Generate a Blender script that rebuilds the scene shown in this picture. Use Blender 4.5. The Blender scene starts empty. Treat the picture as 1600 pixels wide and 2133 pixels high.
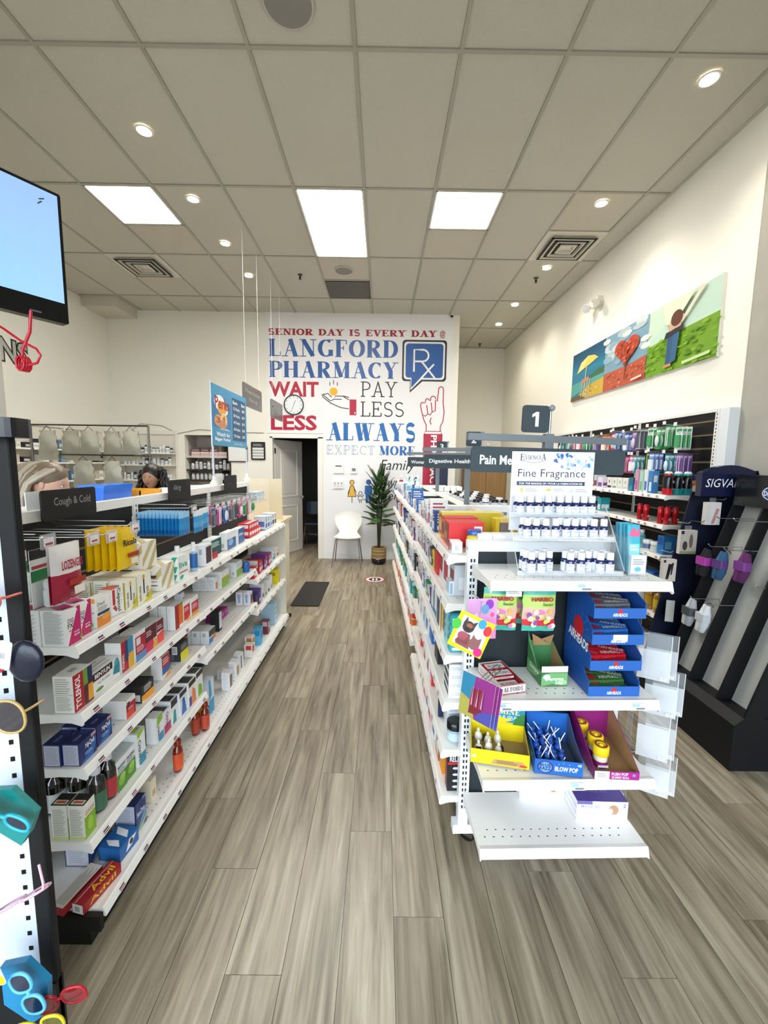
import bpy, math, random
from mathutils import Vector, Matrix
R = random.Random(7)
SC = bpy.context.scene
COL = SC.collection
PI = math.pi
# ------------------------------------------------------------------ camera
CH = 1.618
FPX = 870.289                       # focal length in pixels of the 1600 px wide frame
p_, y_, r_ = -0.116956, 0.00455, 0.013871
FW = Vector((math.sin(y_)*math.cos(p_), math.cos(y_)*math.cos(p_), math.sin(p_)))
RT0 = Vector((math.cos(y_), -math.sin(y_), 0)); UP0 = RT0.cross(FW)
RT = RT0*math.cos(r_) + UP0*math.sin(r_); UP = -RT0*math.sin(r_) + UP0*math.cos(r_)
cd = bpy.data.cameras.new('camera'); cam = bpy.data.objects.new('camera', cd); COL.objects.link(cam)
cd.sensor_fit = 'HORIZONTAL'; cd.sensor_width = 36; cd.lens = FPX*36/1600; cd.clip_start = .02
m = Matrix((RT, UP, -FW)).transposed().to_4x4(); m.translation = (0, 0, CH); cam.matrix_world = m
SC.camera = cam
# ------------------------------------------------------------------ world, exposure
w = bpy.data.worlds.new('daylight'); SC.world = w; w.use_nodes = True
bg = w.node_tree.nodes['Background']; bg.inputs[1].default_value = 1
wt = w.node_tree; wc = wt.nodes.new('ShaderNodeTexCoord'); wx = wt.nodes.new('ShaderNodeSeparateXYZ'); wr_ = wt.nodes.new('ShaderNodeValToRGB')   # bright overcast sky above a darker street
wt.links.new(wc.outputs['Generated'], wx.inputs[0]); wm = wt.nodes.new('ShaderNodeMapRange'); wm.inputs['From Min'].default_value = -1; wt.links.new(wx.outputs['Z'], wm.inputs['Value']); wt.links.new(wm.outputs[0], wr_.inputs[0]); wt.links.new(wr_.outputs[0], bg.inputs[0])
we = wr_.color_ramp.elements; we[0].position = .49; we[0].color = (.62, .62, .6, 1); we[1].position = .52; we[1].color = (2.9, 3.3, 3.7, 1)
vs = SC.view_settings; vs.view_transform = 'Standard'; vs.look = 'None'; vs.exposure = 0.98; vs.gamma = 1
vs.use_curve_mapping = False
PANEL = 18.0      # emission of the ceiling light panels
DOWN = 3.0       # watts of one downlight
# ------------------------------------------------------------------ helpers
def ray(x, y): return RT*((x-800)/FPX) - UP*((y-1066.5)/FPX) + FW
def atX(x, y, v): d = ray(x, y); return Vector((0, 0, CH)) + d*(v/d[0])
def atY(x, y, v): d = ray(x, y); return Vector((0, 0, CH)) + d*(v/d[1])
def atZ(x, y, v): d = ray(x, y); return Vector((0, 0, CH)) + d*((v-CH)/d[2])
_c = {}
def rgb(h):
    if not isinstance(h, str): return h
    if h not in _c:
        s = h if len(h) == 6 else ''.join(a*2 for a in h)
        f = lambda v: v/12.92 if v <= .04045 else ((v+.055)/1.055)**2.4
        _c[h] = tuple(f(int(s[i:i+2], 16)/255) for i in (0, 2, 4)) + (1,)
    return _c[h]
def nmat(name, rough=.5, metal=0, alpha=1, emit=0, noise=.04, bump=0, scale=60, spec=.5, trans=0, coat=0):
    m = bpy.data.materials.new(name); m.use_nodes = True; t = m.node_tree; b = t.nodes['Principled BSDF']
    a = t.nodes.new('ShaderNodeAttribute'); a.attribute_name = 'Col'
    tc = t.nodes.new('ShaderNodeTexCoord'); n = t.nodes.new('ShaderNodeTexNoise'); n.inputs['Scale'].default_value = scale
    n.inputs['Detail'].default_value = 2
    t.links.new(tc.outputs['Object'], n.inputs['Vector'])
    mr = t.nodes.new('ShaderNodeMapRange'); mr.inputs['To Min'].default_value = 1-noise; mr.inputs['To Max'].default_value = 1
    t.links.new(n.outputs['Fac'], mr.inputs['Value'])
    mx = t.nodes.new('ShaderNodeVectorMath'); mx.operation = 'SCALE'
    t.links.new(a.outputs['Color'], mx.inputs[0]); t.links.new(mr.outputs[0], mx.inputs['Scale'])
    t.links.new(mx.outputs[0], b.inputs['Base Color'])
    b.inputs['Roughness'].default_value = rough; b.inputs['Metallic'].default_value = metal; b.inputs['Alpha'].default_value = alpha
    b.inputs['Specular IOR Level'].default_value = spec; b.inputs['Transmission Weight'].default_value = trans
    b.inputs['Coat Weight'].default_value = coat
    if emit: t.links.new(mx.outputs[0], b.inputs['Emission Color']); b.inputs['Emission Strength'].default_value = emit
    if bump:
        bp = t.nodes.new('ShaderNodeBump'); bp.inputs['Strength'].default_value = bump; bp.inputs['Distance'].default_value = .002
        t.links.new(n.outputs['Fac'], bp.inputs['Height']); t.links.new(bp.outputs[0], b.inputs['Normal'])
    return m
M = dict(
    paint=nmat('wall_paint', .75, bump=.15, scale=220, noise=.03, spec=.3),
    paper=nmat('printed_carton', .42), matte=nmat('matte', .8, spec=.2), gloss=nmat('gloss_plastic', .18), metal=nmat('metal', .28, metal=1),
    white=nmat('powder_coated_steel', .35, bump=.05, scale=500, noise=.02), black=nmat('black_laminate', .55, spec=.3, bump=.1, scale=300),
    clear=nmat('clear_plastic', .08, alpha=.1), baggy=nmat('milky_film', .25, alpha=.8, bump=.8, scale=30), film=nmat('clear_film', .12, alpha=.32, bump=.6, scale=40), bag=nmat('foil_bag', .3, bump=.8, scale=35),
    emit=nmat('light_diffuser', .5, emit=PANEL, noise=0), screen=nmat('screen', .2, emit=.42, noise=0), glass=nmat('amber_glass', .06, coat=1),
    skin=nmat('skin', .5, noise=.06, scale=30), hair=nmat('hair', .4, bump=1, scale=90, noise=.25), cloth=nmat('cloth', .9, bump=.5, scale=200, noise=.1),
    leaf=nmat('leaf', .45, noise=.35, scale=25), concrete=nmat('concrete', .85, noise=.22, bump=.4, scale=6), tile=nmat('ceiling_tile', .95, noise=.14, bump=.9, scale=150, spec=.1))
def wood():
    m = nmat('oak_veneer', .45); t = m.node_tree; n = [q for q in t.nodes if q.type == 'TEX_NOISE'][0]; mp = t.nodes.new('ShaderNodeMapping'); mp.inputs['Scale'].default_value = (14, 14, .6); tc = [q for q in t.nodes if q.type == 'TEX_COORD'][0]
    t.links.new(tc.outputs['Object'], mp.inputs[0]); t.links.new(mp.outputs[0], n.inputs['Vector']); n.inputs['Scale'].default_value = 2; [q for q in t.nodes if q.type == 'MAP_RANGE'][0].inputs['To Min'].default_value = .55; return m
M['wood'] = wood()
class MB:
    def __init__(s): s.v = []; s.f = []; s.c = []; s.m = []; s.sm = []; s.T = None; s.mats = []
    def mi(s, m):
        if m not in s.mats: s.mats.append(m)
        return s.mats.index(m)
    def add(s, vs, fs, col, mat='paper', smooth=False):
        b = len(s.v); s.v += [tuple(s.T @ Vector(v)) if s.T else tuple(v) for v in vs]; i = s.mi(mat); many = isinstance(col, list)
        for k, f in enumerate(fs):
            s.f.append([a+b for a in f]); s.c.append(rgb(col[k] if many else col)); s.m.append(i); s.sm.append(smooth)
        return s
    def box(s, x0, y0, z0, x1, y1, z1, col, mat='paper'):
        vs = [(x, y, z) for z in (z0, z1) for y in (y0, y1) for x in (x0, x1)]
        return s.add(vs, [(0, 2, 3, 1), (4, 5, 7, 6), (0, 1, 5, 4), (2, 6, 7, 3), (0, 4, 6, 2), (1, 3, 7, 5)], col, mat)
    def bev(s, x0, y0, z0, x1, y1, z1, e, col, mat='paper', ax='z'):   # box with its four edges along one axis rounded
        pts = []
        a0, a1, b0, b1, c0, c1 = {'z': (x0, x1, y0, y1, z0, z1), 'y': (x0, x1, z0, z1, y0, y1), 'x': (y0, y1, z0, z1, x0, x1)}[ax]
        for (ca, cb, st) in ((a1-e, b1-e, 0), (a0+e, b1-e, 1), (a0+e, b0+e, 2), (a1-e, b0+e, 3)):
            for k in range(4): t = (st+k/3)*PI/2; pts.append((ca+e*math.cos(t), cb+e*math.sin(t)))
        f = {'z': lambda p, c: (p[0], p[1], c), 'y': lambda p, c: (p[0], c, p[1]), 'x': lambda p, c: (c, p[0], p[1])}[ax]
        n = len(pts); vs = [f(p, c0) for p in pts] + [f(p, c1) for p in pts]
        fs = [tuple(range(n)), tuple(range(n, 2*n))] + [(k, (k+1) % n, n+(k+1) % n, n+k) for k in range(n)]
        return s.add(vs, fs, col, mat)
    def prism(s, pts, h, col, mat='paper', ax='z', o=0):   # outline pts extruded from o to h along ax
        f = {'z': lambda p, c: (p[0], p[1], c), 'y': lambda p, c: (p[0], c, p[1]), 'x': lambda p, c: (c, p[0], p[1])}[ax]
        n = len(pts); vs = [f(p, o) for p in pts] + [f(p, h) for p in pts]
        return s.add(vs, [tuple(range(n)), tuple(range(n, 2*n))] + [(k, (k+1) % n, n+(k+1) % n, n+k) for k in range(n)], col, mat)
    def poly(s, pts, col, mat='paper'): return s.add(pts, [tuple(range(len(pts)))], col, mat)
    def lathe(s, prof, cols, n=14, c=(0, 0, 0), mat='gloss', ax='z', sx=1, sy=1, cap=True):
        vs = []; fs = []; cc = []
        for r, z in prof:
            for k in range(n):
                t = 2*PI*k/n; a, b = r*math.cos(t)*sx, r*math.sin(t)*sy
                vs.append({'z': (c[0]+a, c[1]+b, c[2]+z), 'y': (c[0]+a, c[1]+z, c[2]+b), 'x': (c[0]+z, c[1]+a, c[2]+b)}[ax])
        for j in range(len(prof)-1):
            for k in range(n): fs.append((j*n+k, j*n+(k+1) % n, (j+1)*n+(k+1) % n, (j+1)*n+k)); cc.append(cols[j] if isinstance(cols, list) else cols)
        s.add(vs, fs, cc, mat, True)
        for j, cl in ((0, cc[0]), (len(prof)-1, cc[-1])):
            nb_ = prof[1] if j == 0 else prof[-2]
            if cap and prof[j][0] > 1e-4 and abs(nb_[1]-prof[j][1]) > 1e-6: s.add([vs[j*n+k] for k in range(n)], [tuple(range(n))], cl, mat)
        return s
    def tube(s, path, r, col, n=6, mat='metal', cap=True):
        P = [Vector(p) for p in path]; vs = []; fs = []; u = None
        for i, p in enumerate(P):
            d = ((P[i+1]-p if i < len(P)-1 else p-P[i-1]).normalized() + (p-P[i-1] if i else P[1]-p).normalized()).normalized()
            if u is None: u = d.orthogonal().normalized()
            u = (u - d*u.dot(d)).normalized(); w2 = d.cross(u); rr = r[i] if isinstance(r, (list, tuple)) else r
            for k in range(n): t = 2*PI*k/n; vs.append(p + u*(rr*math.cos(t)) + w2*(rr*math.sin(t)))
        for i in range(len(P)-1):
            for k in range(n): fs.append((i*n+k, i*n+(k+1) % n, (i+1)*n+(k+1) % n, (i+1)*n+k))
        s.add(vs, fs, col, mat, True)
        if cap: s.add(vs[:n], [tuple(range(n))], col, mat); s.add(vs[-n:], [tuple(range(n))], col, mat)
        return s
    def ball(s, c, r, col, n=10, mat='gloss', h=None):
        h = h or r; rx = r if isinstance(r, (int, float)) else r[0]; ry = rx if isinstance(r, (int, float)) else r[1]
        k = max(4, n//2)
        prof = [(max(1e-5, math.cos(-PI/2+PI*i/k)), h*math.sin(-PI/2+PI*i/k)) for i in range(k+1)]
        return s.lathe(prof, col, n, c, mat, 'z', rx, ry)
    def text(s, txt, P, u, v, W, H, col, bold=0, mat='paper', serif=None, slant=0):   # fits the words into the rectangle W x H at P
        vs, fs, (x0, y0, x1, y1) = glyphs(txt, bold, serif); P = Vector(P); u = Vector(u); v = Vector(v)
        sx, sy = W/(x1-x0), H/(y1-y0)
        nn = u.cross(v)*.00012
        return s.add([P + u*((q[0]-x0)*sx + slant*(q[1]-y0)*sy) + v*((q[1]-y0)*sy) + (nn*q[2] if len(q) > 2 else nn*0) for q in vs], fs, col, mat)
    def ribbon(s, pts, wd, P, u, v, col, mat='paper', closed=False):    # pts in plane units (u, v), wd stroke width
        P = Vector(P); u = Vector(u); v = Vector(v)
        if closed: pts = pts + [pts[0]]
        L = []; n = len(pts)
        for i in range(n):
            a = Vector(pts[max(0, i-1)]); b = Vector(pts[min(n-1, i+1)])
            if closed and i in (0, n-1): a = Vector(pts[n-2]); b = Vector(pts[1])
            d = (b-a).normalized(); nn = Vector((-d[1], d[0]))*wd/2; q = Vector(pts[i]); L.append((q+nn, q-nn))
        vs = [P+u*q[0]+v*q[1] for pr in L for q in pr]
        return s.add(vs, [(2*i, 2*i+1, 2*i+3, 2*i+2) for i in range(n-1)], col, mat)
    def mesh(s, name):
        me = bpy.data.meshes.new(name); me.from_pydata(s.v, [], s.f)
        for k in s.mats: me.materials.append(M[k] if isinstance(k, str) else k)
        me.polygons.foreach_set('material_index', s.m); me.polygons.foreach_set('use_smooth', s.sm)
        a = me.attributes.new('Col', 'FLOAT_COLOR', 'FACE'); a.data.foreach_set('color', [q for c in s.c for q in c]); me.update()
        return me
    def build(s, name, parent=None, loc=None, rz=0): return obj(name, s.mesh(name), parent, loc, rz)
def obj(name, me, parent=None, loc=None, rz=0):
    o = bpy.data.objects.new(name, me); COL.objects.link(o)
    if parent: o.parent = parent
    if loc is not None: o.location = loc
    if rz: o.rotation_euler = (0, 0, rz)
    return o
def tag(o, label=None, cat=None, group=None, kind=None):
    if label: o['label'] = label
    if cat: o['category'] = cat
    if group: o['group'] = group
    if kind: o['kind'] = kind
    return o
def thing(name, label, cat, loc=(0, 0, 0), rz=0, group=None): return tag(obj(name, None, None, loc, rz), label, cat, group)
_g = {}
def glyphs(txt, bold=0, serif=None):
    k = (txt, bold, serif)
    if k in _g: return _g[k]
    if serif: r = serif_text(txt, serif)
    else:
        c = bpy.data.curves.new('t', 'FONT'); c.body = txt; c.offset = bold; c.resolution_u = 2
        o = bpy.data.objects.new('t', c); me = o.to_mesh()
        vs = [(v.co.x, v.co.y) for v in me.vertices]; fs = [tuple(p.vertices) for p in me.polygons]; o.to_mesh_clear()
        bpy.data.objects.remove(o); bpy.data.curves.remove(c); r = (vs, fs)
    xs = [q[0] for q in r[0]]; ys = [q[1] for q in r[0]]
    _g[k] = (r[0], r[1], (min(xs), min(ys), max(xs), max(ys))); return _g[k]
# a slab-serif alphabet drawn as thick and thin strokes; params: (thick, thin, serif length)
def arc(cx, cy, rx, ry, a0, a1, n=9): return [(cx+rx*math.cos(math.radians(a0+(a1-a0)*i/n)), cy+ry*math.sin(math.radians(a0+(a1-a0)*i/n))) for i in range(n+1)]
SER = {   # letter: width, [(kind, points)], serif feet [(x, y)]; kind K thick, N thin, B bowl (thick when vertical)
 'L': (.62, [('K', [(.16, 0), (.16, 1)]), ('N', [(.16, .04), (.6, .04)]), ('N', [(.58, .04), (.58, .28)])], [(.16, 0), (.16, 1)]),
 'A': (.8, [('N', [(.12, 0), (.4, 1)]), ('K', [(.38, 1), (.66, 0)]), ('N', [(.22, .34), (.56, .34)])], [(.1, 0), (.68, 0)]),
 'N': (.82, [('N', [(.14, 0), (.14, 1)]), ('K', [(.16, .96), (.66, .04)]), ('N', [(.68, 0), (.68, 1)])], [(.14, 0), (.14, 1), (.68, 1)]),
 'G': (.8, [('B', arc(.42, .5, .32, .46, 50, 320, 14)), ('K', [(.66, .06), (.66, .42)])], [(.64, .42)]),
 'F': (.62, [('K', [(.16, 0), (.16, 1)]), ('N', [(.16, .96), (.58, .96)]), ('N', [(.57, .96), (.57, .74)]), ('N', [(.16, .52), (.42, .52)]), ('N', [(.42, .4), (.42, .64)])], [(.16, 0), (.16, 1)]),
 'O': (.8, [('B', arc(.4, .5, .31, .46, 0, 360, 18))], []), 'Q': (.8, [('B', arc(.4, .5, .31, .46, 0, 360, 18)), ('K', [(.45, .2), (.7, -.08)])], []),
 'R': (.76, [('K', [(.16, 0), (.16, 1)]), ('B', [(.16, .96)]+arc(.34, .74, .24, .22, 90, -90)+[(.16, .5)]), ('K', [(.36, .5), (.62, .03)])], [(.16, 0), (.16, 1), (.64, 0)]),
 'D': (.78, [('K', [(.16, 0), (.16, 1)]), ('B', [(.16, .96)]+arc(.34, .5, .32, .46, 90, -90, 12)+[(.16, .04)])], [(.16, 0), (.16, 1)]),
 'P': (.68, [('K', [(.16, 0), (.16, 1)]), ('B', [(.16, .96)]+arc(.36, .72, .24, .24, 90, -90)+[(.16, .46)])], [(.16, 0), (.16, 1)]),
 'H': (.84, [('K', [(.16, 0), (.16, 1)]), ('K', [(.66, 0), (.66, 1)]), ('N', [(.16, .5), (.66, .5)])], [(.16, 0), (.16, 1), (.66, 0), (.66, 1)]),
 'M': (.96, [('N', [(.14, 0), (.14, 1)]), ('K', [(.16, 1), (.46, .06)]), ('N', [(.46, .06), (.76, 1)]), ('K', [(.78, 0), (.78, 1)])], [(.14, 0), (.78, 0), (.14, 1), (.78, 1)]),
 'C': (.74, [('B', arc(.42, .5, .32, .46, 48, 312, 14)), ('N', [(.64, .72), (.64, .96)])], []),
 'Y': (.76, [('K', [(.12, 1), (.38, .46)]), ('N', [(.64, 1), (.38, .46)]), ('K', [(.38, .5), (.38, 0)])], [(.12, 1), (.64, 1), (.38, 0)]),
 'S': (.64, [('S', arc(.32, .73, .22, .23, 30, 270, 9)+arc(.32, .27, .24, .23, 90, -150, 9))], []),
 'E': (.68, [('K', [(.16, 0), (.16, 1)]), ('N', [(.16, .96), (.6, .96)]), ('N', [(.59, .96), (.59, .76)]), ('N', [(.16, .52), (.44, .52)]), ('N', [(.44, .4), (.44, .64)]), ('N', [(.16, .04), (.62, .04)]), ('N', [(.61, .04), (.61, .26)])], [(.16, 0), (.16, 1)]),
 'I': (.34, [('K', [(.17, 0), (.17, 1)])], [(.17, 0), (.17, 1)]),
 'V': (.76, [('K', [(.12, 1), (.38, 0)]), ('N', [(.38, 0), (.66, 1)])], [(.12, 1), (.66, 1)]),
 'W': (1.04, [('K', [(.12, 1), (.32, 0)]), ('N', [(.32, 0), (.52, .95)]), ('K', [(.52, .95), (.72, 0)]), ('N', [(.72, 0), (.94, 1)])], [(.12, 1), (.52, 1), (.94, 1)]),
 'X': (.78, [('K', [(.14, 1), (.64, 0)]), ('N', [(.62, 1), (.14, 0)])], [(.14, 0), (.14, 1), (.62, 1), (.64, 0)]),
 'T': (.7, [('K', [(.35, 0), (.35, 1)]), ('N', [(.06, .96), (.64, .96)]), ('N', [(.07, .96), (.07, .76)]), ('N', [(.63, .96), (.63, .76)])], [(.35, 0)]),
 ' ': (.4, [], [])}
def serif_text(txt, prm):
    K, N, S = prm[:3]; vs = []; fs = []; x = 0; hollow = len(prm) > 3
    ly = []
    def strip(pts, wf):
        b = len(vs); n = len(pts); ly.append(0)
        for i in range(n):
            a = Vector(pts[max(0, i-1)]); c = Vector(pts[min(n-1, i+1)])
            if pts[0] == pts[-1] and n > 3 and i in (0, n-1): a = Vector(pts[n-2]); c = Vector(pts[1])
            d = (c-a).normalized(); q = Vector(pts[i]); nn = Vector((-d[1], d[0]))*wf(d)/2
            vs.append((x+q[0]+nn[0], q[1]+nn[1], len(ly))); vs.append((x+q[0]-nn[0], q[1]-nn[1], len(ly)))
        fs.extend((b+2*i, b+2*i+1, b+2*i+3, b+2*i+2) for i in range(n-1))
    for ch in txt:
        wd, st, ft = SER.get(ch, SER['O']); ly.clear()
        for k, pts in st:
            if k == 'K' and hollow:
                d = (Vector(pts[1])-Vector(pts[0])).normalized(); nn = Vector((-d[1], d[0]))*K*.45
                for sg in (-1, 1): strip([(p[0]+sg*nn[0], p[1]+sg*nn[1]) for p in pts], lambda d: N)
            elif k == 'K': strip(pts, lambda d: K)
            elif k == 'N': strip(pts, lambda d: N)
            elif k == 'B': strip(pts, (lambda d: N*1.3) if hollow else (lambda d: N+(K-N)*abs(d[1])**1.5))
            elif k == 'S': strip(pts, lambda d: N+(K-N)*abs(d[0])**1.2*.9)
        for fx, fy in ft: yy = N/2 if fy == 0 else 1-N/2; strip([(fx-K/2-S, yy), (fx+K/2+S, yy)], lambda d: N)
        x += wd + K*.45
    return vs, fs
# ------------------------------------------------------------------ printed boxes: decal mini language
def decals(mb, W, D, H, spec, off=(0, 0, 0)):
    F = {'f': ((0, 0, 0), (1, 0, 0), (0, 0, 1), W, H, (0, -1, 0)), 'r': ((W, 0, 0), (0, 1, 0), (0, 0, 1), D, H, (1, 0, 0)),
         'l': ((0, D, 0), (0, -1, 0), (0, 0, 1), D, H, (-1, 0, 0)), 't': ((0, 0, H), (1, 0, 0), (0, 1, 0), W, D, (0, 0, 1)),
         'b': ((W, D, 0), (-1, 0, 0), (0, 0, 1), W, H, (0, 1, 0))}
    for k, op in enumerate(spec.split(';')):
        if not op.strip(): continue
        pr = op.strip().split(':'); head = pr[0]; face, kind = head[0], head[1]; nums = [float(q) for q in head[2:].split(',')]
        col = pr[1]; arg = pr[2] if len(pr) > 2 else ''
        P, u, v, a, b, n = F[face]; P = Vector(P)+Vector(off)+Vector(n)*(.0003+.00012*k); u = Vector(u); v = Vector(v)
        q = lambda s_, t_: P+u*(a*s_)+v*(b*t_)
        if kind == '^': mb.poly([q(nums[i], nums[i+1]) for i in range(0, len(nums), 2)], col); continue
        if kind == 'o':
            cu, cv, ru, rv = nums; mb.poly([q(cu+ru*math.cos(2*PI*i/12), cv+rv*math.sin(2*PI*i/12)) for i in range(12)], col); continue
        u0, v0, u1, v1 = nums
        if kind == '#': mb.poly([q(u0, v0), q(u1, v0), q(u1, v1), q(u0, v1)], col)
        elif kind == '@': mb.text(arg, q(u0, v0), u, v, a*(u1-u0), b*(v1-v0), col, .02)
        elif kind == '$': mb.text(arg, q(u0, v0), u, v, a*(u1-u0), b*(v1-v0), col, 0, serif=(.2, .07, .08))
        elif kind == '!': mb.text(arg, q(u1, v0), v, -u, b*(v1-v0), a*(u1-u0), col, .02)      # reads upward
        elif kind == '?': mb.text(arg, q(u0, v1), -v, u, b*(v1-v0), a*(u1-u0), col, .02)      # reads downward
        elif kind == '=':
            N = int(arg or 5)
            for i in range(N):
                t0 = v1-(v1-v0)*(i+.25)/N; t1 = v1-(v1-v0)*(i+.7)/N; e = u0+(u1-u0)*(.75+.25*((i*37) % 10)/10)
                mb.poly([q(u0, t1), q(e, t1), q(e, t0), q(u0, t0)], col)
        elif kind == '|':
            mb.poly([q(u0, v0), q(u1, v0), q(u1, v1), q(u0, v1)], 'f6f6f6'); uu = u0+.08*(u1-u0); i = 0; P = P+Vector(n)*.0001
            while uu < u1-.1*(u1-u0):
                wq = (u1-u0)*(.03+.05*((i*7) % 3)/2); mb.poly([q(uu, v0+.12*(v1-v0)), q(uu+wq, v0+.12*(v1-v0)), q(uu+wq, v1-.12*(v1-v0)), q(uu, v1-.12*(v1-v0))], col); uu += wq*2; i += 1
GRIDBACK = 'l=.1,.1,.9,.9:b9b7b0:14'
def carton(name, label, cat, loc, rz, W, D, H, base, spec='', side=None, top=None, group=None, mat='paper'):
    mb = MB(); c = rgb(base); s_ = rgb(side or base); t_ = rgb(top or base)
    vs = [(x, y, z) for z in (0, H) for y in (0, D) for x in (0, W)]
    mb.add(vs, [(0, 2, 3, 1), (4, 5, 7, 6), (0, 1, 5, 4), (2, 6, 7, 3), (0, 4, 6, 2), (1, 3, 7, 5)], [c, t_, c, c, s_, s_], mat)
    decals(mb, W, D, H, spec)
    return tag(mb.build(name, None, loc, rz), label, cat, group)
def dup(o, loc, rz=None, label=None, group=None):
    c = o.copy(); COL.objects.link(c); c.location = loc
    if rz is not None: c.rotation_euler = (0, 0, rz)
    if label: c['label'] = label
    if group: c['group'] = group
    for ch in list(o.children):
        d = ch.copy(); COL.objects.link(d); d.parent = c
        for g in ch.children: e = g.copy(); COL.objects.link(e); e.parent = d
    return c
ORD = ['first', 'second', 'third', 'fourth', 'fifth', 'sixth', 'seventh', 'eighth', 'ninth', 'tenth', 'eleventh', 'twelfth', 'thirteenth', 'fourteenth', 'fifteenth', 'sixteenth', 'seventeenth', 'eighteenth', 'nineteenth', 'twentieth']
# ------------------------------------------------------------------ the room
CEI = 3.958; XL, XR, YB, YR, YF = -4.42, 2.47, 6.94, 8.85, -1.8
def struct(o): o['kind'] = 'structure'; return o
def slab(name, *a, col='e9e6df', mat='paint', parent=None):
    mb = MB().box(*a, col, mat); o = mb.build(name, parent); return struct(o) if not parent else o
WALL = 'f1efe5'
# floor: base and vinyl planks
def plank_mat():
    m = bpy.data.materials.new('vinyl_plank'); m.use_nodes = True; t = m.node_tree; N = t.nodes.new; L = t.links.new; b = t.nodes['Principled BSDF']
    g = N('ShaderNodeNewGeometry'); oi = N('ShaderNodeObjectInfo'); sc = N('ShaderNodeVectorMath'); sc.operation = 'MULTIPLY'; sc.inputs[1].default_value = (30, 1.8, 1)
    ad = N('ShaderNodeVectorMath'); ad.operation = 'ADD'; ml = N('ShaderNodeMath'); ml.operation = 'MULTIPLY'; ml.inputs[1].default_value = 60
    L(g.outputs['Position'], sc.inputs[0]); L(oi.outputs['Random'], ml.inputs[0]); L(sc.outputs[0], ad.inputs[0]); L(ml.outputs[0], ad.inputs[1])
    n = N('ShaderNodeTexNoise'); n.inputs['Scale'].default_value = 1; n.inputs['Detail'].default_value = 6; n.inputs['Roughness'].default_value = .62; n.inputs['Distortion'].default_value = .5
    L(ad.outputs[0], n.inputs['Vector'])
    sc2 = N('ShaderNodeVectorMath'); sc2.operation = 'MULTIPLY'; sc2.inputs[1].default_value = (5, .5, 1); ad2 = N('ShaderNodeVectorMath'); ad2.operation = 'ADD'
    L(g.outputs['Position'], sc2.inputs[0]); L(sc2.outputs[0], ad2.inputs[0]); L(ml.outputs[0], ad2.inputs[1])
    n2 = N('ShaderNodeTexNoise'); n2.inputs['Scale'].default_value = 1.6; n2.inputs['Detail'].default_value = 3; L(ad2.outputs[0], n2.inputs['Vector'])
    cr = N('ShaderNodeValToRGB'); e = cr.color_ramp.elements; e[0].position = .3; e[0].color = rgb('665c4c'); e[1].position = .74; e[1].color = rgb('bab19c')
    k = cr.color_ramp.elements.new(.52); k.color = rgb('9b907b'); L(n.outputs['Fac'], cr.inputs[0])
    cr2 = N('ShaderNodeValToRGB'); e = cr2.color_ramp.elements; e[0].position = .35; e[0].color = (.72, .69, .66, 1); e[1].position = .65; e[1].color = (1, 1, 1, 1); L(n2.outputs['Fac'], cr2.inputs[0])
    mr = N('ShaderNodeMapRange'); mr.inputs['To Min'].default_value = .9; mr.inputs['To Max'].default_value = 1.06; L(oi.outputs['Random'], mr.inputs['Value'])
    mu = N('ShaderNodeVectorMath'); mu.operation = 'MULTIPLY'; L(cr.outputs[0], mu.inputs[0]); L(cr2.outputs[0], mu.inputs[1])
    mu2 = N('ShaderNodeVectorMath'); mu2.operation = 'SCALE'; L(mu.outputs[0], mu2.inputs[0]); L(mr.outputs[0], mu2.inputs['Scale'])
    L(mu2.outputs[0], b.inputs['Base Color']); b.inputs['Roughness'].default_value = .38
    bp = N('ShaderNodeBump'); bp.inputs['Strength'].default_value = .25; bp.inputs['Distance'].default_value = .001; L(n.outputs['Fac'], bp.inputs['Height']); L(bp.outputs[0], b.inputs['Normal'])
    return m
M['plank'] = plank_mat()
fl = struct(MB().box(XL-.2, YF-.2, -.1, XR+.2, 9.6, -.006, '6a6155', 'plank').build('floor'))
PW, PL = .18, 1.22
pm = MB(); e = .0004; x0, x1, y0, y1 = e, PW-e, e, PL-e; q = .0006
vs = [(x, y, -.006) for x, y in ((x0, y0), (x1, y0), (x1, y1), (x0, y1))]+[(x, y, 0) for x, y in ((x0+q, y0+q), (x1-q, y0+q), (x1-q, y1-q), (x0+q, y1-q))]
pm.add(vs, [(4, 5, 6, 7), (0, 1, 5, 4), (1, 2, 6, 5), (2, 3, 7, 6), (3, 0, 4, 7)], '888', 'plank'); pme = pm.mesh('plank')
for i in range(-7, 13):
    off = ((i*5) % 7)/7*PL
    for j in range(-1, 6):
        obj('plank', pme, fl, (.06+i*PW, .1+off+j*PL, 0))
# ceiling: T grid and lay-in tiles
T = .6096; GX, GY = -.18989, 2.67284
ce = struct(MB().box(XL-.1, YF-.1, CEI+.06, XR+.1, YR+.1, CEI+.12, 'c9c4b8', 'tile').build('ceiling'))
g = MB(); cols = range(-7, 5); rows = [GY+2*T*j for j in range(-4, 6)]
for i in cols: x = GX+i*T; g.box(x-.012, YF, CEI-.003, x+.012, YR, CEI+.02, 'a7a396', 'white')
for y in rows: g.box(XL, y-.012, CEI-.0035, XR, y+.012, CEI+.0195, 'a7a396', 'white')
g.box(XR-.025, YF, CEI-.004, XR, YR, CEI+.01, 'bdb8aa', 'white').box(XL, YF, CEI-.004, XL+.025, YR, CEI+.01, 'bdb8aa', 'white')
g.build('ceiling_grid', ce)
skip = {(-1, 1, 'full'), (-4, 1, 'half'), (1, 1, 'half')}
tme = MB().box(.013, .013, .004, T-.013, 2*T-.013, .018, 'cdcabd', 'tile').mesh('ceiling_tile')
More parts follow.
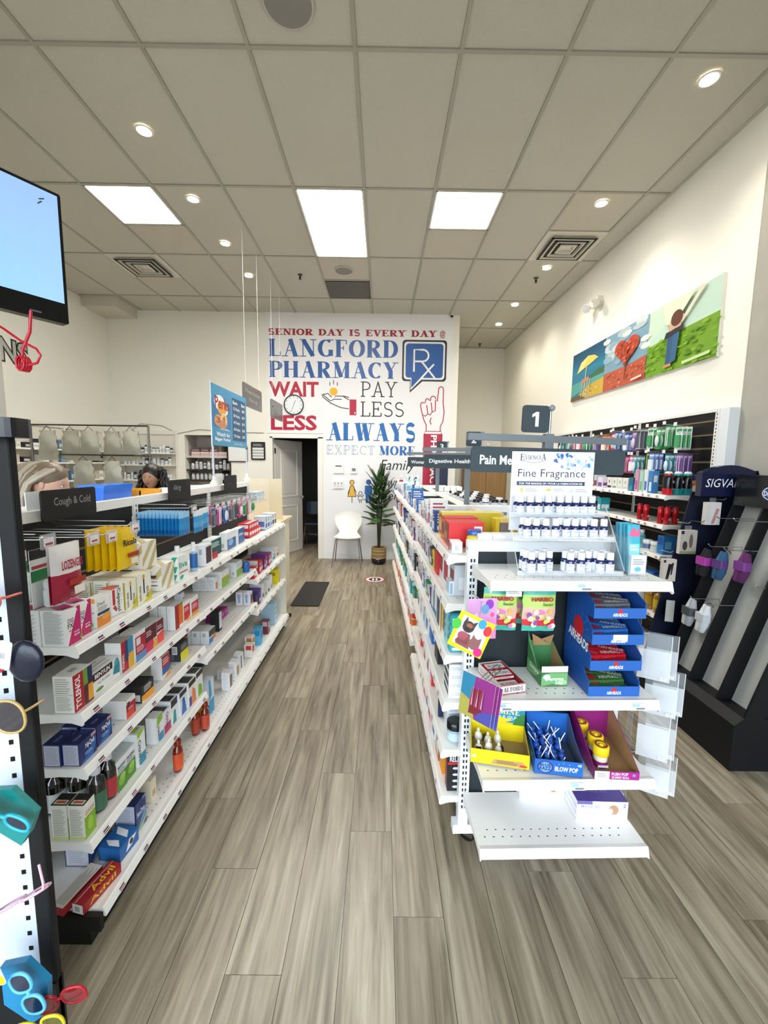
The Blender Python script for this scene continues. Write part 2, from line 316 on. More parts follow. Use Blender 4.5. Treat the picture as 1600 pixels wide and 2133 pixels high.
tmh = MB().box(.013, .013, .004, T-.013, T-.013, .018, 'cfc9bb', 'tile').mesh('ceiling_tile')
halfs = {(-4, 1): 1, (1, 1): 1, (-5, 2): 0, (3, 2): 0, (-1, 3): 0, (-4, 2): 0}
for i in range(-7, 5):
    for j in range(-4, 6):
        X0 = GX+i*T; Y0 = GY+2*T*j
        if (i, j) == (-1, 1) or Y0 > YR: continue
        if (i, j) in ((-4, 1), (1, 1)): obj('ceiling_tile', tmh, ce, (X0, Y0+T, CEI)); continue
        if (i, j) in ((-5, 2), (3, 1), (-1, 2)):
            if (i, j) == (3, 1): obj('ceiling_tile', tmh, ce, (X0, Y0, CEI)); continue
            obj('ceiling_tile', tmh, ce, (X0, Y0+T, CEI)) if (i, j) != (-1, 2) else obj('ceiling_tile', tmh, ce, (X0, Y0, CEI))
            continue
        obj('ceiling_tile', tme, ce, (X0, Y0, CEI))
t2 = MB()
for (i, Y) in ((-4, GY+3*T), (1, GY+3*T), (-5, GY+5*T), (-1, GY+5*T), (3, GY+3*T)): t2.box(GX+i*T, Y-.012, CEI-.003, GX+(i+1)*T, Y+.012, CEI+.0196, 'a7a396', 'white')
t2.build('cross_tee', ce)
# walls
slab('wall_right', XR, 2.95, 0, XR+.15, YR+.1, CEI+.06, col=WALL)
slab('wall_left', XL-.15, YF, 0, XL, YB+.15, CEI+.06, col=WALL)
wb = MB()
DX0, DX1, DH = -1.83, -1.05, 2.0; NX0, NX1, NZ0, NZ1 = -3.25, -2.5, .9, 2.03
for a in ((XL, NX0, 0, CEI+.06), (NX0, NX1, 0, NZ0), (NX0, NX1, NZ1, CEI+.06), (NX1, DX0, 0, CEI+.06), (DX0, DX1, DH, CEI+.06), (DX1, 1.08, 0, CEI+.06)):
    wb.box(a[0], YB, a[2], a[1], YB+.12, a[3], WALL, 'paint')
wb.box(-.94, YB-.05, 3.9, -.93, YB, 3.91, WALL, 'paint')
struct(wb.build('wall_back'))
mw = struct(MB().box(-1.89, YB-.012, 2.08, 1.085, YB+.001, CEI+.05, 'f1f1f3', 'paint').box(-.97, YB-.012, 0, 1.085, YB+.001, 2.08, 'f1f1f3', 'paint').build('wall_mural_panel'))
slab('wall_return', 1.075, YB+.0, 0, 1.195, YR, CEI+.06, col=WALL)
slab('wall_recess', 1.08, YR, 0, XR, YR+.1, CEI+.06, col=WALL)
slab('wall_niche', NX0-.05, YB+.45, .5, NX1+.05, YB+.5, 2.2, col='d8d0c6')
slab('trim_3', NX0-.05, YB+.12, .5, NX0, YB+.5, 2.2, col='d8d0c6'); slab('trim_4', NX1, YB+.12, .5, NX1+.05, YB+.5, 2.2, col='d8d0c6'); slab('trim_5', NX0-.05, YB+.12, 2.03, NX1+.05, YB+.5, 2.2, col='d8d0c6')
slab('trim_1', -.9, YB-.022, 0, 1.08, YB-.012, .1, col='f3f3f3', mat='white')
slab('baseboard_right', XR-.012, 2.96, 0, XR, YR, .1, col='f0eee8', mat='white')
# dark room beyond the doorway
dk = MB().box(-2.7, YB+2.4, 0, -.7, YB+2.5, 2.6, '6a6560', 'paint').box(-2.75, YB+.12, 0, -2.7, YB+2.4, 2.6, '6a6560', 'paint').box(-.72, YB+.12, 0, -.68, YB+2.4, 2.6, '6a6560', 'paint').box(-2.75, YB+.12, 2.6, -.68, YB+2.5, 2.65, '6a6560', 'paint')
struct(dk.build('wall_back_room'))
# storefront behind the camera: glazing bars around one long window that lets the daylight in
fr = MB()
fr.box(XL, YF-.1, 3.3, XR+.1, YF, CEI+.06, WALL, 'paint').box(XL, YF-.1, 0, XR+.1, YF, .12, '333', 'white')
for x in (XL+.03, -3.2, -2.0, -.8, .4, 1.5, XR+.05): fr.box(x-.03, YF-.08, .12, x+.03, YF-.02, 3.3, '2c2c2c', 'white')
struct(fr.build('window_1'))
# concrete columns
slab('wall_right_concrete', 2.475, YF, 0, 2.7, 2.95, CEI+.06, col='b4b1a6', mat='concrete')
slab('wall_left_concrete', -3.4, 1.9, 0, -2.6, 2.95, CEI+.06, col='b3b0a6', mat='concrete')
# soffit box at the back left corner
sb = MB(); a = atZ(165, 615, CEI); sb.box(XL, 6.4, CEI-.13, -3.97+.05, YB, CEI+.05, 'd6d0c4', 'paint'); struct(sb.build('trim_2'))
# ------------------------------------------------------------------ lamps and things in the ceiling
def panel(x0, y0, x1, y1, label):
    t = thing('ceiling_light', label, 'light', (x0, y0, CEI), group=None)
    f = MB(); W, D = x1-x0, y1-y0
    for a in ((0, 0, W, .014), (0, D-.014, W, D), (0, 0, .014, D), (W-.014, 0, W, D)): f.box(a[0], a[1], -.004, a[2], a[3], .02, 'f4f4f2', 'white')
    f.build('frame', t); MB().box(.014, .014, .004, W-.014, D-.014, .012, 'fffdf8', 'emit').build('diffuser', t)
g_ = .012
panel(GX-T+g_, GY+2*T+g_, GX-g_, GY+4*T-g_, 'long white light panel in the middle of the ceiling')
panel(GX+T+g_, GY+2*T+g_, GX+2*T-g_, GY+3*T-g_, 'square white light panel right of the long one')
panel(GX-4*T+g_, GY+2*T+g_, GX-3*T-g_, GY+3*T-g_, 'square white light panel half behind the hanging screen')
def downlight(px, py, label):
    p = atZ(px, py, CEI); t = thing('recessed_spotlight', label, 'light', (p.x, p.y, CEI-.006))
    MB().lathe([(.06, 0), (.062, -.004), (.047, -.006), (.045, .008)], 'f3f1ea', 20, mat='white', cap=False).build('trim_ring', t)
    MB().lathe([(.045, -.003), (.0005, -.003)], 'fff1d8', 16, mat='lamp').build('lamp', t)
    ld = bpy.data.lights.new('downlight', 'SPOT'); ld.energy = DOWN*8; ld.color = (1, .91, .78); ld.spot_size = 2.3; ld.spot_blend = 1; ld.shadow_soft_size = .04
    lo = bpy.data.objects.new('downlight', ld); COL.objects.link(lo); lo.location = (p.x, p.y, CEI-.03)
M['lamp'] = nmat('lamp', .5, emit=30, noise=0)
for i, q in enumerate([(300, 270), (402, 413), (469, 506), (518, 573)]): downlight(*q, ORD[i].replace('first', 'nearest')+(' spotlight' if i == 0 else ' nearest spotlight')+' in the left ceiling row')
for i, q in enumerate([(1478, 162), (1253, 422), (1139, 557), (1073, 634), (1039, 675)]): downlight(*q, ORD[i].replace('first', 'nearest')+(' spotlight' if i == 0 else ' nearest spotlight')+' in the right ceiling row')
def vent(x0, y0, label):
    t = thing('ceiling_vent', label, 'vent', (x0, y0, CEI))
    MB().box(0, 0, -.004, T, T, .004, 'd8d3c6', 'white').build('face_plate', t)
    for k, s in enumerate((.09, .15, .21)):
        m_ = MB(); c0 = T/2; h = .02
        for a in ((-1, 0), (1, 0), (0, -1), (0, 1)):
            x, y = c0+a[0]*(s+.012), c0+a[1]*(s+.012); ww = s+.024
            if a[0]: m_.box(x-.012, c0-ww, -.02-.004*k, x+.012, c0+ww, -.016-.004*k, '3c3a36', 'matte')
            else: m_.box(c0-ww, y-.012, -.02-.004*k, c0+ww, y+.012, -.016-.004*k, '3c3a36', 'matte')
            if a[0]: m_.box(x-.02*a[0]-.006, c0-s, -.03, x-.02*a[0]+.006, c0+s, -.004, 'ded9cc', 'white')
            else: m_.box(c0-s, y-.02*a[1]-.006, -.03, c0+s, y-.02*a[1]+.006, -.004, 'ded9cc', 'white')
        m_.build('louvre', t)
vent(GX-5*T, GY+4*T, 'square white ceiling air vent on the left')
vent(GX+3*T, GY+3*T, 'square white ceiling air vent on the right')
t = thing('return_grille', 'dark grey return air grille in the middle of the ceiling', 'vent', (GX-T, GY+5*T, CEI))
MB().box(.02, .02, -.003, T-.02, T-.02, .003, '3f3f3d', 'matte').build('backing', t)
for k in range(22): MB().box(.02, .04+k*.024, -.008, T-.02, .05+k*.024, -.003, '77746c', 'white').build('slat', t)
def disc(px, py, r, label):
    p = atZ(px, py, CEI); t = thing('ceiling_speaker', label, 'speaker', (p.x, p.y, CEI))
    MB().lathe([(r, .002), (r, -.008), (r-.012, -.012), (r-.014, -.008)], 'bfbab0', 28, mat='white').build('rim', t)
    MB().lathe([(r-.012, -.009), (.001, -.011)], '8f8c86', 28, mat='matte').build('grille', t)
disc(716, 563, .115, 'round grey speaker in the middle ceiling'); disc(600, 5, .135, 'round grey speaker at the top edge of the picture')
def sprinkler(px, py, label):
    p = atZ(px, py, CEI)
    o = MB().lathe([(.03, 0), (.03, -.004), (.01, -.006), (.01, -.03), (.018, -.032), (.004, -.05), (.02, -.052), (.02, -.055)], '55504a', 10, mat='metal').build('sprinkler', None, (p.x, p.y, CEI-.002)); tag(o, label, 'sprinkler')
sprinkler(625, 572, 'small dark fire sprinkler left of the round speaker'); sprinkler(1117, 579, 'small dark fire sprinkler near right spotlights'); sprinkler(1000, 716, 'small dark fire sprinkler over the far recess')
t = thing('security_camera', 'small black dome camera at corner of the mural wall', 'camera', (1.06, YB-.04, CEI-.02))
MB().lathe([(.03, .02), (.03, 0)], 'dcdcdc', 12, mat='white').build('base', t); MB().ball((0, 0, -.005), .024, '111', 10).build('dome', t)
# emergency light on the right wall
p = atX(1248, 630, XR)
t = thing('emergency_light', 'white twin head emergency light high on the right wall', 'light', (XR, p.y, p.z))
MB().bev(-.06, -.09, -.05, 0, .09, .05, .02, 'eeeade', 'gloss', 'x').build('housing', t)
for s in (-1, 1):
    h = MB().lathe([(.02, 0), (.045, .03), (.05, .07), (.05, .075)], 'f0ede2', 16, (-.06, s*.1, -.02), 'gloss', 'x', 1, 1)
    h = MB(); h.T = Matrix.Translation((-.07, s*.11, -.03)) @ Matrix.Rotation(-1.9, 4, 'Y') @ Matrix.Rotation(s*.5, 4, 'X')
    h.lathe([(.02, -.02), (.045, .02), (.05, .05)], 'f0ede2', 16, mat='gloss'); h.lathe([(.045, .051), (.001, .052)], 'c9ccd0', 16, mat='gloss'); h.build('lamp_head', t)
MB().ball((-.065, 0, .02), .022, '55585c', 10).build('sensor', t)
# ------------------------------------------------------------------ pictures on the right wall
def poster(y0, y1, name, label, draw):
    t = thing('wall_picture', label, 'picture', (XR-.02, y1, 2.435), -PI/2)
    W = y1-y0; H = .585
    MB().box(0, 0, 0, W, .02, H, 'e8e8e0', 'paper').build('panel', t)
    m_ = MB(); e_ = [0]
    def P(pts, c): e_[0] += 1; m_.poly([(u*W, -.0004-.0002*e_[0], v*H) for u, v in pts], c)
    draw(P); m_.build('print', t)
def circ(cx, cy, rx, ry, n=16, a0=0, a1=360): return [(cx+rx*math.cos(math.radians(a0+(a1-a0)*i/n)), cy+ry*math.sin(math.radians(a0+(a1-a0)*i/n))) for i in range(n)]
def blobs(P, n, x0, y0, x1, y1, r, cols, q=1.6):
    for i in range(n): P(circ(R.uniform(x0, x1), R.uniform(y0, y1), r*R.uniform(.5, 1)*q, r*R.uniform(.4, 1), 7), R.choice(cols))
def beach(P):
    P([(0, 0), (1, 0), (1, 1), (0, 1)], '2b7d9c')
    for i in range(6): P([(0, .55+i*.07), (1, .55+i*.07), (1, 1), (0, 1)], ['2a86a6', '257a9b', '216d8f', '1d6284', '1a5878', '17506f'][i])
    P([(0, .1), (1, .3), (1, .42), (0, .36)], '58a6a0'); P([(.5, .4), (.7, .46), (.85, .5), (1, .5), (1, .38), (.5, .36)], '3d6b4a')
    P([(0, 0), (1, 0), (1, .3), (.55, .24), (.25, .1), (0, .06)], 'c9a83f'); P([(0, 0), (.5, 0), (.3, .1), (0, .08)], '6a5535')
    blobs(P, 14, .4, .06, .95, .22, .03, ['e0b52c', 'a88a30', 'd9c884'])
    P([(.18, .56), (.3, .76), (.52, .84), (.7, .8), (.82, .72), (.6, .66), (.4, .62)], 'e6d069'); P([(.18, .56), (.4, .62), (.52, .84), (.3, .76)], 'f0e08c')
    P([(.43, .2), (.46, .2), (.5, .66), (.47, .66)], 'c8b08a')
    for x in (.34, .42, .5, .56): P([(x, .04), (x+.02, .04), (x+.06, .38), (x+.04, .38)], 'cfc6b4')
    P([(.34, .3), (.58, .34), (.58, .42), (.36, .4)], 'b98d74')
def heart(P):
    P([(0, 0), (1, 0), (1, 1), (0, 1)], '7aa0b4'); blobs(P, 26, 0, .45, 1, 1, .09, ['c9d3d4', 'dfe2df', '8fb0bf', 'b2c3c8'], 2)
    P([(0, 0), (1, 0), (1, .38), (.6, .33), (0, .32)], 'b8573c'); blobs(P, 50, 0, .0, 1, .3, .02, ['d8694a', 'a8452c', 'e88a68', 'c55a3a'])
    P([(.555, .1), (.58, .1), (.575, .42), (.56, .42)], '6a3020')
    hs = [(.565+.27*math.sin(a)**3*1.05, .6+.016*(13*math.cos(a)-5*math.cos(2*a)-2*math.cos(3*a)-math.cos(4*a))) for a in [2*PI*i/30 for i in range(30)]]
    P(hs, 'b8492f')
    for i in range(60):
        a = R.uniform(0, 2*PI); s = R.uniform(.2, .95); P(circ(.565+.27*s*math.sin(a)**3, .6+.016*s*(13*math.cos(a)-5*math.cos(2*a)-2*math.cos(3*a)-math.cos(4*a)), .035, .026, 7), R.choice(['c5543a', 'a93d26', 'd66a4c', 'b5482f']))
    P([(.75, .03), (.98, .05), (.98, .08), (.75, .06)], 'e8d8cc')
def meadow(P):
    P([(0, 0), (1, 0), (1, 1), (0, 1)], 'c3d9c4'); P([(.0, .5), (.6, .95), (1, 1), (1, .6)], 'bcd6c6'); P([(0, 0), (1, 0), (1, .56), (.5, .53), (0, .46)], '6f9e1c')
    blobs(P, 90, 0, .0, 1, .5, .025, ['5f9018', '86b42a', '4f8014', '79a824'], 2)
    P([(.25, 1), (.7, .97), (.5, .7), (.42, .62), (.3, .7)], 'e6ddc6'); P([(.78, .99), (.84, .97), (.56, .62), (.52, .62)], 'dcd2ba')
    P([(.35, .1), (.43, .1), (.47, .5), (.36, .5)], '2c5577'); P([(.42, .1), (.5, .12), (.53, .5), (.44, .5)], '356389')
    P([(.3, .46), (.58, .52), (.56, .6), (.5, .56), (.33, .56)], '2a2a30'); P([(.36, .56), (.54, .58), (.58, .72), (.5, .76), (.38, .7)], 'c9a58c')
    P(circ(.475, .71, .085, .11), '5a3426'); P([(.32, .06), (.44, .06), (.44, .1), (.34, .1)], 'c98a5a'); P([(.6, .03), (.95, .06), (.95, .1), (.6, .07)], 'c6dca0')
poster(4.79, 5.59, 'beach', 'wall picture of a yellow umbrella on a blue beach', beach)
poster(4.035, 4.78, 'heart', 'wall picture of a red heart shaped tree in a field', heart)
poster(3.19, 4.03, 'meadow', 'wall picture of a person standing in a bright green meadow', meadow)
# ------------------------------------------------------------------ the mural
MY = YB-.0125
mu = thing('wall_mural', 'large printed wall mural with red, blue and black lettering', 'mural', (0, MY, 0))
_k = [0]
def mtext(name, txt, x0, z0, x1, z1, col, **kw):
    _k[0] += 1; return MB().text(txt, (x0, -.0006*_k[0]*.2-.0005, z0), (1, 0, 0), (0, 0, 1), x1-x0, z1-z0, col, **kw).build(name, mu)
RED, BLU, CRI = 'a8182c', '1d569f', 'b41a3c'
mtext('lettering', 'SENIOR DAY IS EVERY DAY', -1.84, 3.61, .84, 3.72, 'a01e2e', serif=(.24, .1, .09)); mtext('lettering', '@', .88, 3.6, .97, 3.72, 'a01e2e', bold=.012)
mtext('lettering', 'LANGFORD', -1.84, 3.28, .22, 3.565, BLU, serif=(.23, .05, .05)); mtext('lettering', 'PHARMACY', -1.84, 2.955, .23, 3.23, BLU, serif=(.23, .05, .05))
mtext('lettering', 'WAIT', -1.85, 2.66, -1.05, 2.9, CRI, bold=.032); mtext('lettering', 'LESS', -1.83, 2.125, -1.08, 2.37, CRI, bold=.032)
mtext('lettering', 'PAY', -.37, 2.67, .22, 2.92, '26262a', serif=(.085, .07, .09)); mtext('lettering', 'LESS', -.37, 2.36, .33, 2.6, '26262a', serif=(.085, .07, .09))
mtext('lettering', 'ALWAYS', -.93, 1.95, .52, 2.28, '1a6ab2', serif=(.27, .05, .05)); mtext('lettering', 'EXPECT', -.92, 1.74, -.14, 1.9, '2a6aa8', serif=(.17, .03, .04, 1)); mtext('lettering', 'MORE', -.06, 1.74, .52, 1.9, '1a6ab2', serif=(.24, .05, .04))
mtext('lettering', 'Family', -.06, 1.45, .5, 1.67, '222', slant=.25); mtext('lettering', 'Owned &', -.06, 1.2, .56, 1.4, '222', slant=.25); mtext('lettering', 'Operated', -.2, .97, .6, 1.15, '222', slant=.25)
def flat(name, ops, parent=mu, lift=0):
    m_ = MB(); U, V = (1, 0, 0), (0, 0, 1)
    for k, op in enumerate(ops):
        O_ = (0, -.0012-.0003*k-lift, 0)
        if op[0] == 'p': m_.poly([(a, O_[1], b) for a, b in op[1]], op[2])
        else: m_.ribbon(op[1], op[2], O_, U, V, op[3], closed=len(op) > 4)
    return m_.build(name, parent)
def rrect(x0, z0, x1, z1, r): return arc(x1-r, z1-r, r, r, 0, 90, 4)+arc(x0+r, z1-r, r, r, 90, 180, 4)+arc(x0+r, z0+r, r, r, 180, 270, 4)+arc(x1-r, z0+r, r, r, 270, 360, 4)
# speech bubble with the prescription sign
bub = lambda e: arc(1.0-e-.05, 3.57-e-.05, .05, .05, 0, 90, 4)+arc(.29+e+.05, 3.57-e-.05, .05, .05, 90, 180, 4)+arc(.29+e+.05, 2.93+e+.05, .05, .05, 180, 270, 4)+[(.42+e*.4, 2.93+e), (.42+e*.4, 2.75+e*1.4), (.62-e*.6, 2.93+e)]+arc(1.0-e-.05, 2.93+e+.05, .05, .05, 270, 360, 4)
flat('speech_bubble', [('p', bub(0), '1c1c20'), ('p', bub(.028), 'f1f1f3'), ('p', bub(.055), '1b57a0')])
flat('prescription_sign', [('r', [(.48, 3.08), (.48, 3.42), (.62, 3.42)]+arc(.62, 3.33, .09, .09, 90, -90, 8)+[(.48, 3.24)], .028, 'f4f4f6'), ('r', [(.6, 3.24), (.82, 2.98)], .028, 'f4f4f6'), ('r', [(.8, 3.2), (.6, 2.98)], .028, 'f4f4f6')], lift=.003)
# hand catching a coin
K_ = '1e1e22'
flat('hand_icon', [('r', [(-.56, 2.66), (-.64, 2.68), (-.78, 2.68), (-.8, 2.63), (-.68, 2.63)], .014, K_), ('r', [(-.8, 2.63), (-.86, 2.6), (-.97, 2.69), (-1.0, 2.71), (-.98, 2.66), (-.86, 2.57), (-.7, 2.5), (-.56, 2.48)], .014, K_), ('r', [(-.98, 2.7), (-.9, 2.72), (-.84, 2.66)], .014, K_), ('r', [(-.66, 2.68), (-.56, 2.62)], .014, K_),
    ('p', [(-.55, 2.38), (-.44, 2.38), (-.44, 2.63), (-.55, 2.63)], CRI), ('p', [(-.47, 2.4), (-.455, 2.4), (-.455, 2.43), (-.47, 2.43)], 'eee')])
flat('coin_icon', [('p', circ(-.81, 2.75, .065, .065), 'f0b41c'), ('r', [(-.87, 2.84), (-.87, 2.9)], .012, K_), ('r', [(-.81, 2.86), (-.81, 2.93)], .012, K_), ('r', [(-.75, 2.84), (-.75, 2.9)], .012, K_)])
# pointing hand with sleeve
rb = lambda p, w_=.016, c='b32443': ('r', p, w_, c)
flat('pointing_hand', [rb([(.7, 2.14), (.7, 2.24), (.66, 2.32), (.63, 2.42), (.61, 2.5)]+arc(.63, 2.55, .03, .05, 180, 60, 5)+[(.68, 2.6)]+arc(.71, 2.61, .035, .05, 150, 30, 5)+[(.76, 2.63)]+arc(.8, 2.66, .04, .04, 150, 20, 5)+[(.87, 2.62), (.885, 2.78)]+arc(.925, 2.8, .04, .05, 180, 0, 8)+[(.965, 2.6), (.985, 2.45), (.97, 2.3), (.93, 2.22), (.93, 2.14)]),
    rb([(.65, 2.4), (.68, 2.38), (.72, 2.42), (.7, 2.56)]), rb([(.72, 2.42), (.76, 2.4), (.79, 2.45), (.77, 2.6)]), rb([(.79, 2.45), (.84, 2.47), (.84, 2.64)]), rb([(.78, 2.36), (.76, 2.3), (.78, 2.25)]),
    ('p', [(.68, 2.1), (.95, 2.1), (.95, 2.14), (.68, 2.14)], 'f1f1f3'), rb([(.68, 2.1), (.68, 2.14), (.95, 2.14), (.95, 2.1)], .012), ('p', [(.66, 1.12), (.97, 1.12), (.97, 2.1), (.66, 2.1)], 'b32443')])
_k[0] += 20; MB().text('PHARMACY', (.88, -.006, 2.08), (0, 0, -1), (1, 0, 0), .9, .1, 'f4f4f4', bold=.03).build('sleeve_lettering', mu).location = (-.1, 0, 0)
# family icon
Y_, B_ = 'e8b33a', '1d5aa2'
flat('family_icon', [('p', [(-.58, 1.05), (-.43, 1.05), (-.475, 1.24), (-.535, 1.24)], K_), ('p', [(-.567, 1.06), (-.443, 1.06), (-.485, 1.23), (-.525, 1.23)], Y_), ('p', circ(-.505, 1.29, .042, .042), K_), ('p', circ(-.505, 1.29, .032, .032), Y_), ('r', [(-.505, 1.05), (-.505, .95)], .012, K_), ('r', [(-.53, 1.22), (-.575, 1.1)], .01, K_), ('r', [(-.48, 1.22), (-.43, 1.12)], .01, K_),
    ('r', circ(-.365, 1.11, .03, .03), .01, K_, 1), ('r', [(-.4, 1.06), (-.33, 1.06), (-.33, 1.0), (-.4, 1.0)], .01, K_, 1), ('r', [(-.38, 1.0), (-.38, .95)], .01, K_), ('r', [(-.35, 1.0), (-.35, .95)], .01, K_), ('r', [(-.4, 1.06), (-.42, 1.09)], .01, K_), ('r', [(-.33, 1.06), (-.31, 1.09)], .01, K_),
    ('p', circ(-.23, 1.3, .044, .044), B_), ('p', [(-.29, 1.24), (-.17, 1.24), (-.165, 1.1), (-.18, 1.1), (-.185, .95), (-.225, .95), (-.23, 1.08), (-.235, .95), (-.275, .95), (-.28, 1.1), (-.295, 1.1)], B_)])
# wall clock, control boxes
c = thing('wall_clock', 'round white wall clock with black rim between red words', 'clock', (-1.45, YB-.013, 2.53))
MB().lathe([(.158, 0), (.162, -.025), (.15, -.03), (.145, -.02)], '1a1a1a', 32, mat='gloss', ax='y', cap=False).build('rim', c)
f = MB().lathe([(.146, -.018), (.001, -.018)], 'e9edf0', 32, mat='paper', ax='y')
for k in range(12): a = k*PI/6; f.T = Matrix.Rotation(a, 4, 'Y'); f.box(-.004, -.0195, .115, .004, -.0188, .135, '333')
f.T = None; f.build('dial', c)
MB().tube([(0, -.022, 0), (.03, -.022, .075)], .003, '111', 4, 'matte').build('hour_hand', c); MB().tube([(0, -.025, 0), (-.04, -.025, -.105)], .0022, '111', 4, 'matte').build('minute_hand', c)
def plate(name, label, x0, z0, x1, z1, extra):
    t = thing(name, label, 'switch', (x0, YB-.0125, z0)); W, H = x1-x0, z1-z0
    MB().bev(0, -.025, 0, W, 0, H, .008, 'eef0ee', 'gloss', 'y').build('housing', t); m_ = MB(); extra(m_, W, H); m_.build('controls', t)
plate('alarm_keypad', 'white alarm keypad with narrow dark display on the wall', -.81, 1.44, -.64, 1.59, lambda m_, W, H: m_.box(W*.2, -.028, H*.72, W*.8, -.025, H*.84, '2c3a34', 'gloss'))
plate('thermostat', 'small white thermostat with grey screen on the wall', -.53, 1.44, -.42, 1.56, lambda m_, W, H: m_.box(W*.22, -.028, H*.3, W*.78, -.025, H*.7, '6a7a76', 'gloss'))
plate('light_switches', 'white triple light switch plate below the keypad', -.82, 1.19, -.64, 1.31, lambda m_, W, H: [m_.box(W*(.12+.3*k), -.03, H*.25, W*(.28+.3*k), -.025, H*.78, 'dfe2e0', 'gloss').box(W*(.14+.3*k), -.034, H*.68, W*(.26+.3*k), -.03, H*.76, '222', 'gloss') for k in range(3)])
# ------------------------------------------------------------------ door to the back room
fr = MB()
fr.box(DX0-.02, YB-.02, 0, DX0+.02, YB+.13, DH+.02, 'efede8', 'white').box(DX1-.02, YB-.02, 0, DX1+.06, YB+.13, DH+.02, 'efede8', 'white').box(DX0-.02, YB-.02, DH, DX1+.06, YB+.13, DH+.05, 'efede8', 'white')
struct(fr.build('door_frame'))
dr = struct(obj('door_1', None, None, (DX0+.03, YB+.1, 0), 1.12))
dm = MB(); W_, Hh = .74, 1.98; C_ = 'ddd9d0'
dm.box(0, 0, 0, W_, .035, Hh, C_, 'white')
for (z0, z1) in ((.2, .85), (1.0, 1.82)):
    for y, s in ((-.001, -1), (.036, 1)):
        for a in ((.14, z0, W_-.14, z0+.02), (.14, z1-.02, W_-.14, z1), (.14, z0, .16, z1), (W_-.16, z0, W_-.14, z1)): dm.box(a[0], min(y, y+s*.008), a[1], a[2], max(y, y+s*.008), a[3], 'f1eee6', 'white')
        dm.box(.2, min(y, y+s*.004), z0+.06, W_-.2, max(y, y+s*.004), z1-.06, C_, 'white')
dm.build('door_leaf', dr)
MB().lathe([(.012, 0), (.012, -.04), (.03, -.05), (.03, -.075), (.01, -.08)], 'b8b4aa', 12, (W_-.06, 0, .98), 'metal', 'y').lathe([(.012, .035), (.012, .07), (.03, .08), (.03, .1), (.01, .105)], 'b8b4aa', 12, (W_-.06, 0, .98), 'metal', 'y').build('door_knob', dr)
for z in (.25, 1.0, 1.75): MB().box(-.012, -.004, z, .02, 0, z+.09, 'b5b5b0', 'metal').build('hinge', dr)
# ------------------------------------------------------------------ shop shelving
tagme = {}
def tag_mesh(i):
    if i not in tagme:
        m_ = MB().box(0, -.0008, 0, .038, 0, .02, 'f4f2ee', 'paper'); c1, c2 = [('3a4a6a', 'c23a48'), ('2a3a55', '9a4050'), ('333', 'b03a4a')][i]
        m_.poly([(.004, -.0011, .012), (.03, -.0011, .012), (.03, -.0011, .018), (.004, -.0011, .018)], c1); m_.poly([(.006, -.0011, .004), (.034, -.0011, .004), (.034, -.0011, .009), (.006, -.0011, .009)], c2)
        tagme[i] = m_.mesh('price_tag')
    return tagme[i]
def shelf(parent, name, x0, x1, yb, yf, z, lip=.026, tags=5, side=True, holes=True, th=.022, col='f0eee8', tagseed=0):
    """deck between x0..x1 (local), back edge yb, front edge yf (< yb); z is the top of the deck"""
    m_ = MB(); s_ = m_
    s_.box(x0, yf+.02, z-.012, x1, yb, z, col, 'white')
    s_.prism([(yf+.022, z), (yf+.004, z+.004), (yf+.001, z+.001), (yf-.008, z-lip), (yf-.004, z-lip-.003), (yf+.022, z-.014)], x1, col, 'white', 'x', x0)
    if side:
        for xx in (x0-.0015, x1-.0015): s_.prism([(yb, z-.001), (yb, z-.05), (yf+.08, z-.026), (yf+.03, z-.028), (yf-.002, z-lip-.012), (yf-.008, z-lip-.006), (yf+.004, z-.001)], xx+.003, col, 'white', 'x', xx)
    o = m_.build(name, parent)
    if holes:
        h = MB()
        for row in (.055, .085):
            n = int((x1-x0-.04)/.033)
            for k in range(n): hx = x0+.03+k*.033+(.016 if row > .06 else 0); h.poly([(hx-.003, yf+row-.002, z+.0003), (hx+.003, yf+row-.002, z+.0003), (hx+.003, yf+row+.002, z+.0003), (hx-.003, yf+row+.002, z+.0003)], '2a2826', 'matte')
        obj('perforations', h.mesh('perforations'), o)['kind'] = 'stuff'
    rr = random.Random(tagseed*31+int(z*1000))
    for k in range(tags):
        tx = x0+(x1-x0)*(k+.5)/tags+rr.uniform(-.03, .03)-.019; d = obj('price_tag', tag_mesh(rr.randrange(3)), o, (tx, yf-.0092, z-.0245)); d.rotation_euler = (-.18, 0, 0)
    return o
def upright(parent, x, y, z0, z1, w=.035, d=.05, slots=True, col='f0eee8'):
    o = MB().box(x-w/2, y-d/2, z0, x+w/2, y+d/2, z1, col, 'white').build('upright', parent)
    if slots:
        s_ = MB(); z = z0+.06
        while z < z1-.03:
            for xx in (x,): s_.poly([(xx-.004, y-d/2-.0006, z), (xx+.004, y-d/2-.0006, z), (xx+.004, y-d/2-.0006, z+.014), (xx-.004, y-d/2-.0006, z+.014)], '35332f', 'matte')
            z += .0254
        obj('slots', s_.mesh('slots'), o)['kind'] = 'stuff'
    return o
def slat_back(parent, x0, x1, y, z0, z1, col='1b1a19', step=.1, line='a08a6c'):
    k = 0; z = z0
    while z < z1-.01:
        h = min(step, z1-z)
        MB().box(x0, y, z+.014, x1, y+.015, z+h, col, 'black').build('slat_panel', parent)
        z += h
    MB().box(x0, y+.008, z0, x1, y+.02, z1, line, 'matte').build('back_board', parent)
